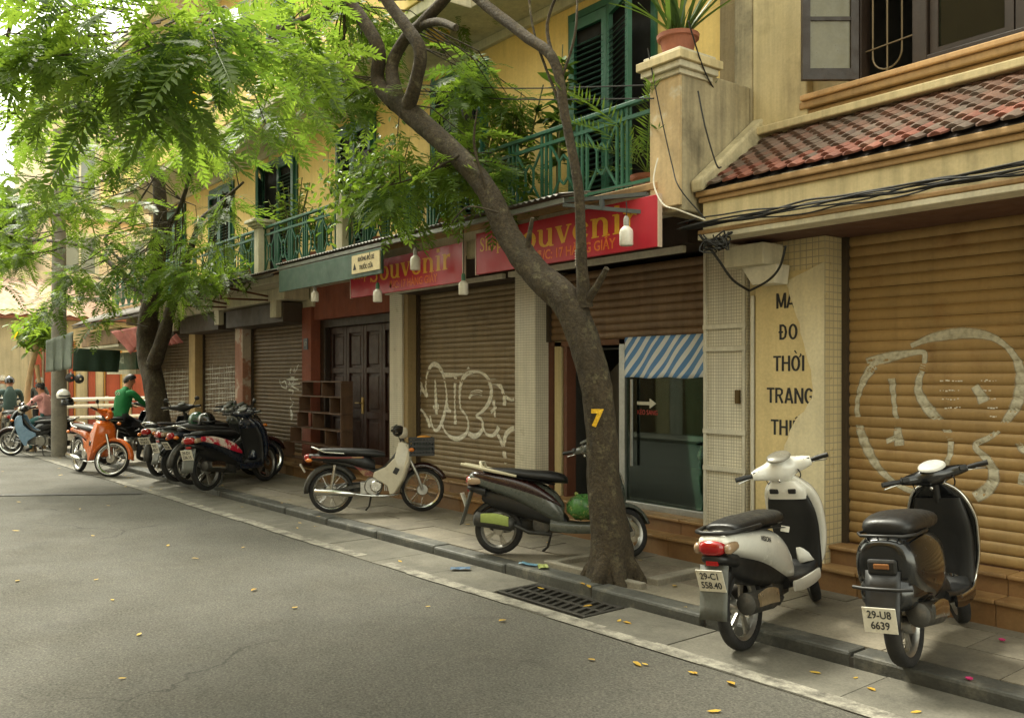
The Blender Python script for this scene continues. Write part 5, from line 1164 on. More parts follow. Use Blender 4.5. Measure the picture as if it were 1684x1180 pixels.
# ------------------------------------------------------------------ far end of the street
fb = thing('corner_house', 'low house with red and cream panelled front across the far crossing', 'building', (-27,4,0), world=True)
FX = -27.0
red_w = M('red_panel', srgb(160,76,56), .7, var=.18, vs=2, streak=.25); pale_w = M('pale_wall', srgb(198,188,160), .85, var=.14, vs=1.5, streak=.25); gold_w = M('gold_strip', srgb(190,140,70), .6)
MB().box(FX-4, FX, -8, 12, 0, 3.1).build('wall', pale_w, fb)
cuts = [(46,54,1),(54,68,0),(68,72,1),(72,84,0),(84,112,1),(112,120,0),(120,124,2),(124,144,1),(144,156,0),(156,170,1),(170,173,2),(173,196,0),(196,200,2),(200,216,1),(216,240,0),(240,244,2),(244,262,1)]
for a, b, k in cuts:
    ya, yb_ = at(a,640,X=FX).y, at(b,640,X=FX).y
    MB().box(FX+.002, FX+(.10 if k == 0 else .07 if k == 2 else .03), ya+.01, yb_-.01, .15, 2.55).build('front_panel', (red_w, pale_w, gold_w)[k], fb, bevel=.01)
MB().box(FX-4.2, FX+.35, -8.2, 12.2, 3.1, 3.2).build('eave', M('red_eave', srgb(140,90,76), .8, var=.2), fb)
rt = MB()
rows = []
for j in range(13): rows.append([(FX+.4-2.4*j/12, -8.3+20.6*i/240, 3.2+1.3*j/12+.03*math.sin(i*math.pi/2)+.02*(j%2)) for i in range(241)])
rt.rings(rows, False, False); tag(rt.build('roof_tiles', M('pale_red_tile', srgb(190,160,142), .85, var=.25, vs=5, streak=.2), fb, 50), kind='stuff')
MB().box(FX-1.9,FX-1.7,-8,12,3.2,4.6).build('rear_wall', pale_w, fb)
tw_ = thing('pale_townhouse', 'tall pale townhouse with white framed windows behind the foliage', 'building', (-31,9,0), world=True)
MB().box(-36,-29.5,5.2,15,0,10.5).build('wall', M('pale_pink_wall', srgb(226,204,172), .85, var=.1, streak=.15), tw_)
for yy in (6.0,7.9,9.8):
    for zz in (4.2,7.1):
        w_ = MB().box(-29.5,-29.42,yy-.55,yy+.55,zz-.1,zz+1.7).build('window_surround', white_t, tw_, bevel=.02); MB().box(-29.44,-29.40,yy-.42,yy+.42,zz,zz+1.55).build('window_pane', M('dull_pane', srgb(120,128,124), .2), w_); MB().box(-29.41,-29.385,yy-.03,yy+.03,zz,zz+1.55).build('mullion', white_t, w_)
MB().box(-29.7,-29.2,5.0,15,6.3,6.5).build('cornice', white_t, tw_, bevel=.03); MB().box(-29.8,-29.1,4.9,15,10.3,10.6).build('cornice', white_t, tw_, bevel=.03)
# white barrier rails in front
br = thing('barrier_railing', 'three white horizontal pipes of a barrier across the far pavement', 'barrier', (-25,5,0), world=True)
for py in (657,668,687):
    a, b = at(96,py+1,X=-25.2), at(192,py-1,X=-25.2); z = (a.z+b.z)/2; MB().tube([(-25.2,2.9,z),(-25.2,7.2,z+.02)],.05,8).build('pipe', M('white_pipe', (.8,.79,.78), .4, var=.05), br, 60)
for y in (3.0,4.3,5.8,7.1): MB().box(-25.26,-25.22,y-.04,y+.04,0,1.05).build('post', white_metal, br)
# utility pole with tarps, helmets
pb = dpt(97, 700, 17.6)
pole = thing('utility_pole', 'grey concrete utility pole at the corner wrapped by a tarpaulin', 'pole', (pb.x,pb.y,0), world=True)
MB().tube([(pb.x,pb.y,0),(pb.x,pb.y,3.4),(pb.x,pb.y,6.4)],[.145,.135,.11],16).build('shaft', concrete, pole, 60)
MB().box(pb.x-.02,pb.x+.02,pb.y-.6,pb.y+.6,5.9,6.0).build('crossarm', steel, pole)
def cloth(name, label, pts, mat, cat='tarpaulin', thick=.012, nu=14, nv=10, wob=.03, seed=0):
    """pts: four corners tl,tr,br,bl"""
    rn = random.Random(seed); tl, tr_, br_, bl = [Vector(p) for p in pts]; nrm = (tr_-tl).cross(bl-tl).normalized(); rows = []
    for j in range(nv+1):
        v = j/nv; rows.append([tuple(tl.lerp(tr_,i/nu).lerp(bl.lerp(br_,i/nu),v) + nrm*wob*math.sin(i*1.3+seed)*(.3+v)) for i in range(nu+1)])
    o = MB().rings(rows, False, False).build(name, mat, None, 60); s = o.modifiers.new('t','SOLIDIFY'); s.thickness = thick
    return tag(o, label, cat)
D = lambda px, py, t: tuple(dpt(px, py, t))
cloth('tarpaulin', 'pale grey tarpaulin hanging beside the utility pole', (D(76,560,17.2),D(120,545,17.6),D(118,606,17.4),D(76,612,17.2)), M('grey_tarp', srgb(150,160,150), .6, var=.12, streak=.2), seed=1)
cloth('tarpaulin', 'dark green tarpaulin hanging below the far awning', (D(121,572,18.5),D(198,576,19.5),D(196,612,19.5),D(121,610,18.5)), M('dark_tarp', srgb(52,74,60), .6, var=.2), seed=2)
cloth('cloth_banner', 'faded pink cloth banner hanging askew left of the second tree', (D(183,545,16.4),D(232,536,16.2),D(236,560,16.2),D(216,582,16.3)), M('pink_cloth', srgb(190,120,112), .8, var=.2, vs=6), 'banner', seed=3)
cloth('cloth_banner', 'small pink cloth corner hanging right of the second tree', (D(272,565,16.0),D(290,548,16),D(302,563,16),D(276,568,16)), MATS['pink_cloth'], 'banner', seed=4)
kb = thing('box_canopy', 'brown wooden box canopy hanging at the far corner of the row', 'canopy', (-21.8,5.0,2.2), world=True)
a = at(136,560,Y=4.75); b = at(196,555,Y=4.75)
MB().box(a.x,b.x,4.72,5.7,2.25,2.58).build('fascia', M('brown_fascia', srgb(132,104,70), .7, var=.25, vs=3, streak=.3), kb, bevel=.01); MB().box(a.x+.02,b.x-.02,4.74,5.7,2.19,2.248).build('underside', white_t, kb)
gs = thing('green_shop_sign', 'small dark green shop sign with pale letters at the far corner', 'sign', (-20.5,5.0,1.9), world=True)
a = at(176,590,Y=5.2); b = at(224,590,Y=5.2); MB().box(a.x,b.x,5.2,5.26,1.72,2.10).build('panel', M('sign_green', srgb(38,76,58), .5, var=.1), gs, bevel=.006); MB().box(a.x,b.x,5.195,5.28,1.62,1.715).build('lower_strip', white_t, gs)
put_text('43-KÔ', .2, M('pale_print', srgb(190,200,180), .6), gs, (a.x+b.x)/2, 5.196, 1.92, .004)
for i, (px, py) in enumerate(((404/3.47,360+905/3.47),(455/3.47,360+912/3.47))):
    p = dpt(px, py, 17.3); t = thing('clip_lamp', ('black clip lamp under the dark tarpaulin next to the pole','black clip lamp under the dark tarpaulin farther from the pole')[i], 'lamp', tuple(p), world=True)
    MB().lathe([(.02,.06),(.05,.04),(.09,-.05),(.085,-.05),(.045,.03)], tuple(p), 'x', 14).build('shade', M('speaker_black',(.03,.03,.03),.6), t, 50); MB().tube([tuple(p),(p.x,p.y,p.z+.12)],.01,6).build('stalk', steel, t)
# ------------------------------------------------------------------ motorbikes
rubber = M('tyre_rubber', (.014,.0135,.013), .8, var=.25, vs=9, co='O', bump=.3, bs=90, dirt=((.04,.036,.03), 7, .55, .75))
blackp = M('black_plastic', (.011,.011,.011), .45, var=.2, vs=6, co='O', dirt=((.03,.028,.023), 5, .58, .8))
greyp = M('grey_plastic', srgb(88,90,84), .5, var=.12, vs=5, co='O', dirt=(srgb(70,66,56), 6, .55, .8))
seatm = M('seat_vinyl', (.011,.011,.011), .42, var=.2, vs=8, co='O', bump=.15, bs=120)
chrome = M('chrome', (.62,.61,.58), .18, 1., var=.12, vs=9, co='O')
alu = M('cast_aluminium', (.42,.41,.38), .4, .9, var=.2, vs=9, co='O', dirt=((.12,.11,.09), 9, .55, .75))
darkmetal = M('dark_engine_metal', (.06,.058,.052), .55, .6, var=.3, vs=9, co='O', dirt=((.12,.10,.08), 8, .55, .75))
red_lens = M('red_lens', srgb(150,16,18), .15, var=.05, co='O', coat=.6); amber = M('amber_lens', srgb(214,120,40), .2, var=.05, co='O', coat=.5); clear_l = M('clear_lens', srgb(206,196,176), .12, var=.05, co='O', coat=.6)
plate_m = M('plate_white', srgb(208,203,186), .45, var=.08, vs=9, co='O', dirt=(srgb(150,138,110), 14, .56, .75)); plate_k = M('plate_black', (.03,.03,.03), .6, co='O')
def paint(n, c, rough=.28): return M(n, c, rough, var=.05, vs=4, co='O', coat=.5, fine=.02, dirt=(tuple(k*.78+.012 for k in c), 5, .58, .85))
white_p = paint('white_paint', srgb(228,226,216), .2); black_pt = paint('black_gloss', (.006,.0065,.007), .2); maroon_p = paint('maroon_paint', srgb(44,18,16)); orange_p = paint('orange_paint', srgb(206,98,28)); cream_p = paint('cream_shield', srgb(206,198,176)); red_pt = paint('red_paint', srgb(170,26,40)); grey_pt = paint('grey_paint_metal', srgb(82,86,80)); navy_p = paint('navy_paint', srgb(30,36,48)); green_pt = paint('green_bike_paint', srgb(30,70,50)); silver_p = paint('silver_paint', srgb(150,150,146)); blue_p = paint('blue_bike_paint', srgb(120,150,175))
def sring(n, p):
    out = []
    for j in range(n):
        a = 2*math.pi*j/n; c, s = math.cos(a), math.sin(a); out.append((math.copysign(abs(c)**(2/p), c), math.copysign(abs(s)**(2/p), s)))
    return out
def loftx(secs, n=20, p=2.4, k=3, y0=0.):
    """sections along x: (x, z, half width, half height)"""
    q = MB(); ss = catmull(secs, k) if k > 1 else secs; sr = sring(n, p)
    return q.rings([[(s[0], y0+s[2]*a, s[1]+s[3]*b) for a, b in sr] for s in ss])
def loftz(secs, n=24, k=3, p=2.0):
    """sections along z: (z, x centre, half width, front depth, back depth)"""
    q = MB(); ss = catmull(secs, k); sr = sring(n, p)
    return q.rings([[(s[1]+(s[3] if a > 0 else s[4])*a, s[2]*b, s[0]) for a, b in sr] for s in ss])
def lofty(secs, n=16, k=3, p=2.2):
    """sections along y: (y, x, z, rx, rz)"""
    q = MB(); ss = catmull(secs, k); sr = sring(n, p)
    return q.rings([[(s[1]+s[3]*a, s[0], s[2]+s[4]*b) for a, b in sr] for s in ss])
def arcband(cx, cz, r, a0, a1, hw, th=.006, n=14, crown_=.02):
    """curved mudguard round (cx,cz), angles measured from +x up"""
    rows = []
    for i in range(n+1):
        a = R(a0+(a1-a0)*i/n); row = []
        for u_ in (-1,-.8,-.4,0,.4,.8,1): 
            rr = r + crown_*(1-u_*u_) - (.03 if abs(u_) == 1 else 0); row.append((cx+rr*math.cos(a), hw*u_, cz+rr*math.sin(a)))
        rows.append(row)
    return rows
def solid(o, th): m = o.modifiers.new('t','SOLIDIFY'); m.thickness = th; m.offset = 0; return o
def wheel(t, x, Rw, w, style='cast', rimm=None, z=None, disc=False, whitewall=False):
    rimm = rimm or alu; c = (x, 0, Rw); ri = Rw - (.058 if style == 'cast' else .05)
    q = MB().lathe([(ri-.004,-w*.30),(ri+.008,-w*.40),(ri-.008,-w*.30),(ri-.022,-w*.12),(ri-.022,w*.12),(ri-.008,w*.30),(ri+.008,w*.40),(ri-.004,w*.30),(ri-.016,w*.1),(ri-.016,-w*.1)], c, 'y', 36, loop=True)
    q.lathe([(.001,-.055),(.045,-.055),(.05,-.02),(.05,.02),(.045,.055),(.001,.055)], c, 'y', 18)
    if style == 'cast':
        for k in range(5):
            a = k*2*math.pi/5+.3; d = Vector((math.sin(a),0,math.cos(a)))
            for s in (-.12,.12):
                e = Vector((math.sin(a+s),0,math.cos(a+s))); q.bar(Vector(c)+d*.04, Vector(c)+e*(ri-.012), .022, .016, up=(0,1,0))
    else:
        for k in range(28):
            a = k*2*math.pi/28; s = 1 if k % 2 else -1; d = Vector((math.sin(a),0,math.cos(a))); e = Vector((math.sin(a+.32*(1 if k%4<2 else -1)),0,math.cos(a+.32*(1 if k%4<2 else -1))))
            q.tube([Vector(c)+d*.045+Vector((0,s*.045,0)), Vector(c)+e*(ri-.014)], .0022, 4, False)
    wh = q.build('wheel', rimm, t, 40, local=True)
    MB().lathe([(ri,-w*.36),(ri+.016,-w*.47),(Rw-.022,-w*.5),(Rw-.009,-w*.42),(Rw,-w*.2),(Rw,w*.2),(Rw-.009,w*.42),(Rw-.022,w*.5),(ri+.016,w*.47),(ri,w*.36),(ri-.004,0)], c, 'y', 40, loop=True).build('tyre', rubber, wh, 50, local=True)
    if disc: MB().lathe([(.05,-.06),(.10,-.06),(.10,-.056),(.05,-.056)], c, 'y', 24, loop=True).build('brake_disc', chrome, wh, 40, local=True)
    if whitewall: 
        for s in (-1,1): MB().lathe([(ri+.004,s*w*.47),(ri+.016,s*w*.495),(ri+.016,s*w*.49),(ri+.004,s*w*.465)], c, 'y', 36, loop=True).build('rim_stripe', M('white_stripe',(.7,.69,.66),.5), wh, 40, local=True)
    return wh
def licence(t, x, z, tilt, lines, w=.19, h=.14):
    p = MB().obox((0,0,0),(.006,w,h)).build('licence_plate', plate_m, t, bevel=.004, local=True); p.location = (x,0,z); p.rotation_euler = (0,tilt,0)
    for i, s in enumerate(lines or []):
        me = text_mesh(s, h*.42, plate_k, .0006, .001, sx=.92); o = bpy.data.objects.new('plate_number', me); COL.objects.link(o); o.parent = p
        o.location = (-.0045,0,(h*.21 if i == 0 else -h*.21)); o.rotation_euler = (R(90),0,R(-90))
    return p
def place(t, rear, front, wb, lean=-.07, lift=None):
    """stand a bike with its wheels on two ground points (x,y,z)"""
    r, f = Vector(rear), Vector(front); d = f - r; rz = math.atan2(d.y, d.x); pitch = math.atan2(d.z, Vector((d.x,d.y)).length); m = (r+f)/2
    t.location = m; t.rotation_euler = (lean, -pitch, rz)
def hb_parts(t, x, z, half=.34, cover=None, fair=1., cz=.07, dash=None, grip=blackp, round_=False, sweep=.06, dashmat=None):
    cm = cover or blackp
    secs = [(-.215,x-.035,z+.012,.022,.022),(-.17,x-.025,z+.012,.032,.032),(-.10,x,z+.008,.052,.045),(-.04,x+.01,z+.01,.075,.068),(0,x+.012,z+.012,.08,.072),(.04,x+.01,z+.01,.075,.068),(.10,x,z+.008,.052,.045),(.17,x-.025,z+.012,.032,.032),(.215,x-.035,z+.012,.022,.022)]
    secs = [(s_[0], s_[1]+(.02 if fair > 1 else 0)*(1 if abs(s_[0]) < .12 else 0), s_[2], s_[3]*fair, s_[4]*fair) for s_ in secs]
    h = fixn(lofty(secs).build('handlebar_cover', cm, t, 60, local=True))
    for s in (-1,1):
        MB().tube([(x-.035,s*.21,z+.014),(x-.05,s*.27,z+.018),(x-.07,s*half,z+.02)],[.014,.017,.017],10).build('grip', grip, t, 60, local=True)
        MB().tube([(x-.01,s*.2,z+.0),(x+.0,s*.26,z-.005),(x-.03,s*(half-.01),z-.012)],[.007,.006,.005],6).build('brake_lever', chrome, t, 60, local=True)
        MB().obox((x-.05,s*.185,z+.02),(.03,.05,.035)).build('switch_block', blackp, t, bevel=.006, local=True)
    if dash: 
        o = MB().lathe([(.001,.008),(.05,.008),(.058,.0),(.06,-.01)], n=20, caps=False).build('instrument_dial', dashmat or greyp, h, 50, local=True); o.location = (x-.045*fair,0,z+.012+.062*fair); o.rotation_euler = (0,R(-28),0); o.scale = dash
    return h
STEER = ('handlebar_cover','grip','brake_lever','switch_block','front_fender','fork_leg','mirror','basket','basket_liner','basket_load','front_indicator')
def steer_front(t, wf, fa, ang, with_basket=True):
    p = Vector((fa-.30,0,.85)); ax = Vector((-.36,0,1)).normalized(); m = Matrix.Translation(p) @ Matrix.Rotation(ang,4,ax) @ Matrix.Translation(-p)
    for o in t.children:
        if o is wf or o.name.split('.')[0] in STEER: o.matrix_local = m
def scooter(label, rear, front, body, wb=1.25, Rw=.255, tw=.09, upper=None, inner=None, lines=None, lean=-.07, classic=False, rail='black', cover=None, dash=(1,1.35,1), dashmat=None, exh=chrome, tailred=True, group='motorbikes parked along the pavement', sc=1., rimm=None, mirrors=False, name='scooter', sidestrip=None, taillab=None, plate_pos=None, steer=0, fair=1., decal=None):
    t = thing(name, label, 'scooter', group=group); inner = inner or blackp; place(t, rear, front, wb, lean); t.scale = (sc,sc,sc)
    ra, fa = -wb/2, wb/2
    wr = wheel(t, ra, Rw, tw, 'cast', rimm); wf = wheel(t, fa, Rw, tw*.85, 'cast', rimm, disc=True)
    if classic:
        secs = [(ra-.26,.66,.05,.04),(ra-.25,.62,.14,.12),(ra-.17,.58,.19,.19),(ra-.02,.56,.215,.22),(ra+.15,.55,.21,.22),(ra+.32,.54,.18,.21),(ra+.46,.52,.14,.20),(ra+.54,.50,.10,.18)]
        fixn(loftx(secs,24,2.6).build('rear_body', body, t, 60, local=True))
        sseat = [(ra-.19,.80,.06,.02),(ra-.16,.80,.14,.05),(ra,.81,.165,.065),(ra+.2,.80,.16,.065),(ra+.4,.785,.13,.055),(ra+.52,.775,.07,.03)]
    else:
        secs = [(ra-.29,.72,.05,.02),(ra-.26,.715,.10,.045),(ra-.15,.69,.135,.075),(ra,.655,.155,.095),(ra+.2,.60,.16,.12),(ra+.4,.52,.155,.155),(ra+.54,.44,.14,.15),(ra+.62,.37,.12,.10)]
        fixn(loftx(secs,24,2.6).build('rear_body', body, t, 60, local=True))
        sseat = [(ra-.15,.775,.05,.012),(ra-.12,.775,.12,.03),(ra+.1,.765,.145,.045),(ra+.3,.745,.15,.05),(ra+.5,.73,.13,.055),(ra+.62,.71,.08,.04),(ra+.65,.69,.03,.02)]
        if upper: fixn(loftx([(ra-.27,.735,.06,.03),(ra-.22,.73,.115,.05),(ra-.05,.70,.155,.07),(ra+.15,.66,.168,.08),(ra+.35,.60,.165,.08),(ra+.52,.52,.15,.05),(ra+.60,.46,.12,.02)],24,2.6).build('upper_panel', upper, t, 60, local=True))
    fixn(loftx(sseat,20,2.5).build('seat', seatm, t, 60, local=True))
    fixn(loftx([(ra-.16,.55,.06,.06),(ra,.50,.09,.10),(ra+.3,.44,.11,.12),(ra+.55,.36,.11,.10),(ra+.66,.30,.10,.05)],16,3).build('under_cover', blackp, t, 60, local=True))
    # engine and drive case (left), silencer (right)
    fixn(loftx([(ra-.10,.27,.03,.06),(ra,.27,.045,.085),(ra+.2,.28,.05,.075),(ra+.42,.30,.05,.085),(ra+.52,.30,.04,.06)],16,2.6,y0=.115).build('drive_case', darkmetal, t, 50, local=True))
    MB().lathe([(.001,-.08),(.09,-.08),(.10,-.06),(.10,.06),(.001,.06)],(ra+.42,0,.30),'y',20).obox((ra+.52,0,.28),(.16,.14,.13)).build('engine', darkmetal, t, 50, local=True)
    m = MB().tube([(ra-.22,-.155,.34),(ra-.20,-.155,.337),(ra+.14,-.15,.29),(ra+.17,-.15,.285)],[.03,.066,.066,.04],16).build('silencer', darkmetal, t, 50, local=True)
    MB().tube([(ra+.16,-.15,.285),(ra+.3,-.13,.22),(ra+.5,-.06,.20)],.018,8).build('exhaust_pipe', darkmetal, m, 60, local=True)
    fixn(loftx([(ra-.14,.35,.012,.04),(ra,.345,.012,.05),(ra+.12,.32,.012,.045)],10,3,y0=-.222).build('heat_shield', exh, m, 50, local=True))
    for s in (.15,): MB().tube([(ra-.02,s,.32),(ra+.02,s,.55)],.022,10).build('shock_absorber', darkmetal, t, 60, local=True)
    # tail
    if classic:
        MB().obox((ra-.272,0,.60),(.03,.17,.085)).build('tail_light', blackp, t, bevel=.02, local=True); MB().obox((ra-.29,0,.605),(.012,.09,.03)).build('tail_lens', M('dark_amber_lens', srgb(128,84,48), .2, co='O'), t, bevel=.008, local=True)
        MB().tube([(ra-.30,-.17,.49),(ra-.33,-.1,.49),(ra-.335,0,.49),(ra-.33,.1,.49),(ra-.30,.17,.49)],.010,8).build('rear_bumper', chrome if rail == 'chrome' else blackp, t, 60, local=True)
        fixn(loftx([(ra-.29,.44,.10,.07),(ra-.22,.45,.16,.10),(ra-.05,.47,.19,.10),(ra+.1,.47,.19,.08)],18,3).build('lower_valance', body, t, 60, local=True))
        MB().obox((ra-.30,0,.40),(.01,.14,.03)).build('bumper_reflector', clear_l, t, bevel=.006, local=True)
        q = MB().tube([(ra+.1,-.15,.76),(ra-.15,-.17,.765),(ra-.25,-.12,.765),(ra-.25,.12,.765),(ra-.15,.17,.765),(ra+.1,.15,.76)],.009,8)
        for y in (-.09,-.03,.03,.09): q.tube([(ra-.245,y,.765),(ra-.16,y,.72)],.006,6)
        q.build('carrier_rail', blackp, t, 60, local=True)
    else:
        fixn(loftx([(ra-.315,.685,.055,.03),(ra-.295,.685,.085,.045),(ra-.24,.685,.10,.045),(ra-.20,.685,.09,.03)],18,2.8).build('tail_light', red_lens if tailred else red_lens, t, 60, local=True))
        for s in (-1,1): fixn(loftx([(ra-.29,.675,.012,.018),(ra-.26,.68,.03,.034),(ra-.15,.685,.022,.03)],12,2.4,y0=s*.108).build('rear_indicator', M('smoked_lens', srgb(150,126,100), .12, var=.1, co='O', coat=.6), t, 60, local=True))
        fixn(loftx([(ra-.30,.62,.06,.02),(ra-.25,.61,.10,.035),(ra-.12,.58,.11,.05)],14,2.6).build('tail_cover', blackp, t, 60, local=True))
        MB().obox((ra-.295,0,.595),(.015,.085,.03)).build('reflector', red_lens, t, bevel=.004, local=True)
        rm = {'black':blackp,'cream':M('cream_rail', srgb(196,188,160),.4,co='O'),'chrome':chrome}[rail]
        if rail == 'cream':
            for s in (-1,1): MB().tube([(ra+.18,s*.155,.735),(ra-.02,s*.15,.775),(ra-.22,s*.11,.815),(ra-.36,s*.09,.84)],[.012,.016,.016,.014],8).build('grab_rail', rm, t, 60, local=True)
            MB().tube([(ra-.15,-.12,.80),(ra-.17,-.1,.86),(ra-.17,.1,.86),(ra-.15,.12,.80)],.014,8).build('back_rest', rm, t, 60, local=True)
        else:
            MB().tube([(ra+.12,-.15,.75),(ra-.08,-.16,.765),(ra-.22,-.13,.77),(ra-.27,-.06,.77),(ra-.27,.06,.77),(ra-.22,.13,.77),(ra-.08,.16,.765),(ra+.12,.15,.75)],.014,8).build('grab_rail', rm, t, 60, local=True)
    # mudguard and plate
    mg = MB(); rows = [[(ra-.27-.10*(.58-z)/.35, y*(1-.15*(.58-z)), z) for y in (-.10,-.06,0,.06,.10)] for z in (.58,.50,.42,.34,.27)]
    solid(mg.rings(rows, False, False).build('rear_mudguard', blackp if classic else greyp, t, 60, local=True), .008)
    pp = plate_pos or (ra-.335, .50, R(-14)); licence(t, *pp, lines)
    solid(MB().rings(arcband(ra,Rw,Rw+.035,40,150,.055),False,False).build('rear_hugger', blackp, t, 60, local=True), .006)
    # floor, shield
    fixn(loftx([(ra+.50,.30,.13,.05),(ra+.62,.285,.155,.04),(ra+.85,.28,.16,.035),(fa-.28,.29,.16,.045),(fa-.2,.33,.14,.06)],18,3.4).build('floorboard', inner if not classic else blackp, t, 50, local=True))
    for s in (-1,1): fixn(loftx([(ra+.50,.28,.01,.035),(ra+.65,.262,.014,.04),(fa-.35,.262,.014,.04),(fa-.26,.27,.01,.035)],10,3,y0=s*.165).build('floor_side_panel', body if not classic else black_pt, t, 50, local=True))
    x0 = fa-.20
    fixn(loftz([(.27,x0+.02,.10,.06,.03),(.34,x0+.03,.165,.10,.03),(.48,x0+.03,.20,.14,.025),(.62,x0,.215,.165,.02),(.75,x0-.04,.215,.17,.02),(.86,x0-.085,.18,.15,.03),(.93,x0-.11,.11,.10,.03),(.97,x0-.125,.05,.05,.03)],28,3,2.3).build('leg_shield', body, t, 60, local=True))
    fixn(loftz([(.26,x0-.0,.155,.02,.05),(.33,x0-.002,.168,.02,.048),(.45,x0-.01,.175,.02,.04),(.6,x0-.03,.185,.02,.04),(.72,x0-.065,.18,.02,.04),(.82 if not classic else .86,x0-.10,.15,.02,.03)],24,3,3.0).build('inner_panel', inner, t, 60, local=True))
    if not classic: fixn(loftz([(.79,x0-.095,.15,.02,.05),(.86,x0-.115,.15,.03,.06),(.92,x0-.13,.10,.03,.05)],20,3,2.6).build('glove_box', body, t, 60, local=True)); MB().obox((x0-.17,.07,.85),(.02,.07,.035)).obox((x0-.17,-.07,.85),(.02,.06,.035)).build('pocket', blackp, t, bevel=.008, local=True)
    if classic: MB().tube(catmull([(x0-.14,-.03,.97),(x0-.12,-.15,.90),(x0-.065,-.215,.75),(x0-.03,-.215,.62),(x0,-.20,.48),(x0,-.165,.34),(x0-.1,-.17,.29),(ra+.6,-.17,.29)],4),.011,8).tube(catmull([(x0-.14,.03,.97),(x0-.12,.15,.90),(x0-.065,.215,.75),(x0-.03,.215,.62),(x0,.20,.48),(x0,.165,.34)],4),.011,8).build('shield_trim', chrome, t, 60, local=True)
    # front
    solid(MB().rings(arcband(fa,Rw,Rw+.03,20,165,.06),False,False).build('front_fender', body, t, 60, local=True), .008)
    for s in (-1,1): MB().tube([(fa,s*.065,Rw),(fa-.10,s*.06,Rw+.22),(fa-.2,s*.04,.62)],[.018,.02,.02],8).build('fork_leg', darkmetal, t, 60, local=True)
    MB().tube([(fa-.22,0,.6),(fa-.345,0,.98)],.03,10).build('steering_column', blackp, t, 60, local=True)
    fixn(loftz([(.60,x0+.10,.09,.04,.04),(.68,x0+.10,.12,.06,.04),(.78,x0+.06,.10,.06,.04)],16,3).build('headlight', clear_l, t, 60, local=True))
    hb_parts(t, fa-.36, 1.0, .34, cover or body, fair=fair, dash=dash, dashmat=dashmat)
    MB().tube([(ra+.5,.12,.25),(ra+.45,.16,.06),(ra+.40,.2,.015)],[.012,.012,.014],8).build('side_stand', darkmetal, t, 60, local=True)
    MB().tube([(x0-.12,.05,.95),(x0-.15,.12,.9),(x0-.16,.14,.96),(fa-.4,.2,1.0)],.006,6).build('brake_cable', blackp, t, 60, local=True)
    if decal:
        me = text_mesh(decal, .042, plate_k, .0006, .0008, sx=1.1); o = bpy.data.objects.new('side_lettering', me); COL.objects.link(o); o.parent = t; o.location = (ra+.16,-.1605,.655); o.rotation_euler = (R(84),R(16),0)
        o = MB().obox((0,0,0),(.004,.06,.04)).build('paper_tag', white_metal, t, local=True); o.location = (x0-.33,-.06,.62); o.rotation_euler = (.2,.5,.3)
    # panel gaps, seat seam, cables
    if not classic: fixn(loftx([(ra-.24,.755,.10,.006),(ra,.735,.15,.006),(ra+.3,.70,.158,.006),(ra+.52,.66,.14,.006)],18,3).build('seat_gap', blackp, t, local=True))
    for s in (-1,1): MB().tube(catmull([(fa-.36,s*.13,1.0),(fa-.30,s*.12,.95),(fa-.27,s*.06,.86),(fa-.22,s*.03,.7)],3),.005,5).build('control_cable', blackp, t, local=True)
    MB().sphere((fa-.36-.05,0,.93),.014,8,5).build('ignition_lock', chrome, t, 60, local=True)
    if steer: steer_front(t, wf, fa, steer)
    if mirrors:
        for s in (-1,1): MB().tube([(fa-.37,s*.2,1.02),(fa-.38,s*.26,1.14),(fa-.37,s*.30,1.18)],.006,6).sphere((fa-.37,s*.31,1.2),.05,10,6,(.25,1,.7)).build('mirror', blackp, t, 60, local=True)
    if sidestrip:
        for s in (-1,1): fixn(loftx([(ra-.22,.70,.01,.03),(ra-.02,.675,.012,.05),(ra+.2,.62,.012,.06),(ra+.42,.54,.01,.06),(ra+.55,.47,.008,.02)],10,2.6,y0=s*.16).build('side_sticker', sidestrip, t, 60, local=True))
    return t
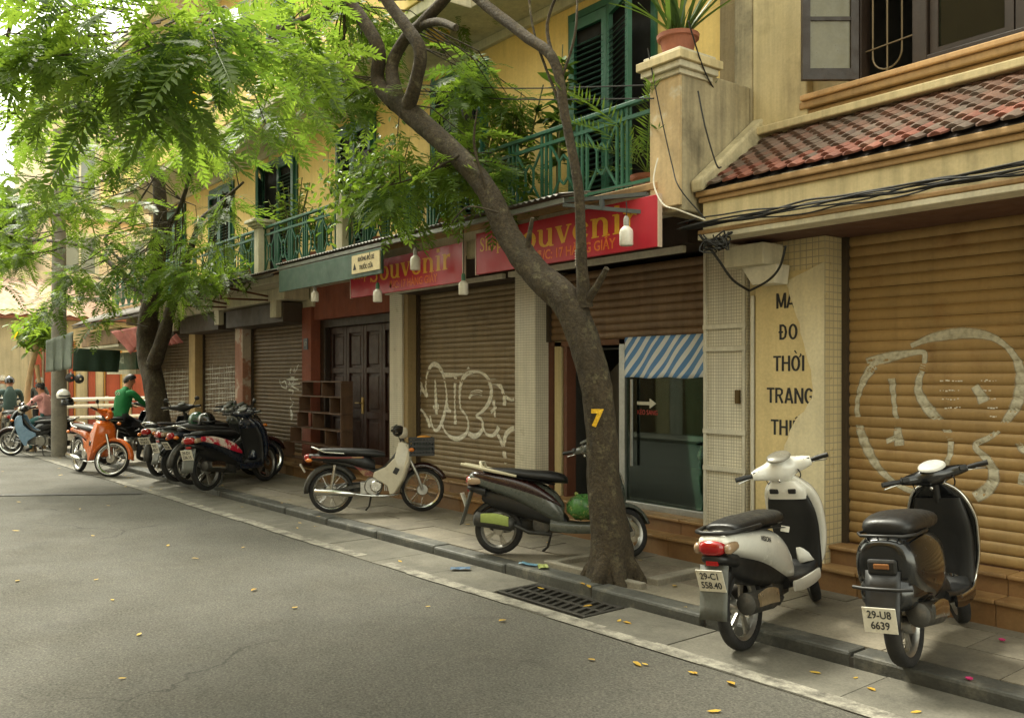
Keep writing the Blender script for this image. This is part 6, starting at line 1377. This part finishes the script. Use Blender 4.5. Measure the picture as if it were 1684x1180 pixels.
def underbone(label, rear, front, shield, body, wb=1.21, Rw=.28, tw=.062, lines=None, lean=-.06, basket=False, wave=False, sc=1., stripe=None, group='motorbikes parked along the pavement', rimm=None, seat_c=None, fork=None, name='moped', headc=None, rack=False, steer=0):
    t = thing(name, label, 'motorbike', group=group); place(t, rear, front, wb, lean); t.scale = (sc,sc,sc); ra, fa = -wb/2, wb/2
    wheel(t, ra, Rw, tw*1.1, 'spoke', rimm or chrome, whitewall=wave); wf = wheel(t, fa, Rw, tw, 'spoke', rimm or chrome, whitewall=wave)
    MB().lathe([(.001,-.06),(.065,-.06),(.07,-.05),(.07,.05),(.065,.06),(.001,.06)],(fa,0,Rw),'y',20).build('front_hub', alu, wf, 40, local=True)
    MB().lathe([(.001,-.07),(.07,-.07),(.075,-.05),(.075,.05),(.001,.07)],(ra,0,Rw),'y',20).build('rear_hub', alu, t, 40, local=True)
    # frame, engine
    MB().tube(catmull([(fa-.26,0,.80),(fa-.36,0,.66),(fa-.5,0,.53),(ra+.48,0,.52),(ra+.2,0,.60),(ra-.1,0,.66)],3),[.035]*16,10).build('frame_tube', darkmetal, t, 60, local=True)
    en = MB().lathe([(.001,-.13),(.10,-.13),(.115,-.11),(.115,.11),(.10,.13),(.001,.13)],(ra+.52,0,.33),'y',22).obox((ra+.44,0,.31),(.16,.2,.14)).build('engine', alu, t, 45, local=True)
    q = MB()
    for k in range(6): q.obox((ra+.66+k*.022,0,.335),(.012,.15,.13))
    q.obox((ra+.82,0,.34),(.06,.13,.11)); q.build('cylinder_fins', alu, en, local=True)
    MB().lathe([(.001,-.145),(.06,-.145),(.075,-.13),(.001,-.12)],(ra+.55,0,.33),'y',20).build('clutch_cover', chrome, en, 45, local=True)
    MB().obox((ra+.62,0,.46),(.07,.08,.1)).build('carburettor', darkmetal, t, bevel=.01, local=True)
    m = MB().tube([(ra-.20,-.135,.275),(ra-.18,-.135,.275),(ra+.22,-.135,.25),(ra+.30,-.13,.24)],[.028,.04,.04,.022],14).build('silencer', chrome, t, 50, local=True)
    MB().tube(catmull([(ra+.28,-.13,.24),(ra+.5,-.12,.215),(ra+.75,-.09,.215),(ra+.86,-.04,.25),(ra+.85,0,.31)],3),.015,8).build('exhaust_pipe', chrome, m, 60, local=True)
    for s in (-1,1):
        MB().bar((ra,s*.095,Rw),(ra+.46,s*.08,.36),.02,.04).build('swingarm', darkmetal, t, local=True)
        MB().tube([(ra+.0,s*.12,Rw+.02),(ra+.03,s*.125,.47),(ra+.05,s*.125,.60)],[.015,.022,.02],10).build('shock_absorber', chrome, t, 60, local=True)
    MB().prism([(ra-.1,.33),(ra-.08,.23),(ra+.1,.22),(ra+.42,.26),(ra+.42,.38),(ra+.1,.36)],.075,.095,'y').build('chain_case', darkmetal, t, bevel=.008, local=True)
    # seat, tail, side covers
    fixn(loftx([(ra-.16,.775,.06,.02),(ra-.12,.775,.11,.035),(ra+.1,.765,.125,.045),(ra+.32,.75,.12,.05),(ra+.52,.735,.10,.05),(ra+.66,.72,.06,.03)],18,2.6).build('seat', seat_c or seatm, t, 60, local=True))
    fixn(loftx([(ra-.30,.70,.05,.025),(ra-.24,.70,.085,.04),(ra-.05,.69,.11,.045),(ra+.2,.67,.115,.06),(ra+.42,.63,.10,.09),(ra+.54,.58,.06,.06)],18,2.8).build('tail_body', body, t, 60, local=True))
    if stripe:
        for s in (-1,1): fixn(loftx([(ra-.24,.70,.006,.012),(ra,.69,.008,.014),(ra+.4,.69,.008,.01)],8,3,y0=s*.112).build('side_stripe', stripe, t, local=True))
    for s in (-1,1): MB().prism([(ra+.28,.585),(ra+.48,.52),(ra+.56,.47),(ra+.50,.44),(ra+.40,.46)],s*.085-.01,s*.085+.01,'y').build('side_cover', stripe or body, t, bevel=.008, local=True)
    fixn(loftx([(ra-.335,.69,.04,.03),(ra-.31,.69,.07,.045),(ra-.26,.69,.07,.045)],14,2.8).build('tail_light', red_lens, t, 60, local=True))
    for s in (-1,1): MB().sphere((ra-.27,s*.115,.66),.032,10,6,(1.3,.8,.8)).build('rear_indicator', amber, t, 60, local=True)
    MB().tube([(ra+.16,-.125,.74),(ra-.08,-.125,.76),(ra-.2,-.11,.81),(ra-.24,-.05,.825),(ra-.24,.05,.825),(ra-.2,.11,.81),(ra-.08,.125,.76),(ra+.16,.125,.74)],.012,8).build('grab_rail', chrome, t, 60, local=True)
    solid(MB().rings(arcband(ra,Rw,Rw+.035,25,185,.055,crown_=.03),False,False).build('rear_mudguard', darkmetal if not wave else blackp, t, 60, local=True), .006)
    licence(t, ra-.355, .56, R(-30), lines, .17, .12)
    # leg shield
    so = [(fa-.30,.88),(fa-.22,.86),(fa-.175,.78),(fa-.19,.62),(fa-.26,.42),(fa-.36,.24),(fa-.41,.23),(fa-.44,.34),(fa-.62,.45),(fa-.60,.51),(fa-.46,.57),(fa-.35,.68)]
    sh = MB()
    for s in (-1,1):
        a, b = s*.155, s*.175
        n = len(so); sh.add([(x, a*(1-.35*max(0,(z-.7)/.18)), z) for x, z in so]+[(x, b*(1-.35*max(0,(z-.7)/.18)), z) for x, z in so], [tuple(range(n)) if s < 0 else tuple(range(n-1,-1,-1)), tuple(range(2*n-1,n-1,-1)) if s < 0 else tuple(range(n,2*n))]+[(i,(i+1)%n,n+(i+1)%n,n+i) for i in range(n)])
    fixn(sh.build('leg_shield', shield, t, bevel=.008, local=True))
    rows = []
    for x, z in ((fa-.27,.88),(fa-.20,.84),(fa-.17,.76),(fa-.19,.62),(fa-.26,.42),(fa-.355,.25)):
        k = 1-.35*max(0,(z-.7)/.18); rows.append([(x-.05*abs(u_)**2+.05, .175*u_*k, z) for u_ in (-1,-.7,-.35,0,.35,.7,1)])
    solid(MB().rings(rows, False, False).build('shield_front', body if wave else shield, t, 60, local=True), .01)
    MB().obox((fa-.33,-.18,.52),(.06,.012,.08),Matrix.Rotation(.5,3,'Y')).build('shield_vent', blackp, t, bevel=.01, local=True)
    # front end
    fk = fork or (chrome if wave else darkmetal)
    for s in (-1,1):
        MB().tube([(fa,s*.075,Rw),(fa-.06,s*.08,Rw+.18),(fa-.16,s*.07,.66)],[.018,.022,.022],10).build('fork_leg', fk if wave else alu, t, 60, local=True)
        MB().sphere((fa-.14,s*.20,.78 if not wave else .90),.032,10,6,(1.2,.8,.8)).build('front_indicator', amber, t, 60, local=True)
    ff = MB().rings(arcband(fa,Rw,Rw+.035,25 if not wave else 5,170,.06,crown_=.03),False,False).build('front_fender', body if wave else maroon_p, t, 60, local=True); solid(ff,.006)
    solid(MB().rings([[(fa-.28+.02*(.55-z),y,z) for y in (-.07,0,.07)] for z in (.55,.45,.35,.22)],False,False).build('mud_flap', blackp, t, 60, local=True),.006)
    MB().tube([(fa-.16,0,.66),(fa-.29,0,.98)],.03,10).build('steering_column', darkmetal, t, 60, local=True)
    h = hb_parts(t, fa-.31, 1.0, .33, headc or blackp, dash=(.8,1,.8))
    MB().lathe([(.001,.04),(.05,.035),(.075,.0),(.08,-.06),(.04,-.09)],(fa-.22,0,.99),'x',18).build('headlight', clear_l if not wave else body, h, 50, local=True)
    for s in ((-1,1) if not basket else ()): MB().tube([(fa-.33,s*.18,1.02),(fa-.34,s*.24,1.12)],.006,6).sphere((fa-.34,s*.26,1.14),.045,10,6,(.3,1,.75)).build('mirror', blackp if not basket else chrome, t, 60, local=True)
    if basket:
        b = MB(); x0, x1, z0, z1_ = fa-.16, fa+.14, .70, .92
        b.box(x0,x1,-.15,.15,z0,z0+.008)
        for i in range(9):
            x = x0+(x1-x0)*i/8
            for y in (-.15,.15): b.box(x-.009,x+.009,y-.004,y+.004,z0,z1_)
        for i in range(9):
            y = -.15+.3*i/8
            for x in (x0,x1): b.box(x-.004,x+.004,y-.009,y+.009,z0,z1_)
        for z in (z0+.02,.76,.82,.88,z1_):
            for y in (-.152,.152): b.box(x0,x1,y-.006,y+.006,z-.012,z+.012)
            for x in (x0,x1): b.box(x-.006,x+.006,-.15,.15,z-.012,z+.012)
        b.build('basket', blackp, t, local=True); MB().obox((fa,0,.80),(.24,.26,.16)).build('basket_liner', M('dark_green_bag', srgb(34,48,40), .7, co='O'), t, bevel=.03, local=True)
        MB().sphere((fa+.02,.04,.93),.05,10,6,(1.8,1.2,.5)).build('basket_load', M('yellow_cloth', srgb(206,140,50), .8, co='O'), t, 60, local=True)
    MB().tube([(ra+.5,.10,.25),(ra+.46,.14,.06),(ra+.42,.17,.012)],[.012]*3,8).build('side_stand', darkmetal, t, 60, local=True)
    MB().tube([(ra+.58,-.2,.24),(ra+.58,.2,.24)],.012,8).obox((ra+.58,-.19,.245),(.03,.09,.02)).obox((ra+.58,.19,.245),(.03,.09,.02)).build('foot_pegs', blackp, t, local=True)
    if steer: steer_front(t, wf, fa, steer)
    return t
K = PZ + .004
def pair(rp, fp, zr, zf, wb):
    """rear contact pixel, front direction pixel -> rear and front ground points with that wheelbase"""
    r = at(*rp, z=zr); f = at(*fp, z=zf); d = Vector((f.x-r.x, f.y-r.y)).normalized()*wb; return (r.x,r.y,zr), (r.x+d.x, r.y+d.y, zf)
r, f = pair((1224,1066),(1310,1003),.004,K,1.12)
w_s = scooter('white scooter with red tail light parked on the kerb before the lettered pillar', r, f, white_p, 1.20, .258, .09, lines=('29-C1','558.40'), lean=-.09, sc=.93, steer=.55, fair=1.4, decal='VISION', dash=(1.2,1.5,.8), dashmat=M('dash_grey', srgb(120,116,104), .25, co='O'), exh=M('bronze_shield', srgb(180,160,130), .3, .7, co='O'))
r, f = (-2.47,4.47,K), (-2.72,5.6,K); d_ = Vector((f[0]-r[0],f[1]-r[1])).normalized()*1.09; f = (r[0]+d_.x, r[1]+d_.y, K)
b_s = scooter('black rounded scooter with pale dial parked before the ochre shutter', r, f, black_pt, 1.18, .235, .10, lines=('29-U8','6639'), lean=-.09, classic=True, sc=.92, steer=.5, dashmat=M('dial_white', srgb(206,206,200), .25, co='O'), dash=(1.1,1.5,1), plate_pos=(-1.18/2-.385,.335,R(-8)))
w_s.scale = (.93,.86,.93); b_s.scale = (.92,.86,.92)
r, f = pair((820,910),(1040,916),K,K,1.10)
g_s = scooter('grey green scooter with maroon tail panel parked behind the leaning tree', r, f, grey_pt, 1.22, .228, .095, upper=maroon_p, inner=greyp, lines=None, lean=-.08, rail='cream', cover=grey_pt, exh=M('green_shield', srgb(150,165,90), .4, .2, co='O'), plate_pos=(-1.22/2-.335,.50,R(-20)), sc=.90, steer=.75)
r, f = pair((545,843),(692,840),K,K,1.0)
d_b = underbone('black seat moped with cream leg shield and dark front basket', r, f, cream_p, blackp, 1.13, .275, lines=None, basket=True, stripe=M('red_cream_stripe', srgb(110,34,28), .4, co='O', dirt=(srgb(150,120,84),8,.5,.6)), sc=.885, lean=-.05)
r, f = pair((342,806),(450,788),K,K,1.18)
scooter('dark scooter with red and white floral side panel at the right end of the row', r, f, navy_p, 1.22, .27, .08, upper=None, lines=('29-D1','236.15'), lean=-.09, sidestrip=M('floral_panel', srgb(190,30,56), .35, co='O', var=.1, dirt=(srgb(220,206,190), 9, .46, .52)), sc=.98, tailred=True)
r, f = (-12.62,4.02,K), (-12.85,5.2,K)
underbone('black moped with chrome pipe second from the right in the row', r, f, blackp, navy_p, 1.21, .28, lines=('29-H6','771.08'), lean=-.08)
r, f = (-13.08,3.98,K), (-13.28,5.16,K)
scooter('dark grey scooter in the middle of the parked row with white plate', r, f, grey_pt, 1.2, .26, .085, lines=('29-E1','402.77'), lean=-.09)
r, f = pair((262,783),(330,768),K,K,1.22)
underbone('motorbike with white tail and dark wheels beside the second tree', r, f, blackp, white_p, 1.22, .29, .08, lines=('30-F4','918.23'), lean=-.08)
r, f = (-12.15,4.62,K), (-12.35,5.5,K); 
scooter('black scooter standing deeper in the row close to the far shutters', (-13.75,4.55,K), (-13.95,5.5,K), black_pt, 1.2, .26, .085, lean=-.08)
scooter('dark green scooter at the back of the row beside the beige pillar', (-14.5,4.75,K), (-14.75,5.55,K), green_pt, 1.2, .26, .085, lean=-.08)
r, f = (-16.15,3.28,.004), (-14.96,3.46,.004)
underbone('orange moped with white rimmed wheels facing right on the road edge', r, f, orange_p, orange_p, 1.2, .285, .066, wave=True, sc=.98, lean=-.05, headc=orange_p, steer=.75)
OBK = underbone('dark motorbike that the man in green sits on', (-16.29,3.79,K), (-16.97,4.77,K), navy_p, blackp, 1.2, .28, .07, lean=0.001, sc=1.0)
underbone('dark motorbike facing the road beside the utility pole', (-19.6,3.75,.0), (-20.2,2.9,.0), blue_p, blackp, 1.2, .28, .075, lines=('29-K2','104.96'), sc=.92, lean=-.06)
scooter('black scooter held by the woman in pink near the crossing', (-20.6,3.75,0), (-21.45,3.1,0), black_pt, 1.2, .26, .085, lines=('29-B1','655.31'), lean=-.05, sc=.95)
RS = scooter('grey scooter ridden away at the left edge of the picture', (-21.88,3.1,0), (-23.06,3.2,0), grey_pt, 1.22, .26, .085, lines=('30-H2','280.45'), lean=0, sc=1.05)
# green net bag on the floorboard of the grey scooter
bg_ = MB(); rn = random.Random(4); rr = []
for i in range(9):
    a = math.pi*i/8; rad = .12*math.sin(a)**.7+.004; rr.append([(rad*math.cos(b)*(1+.12*rn.random()), rad*math.sin(b)*(1+.4*rn.random()), .10-.10*math.cos(a)+.025*rn.random()) for b in [2*math.pi*j/14 for j in range(14)]])
sb = thing('shopping_bag', 'green plastic bag of vegetables standing on the grey scooter footboard', 'bag'); sb.parent = None
gl_ = Vector(g_s.location); h_ = g_s.rotation_euler.z; sb.location = gl_ + Vector((math.cos(h_)*.17, math.sin(h_)*.17, .30))
bg_.rings(rr).build('bag_body', M('green_bag', srgb(74,122,62), .3, co='O', var=.35, vs=18, dirt=(srgb(176,176,100), 14, .56, .62)), sb, 60, local=True)
for s in (-1,1): MB().tube([(s*.02,0,.18),(s*.06,.03*s,.22),(s*.09,.05,.19)],[.012,.016,.006],6).build('handle', MATS['green_bag'], sb, local=True)
# helmets on the row
def helmet(label, p, mat, s=1.):
    t = thing('helmet', label, 'helmet', tuple(p), group='helmets left on motorbikes'); q = MB(); rr = []
    for i in range(7):
        a = (math.pi*.62)*i/6; rr.append([(.135*s*math.sin(a)*math.cos(b)*1.15, .125*s*math.sin(a)*math.sin(b), .13*s*math.cos(a)) for b in [2*math.pi*j/18 for j in range(18)]])
    q.rings(rr).build('shell', mat, t, 60, local=True); MB().tube([(.12*s,-.1*s,.0),(.2*s,0,-.01),(.12*s,.1*s,0)],.015,6).build('peak', blackp, t, local=True); return t
helmet('dark green helmet resting on a motorbike seat in the row', (-13.3,4.3,.93), green_pt)
helmet('black helmet lying next to the green helmet in the row', (-13.05,4.35,.93), black_pt)
# ------------------------------------------------------------------ people
skin_m = M('skin', srgb(176,122,92), .55, var=.06, co='O'); hair_m = M('black_hair', (.014,.012,.011), .5, var=.2, co='O'); shoe_m = M('dark_shoe', (.03,.028,.026), .6, co='O')
def person(label, loc, rz, J, shirt, pants, hair='short', helmetm=None, sc=1., bare_arm=True, back_mark=False):
    t = thing('person', label, 'person', loc, rz); t.scale = (sc,sc,sc)
    names = list(J['pts'].keys()); me = bpy.data.meshes.new('body_src'); V = [J['pts'][n][:3] for n in names]; idx = {n: i for i, n in enumerate(names)}
    bones = [('pelvis','spine','shirt'),('spine','chest','shirt'),('chest','neck','shirt'),('neck','headb','skin'),('headb','headt','skin')]
    for s in ('l','r'):
        bones += [('chest','sh_'+s,'shirt'),('sh_'+s,'el_'+s,'shirt'),('el_'+s,'wr_'+s,'skin' if bare_arm else 'shirt'),('wr_'+s,'ha_'+s,'skin'),('pelvis','hip_'+s,'pants'),('hip_'+s,'kn_'+s,'pants'),('kn_'+s,'an_'+s,'pants'),('an_'+s,'to_'+s,'shoe')]
    me.from_pydata(V, [(idx[a], idx[b]) for a, b, _ in bones], [])
    o = bpy.data.objects.new('body_src', me); COL.objects.link(o); md = o.modifiers.new('s','SKIN'); md.use_smooth_shade = True
    for n in names:
        d = me.skin_vertices[0].data[idx[n]]; r = J['pts'][n][3]; d.radius = (r, r*(J['pts'][n][4] if len(J['pts'][n]) > 4 else 1)); d.use_root = (n == 'pelvis')
    o.modifiers.new('d','SUBSURF').levels = 2
    dg = bpy.context.evaluated_depsgraph_get(); dg.update(); m2 = bpy.data.meshes.new_from_object(o.evaluated_get(dg)); COL.objects.unlink(o); bpy.data.objects.remove(o)
    # hands: palm plus five fingers each
    hb_ = MB()
    for s, sg in (('l',1),('r',-1)):
        w, h = Vector(J['pts']['wr_'+s][:3]), Vector(J['pts']['ha_'+s][:3]); d = (h-w).normalized(); side = d.cross(Vector((0,0,1))).normalized()
        for k, L in enumerate((.065,.075,.07,.055)):
            b = h + side*(k-1.5)*.019; hb_.tube([b-d*.02, b+d*L*.5+Vector((0,0,-.01)), b+d*L*.75+Vector((0,0,-.035))], [.010,.009,.007], 6)
        b = h - side*.03*1 - d*.04; hb_.tube([b, b-side*.02*1+d*.03, b-side*.01+d*.055+Vector((0,0,-.02))], [.011,.010,.008], 6)
    # facial features: nose, ears
    hbv, htv = Vector(J['pts']['headb'][:3]), Vector(J['pts']['headt'][:3]); up = (htv-hbv).normalized(); fwd = Vector(J.get('look', (1,0,0))).normalized(); lf = up.cross(fwd).normalized(); hc = (hbv+htv)/2
    hb_.sphere(hc+fwd*.085-up*.02,.018,8,5,(1.1,.8,1.3)); hb_.sphere(hc+fwd*.074-up*.062,.022,8,5,(.7,1.2,.5))
    for s in (-1,1): hb_.sphere(hc+lf*s*.082-up*.015,.022,8,5,(.9,.5,1.4))
    n0 = len(m2.vertices); vs = [v.co[:] for v in m2.vertices] + hb_.v; fs = [tuple(p.vertices) for p in m2.polygons] + [tuple(i+n0 for i in f) for f in hb_.f]
    nb_ = len(m2.polygons); m3 = bpy.data.meshes.new('body'); m3.from_pydata(vs, [], fs); m3.shade_smooth()
    mats = {'skin':0,'shirt':1,'pants':2,'shoe':3}
    for x in (skin_m, shirt, pants, shoe_m): m3.materials.append(x)
    P_ = {n: Vector(J['pts'][n][:3]) for n in names}
    for p in m3.polygons:
        if p.index >= nb_: p.material_index = 0; continue
        c = p.center; best = None
        for a, b, k in bones:
            A_, B_ = P_[a], P_[b]; d = B_-A_; u_ = max(0, min(1, (c-A_).dot(d)/max(1e-6, d.length_squared))); dist = (c-(A_+d*u_)).length - .4*(J['pts'][a][3]*(1-u_)+J['pts'][b][3]*u_)
            if best is None or dist < best[0]: best = (dist, k)
        p.material_index = mats[best[1]]
    body = bpy.data.objects.new('body', m3); COL.objects.link(body); body.parent = t; bpy.data.meshes.remove(m2)
    eye = MB()
    for s in (-1,1): eye.sphere(hc+fwd*.080+lf*s*.032+up*.012,.010,8,5)
    eye.build('eyes', M('dark_eye',(.01,.01,.01),.2), t, 60, local=True)
    q = MB(); rr = []; b3 = Matrix((fwd, lf, up)).transposed(); hl = .115 if helmetm else .102
    for i in range(9):
        a = math.pi*(.60 if helmetm else .62)*i/8; ring = []
        for j in range(20):
            b = 2*math.pi*j/20; cut = 1.0 - (.35 if not helmetm else .12)*max(0, math.cos(b))*(i/8); aa = a*cut + (0 if helmetm else .35*max(0,-math.cos(b))*(i/8))
            ring.append(hc + up*.025 + b3 @ Vector((hl*math.sin(aa)*math.cos(b)*1.06, hl*.92*math.sin(aa)*math.sin(b), hl*1.05*math.cos(aa))))
        rr.append(ring)
    q.rings(rr).build('helmet' if helmetm else 'hair', helmetm or hair_m, t, 60, local=True)
    if hair == 'bun': MB().sphere(hc+up*.09-fwd*.07,.045,10,6).build('hair_bun', hair_m, t, 60, local=True)
    if back_mark:
        c = Vector(J['pts']['chest'][:3]); q = MB()
        q.lathe([(.018,0),(.028,0),(.028,.004),(.018,.004)], n=14, loop=True); o = q.build('back_emblem', white_metal, t, local=True); o.location = c + Vector((-.148,-.03,.06)); o.rotation_euler = (0,R(80),0)
        o = MB().lathe([(.018,0),(.028,0),(.028,.004),(.018,.004)], n=14, loop=True).build('back_emblem', white_metal, t, local=True); o.location = c + Vector((-.148,.03,.06)); o.rotation_euler = (0,R(80),0)
    return t
def seated(lean_f=.1, arms='bars', look=(1,0,0), hz=.80):
    f = lean_f
    p = {'pelvis':(0,0,hz+.08,.135,.9),'spine':(.03+f*.3,0,hz+.26,.125,.85),'chest':(.05+f*.8,0,hz+.45,.145,.8),'neck':(.06+f*1.2,0,hz+.60,.058),'headb':(.085+f*1.4,0,hz+.66,.078),'headt':(.10+f*1.6,0,hz+.80,.082)}
    for s, g in (('l',1),('r',-1)):
        p['sh_'+s] = (.04+f,g*.185,hz+.53,.068); 
        if arms == 'bars': p['el_'+s] = (.22+f,g*.26,hz+.33,.05); p['wr_'+s] = (.46+f*.6,g*.29,hz+.27,.033); p['ha_'+s] = (.52+f*.6,g*.29,hz+.27,.03)
        else: p['el_'+s] = (.02+f*.6,g*.27,hz+.28,.05); p['wr_'+s] = (.20+f*.5,g*.22,hz+.12,.033); p['ha_'+s] = (.26+f*.5,g*.19,hz+.09,.03)
        p['hip_'+s] = (.04,g*.10,hz+.03,.10); p['kn_'+s] = (.40,g*.19,hz-.08,.07); p['an_'+s] = (.24,g*.21,.10,.042); p['to_'+s] = (.40,g*.22,.05,.042)
    return {'pts': p, 'look': look}
def standing(look=(1,0,0), arm=.25):
    p = {'pelvis':(0,0,.92,.125,.9),'spine':(.01,0,1.08,.115,.85),'chest':(.02,0,1.28,.135,.8),'neck':(.02,0,1.43,.052),'headb':(.035,0,1.49,.075),'headt':(.045,0,1.61,.08)}
    for s, g in (('l',1),('r',-1)):
        p['sh_'+s] = (.01,g*.17,1.36,.062); p['el_'+s] = (.02+arm*.3,g*.23,1.12,.045); p['wr_'+s] = (.1+arm,g*.22,1.0,.031); p['ha_'+s] = (.16+arm,g*.21,.99,.028)
        p['hip_'+s] = (0,g*.09,.86,.095); p['kn_'+s] = (.03,g*.10,.48,.06); p['an_'+s] = (-.02,g*.11,.09,.042); p['to_'+s] = (.13,g*.12,.04,.04)
    return {'pts': p, 'look': look}
def cloth_m(n, c): return M(n, c, .9, var=.12, vs=9, co='O', bump=.3, bs=30)
hd = math.atan2(4.77-3.79, -16.97+16.29)
person('man in a bright green jacket seated with his back turned behind the orange moped', (-16.42,3.96,PZ), hd-.15, seated(.10,'bars',(.8,-.6,0),.74), cloth_m('green_jacket', srgb(24,112,58)), cloth_m('black_trousers', (.03,.03,.035)), sc=.97, bare_arm=False, back_mark=True)
person('woman in a pink top seated on the black scooter near the crossing', (-20.78,3.61,0), math.atan2(-.64,-.76), seated(.06,'bars',(.8,.5,0),.74), cloth_m('pink_top', srgb(222,160,156)), cloth_m('teal_trousers', srgb(50,90,90)), hair='bun', sc=.9)
person('rider in a grey green shirt seen from behind at the left edge', (-22.1,3.12,0), math.atan2(.1,-1.18), seated(.12,'bars',(1,0,0),.76), cloth_m('grey_green_shirt', srgb(70,88,84)), cloth_m('khaki_trousers', srgb(170,140,110)), helmetm=black_pt, sc=.97, bare_arm=False)
pt = dpt(64, 700, 23.2)
person('person in a dark grey shirt standing behind the woman in pink', (pt.x, pt.y, 0), 2.6, standing(), cloth_m('dark_grey_shirt', srgb(74,78,74)), cloth_m('black_trousers', (.03,.03,.035)), helmetm=M('grey_helmet', srgb(120,120,112), .4, co='O'), sc=.92)
pr = dpt(4, 700, 23.5)
person('second rider in a pale helmet beyond the leftmost scooter', (pr.x, pr.y, 0), 3.0, standing(), cloth_m('pale_shirt', srgb(170,170,160)), cloth_m('black_trousers', (.03,.03,.035)), helmetm=M('pale_helmet', srgb(200,196,184), .35, co='O'), sc=.95)
for i, (px, py, m_) in enumerate(((104,650,'white'),(110,662,'black'))):
    p = dpt(px, py, 17.25); helmet(('white and red helmet hanging on the utility pole','black helmet hanging on the utility pole below the white one')[i], p, white_p if i == 0 else black_pt, 1.0)
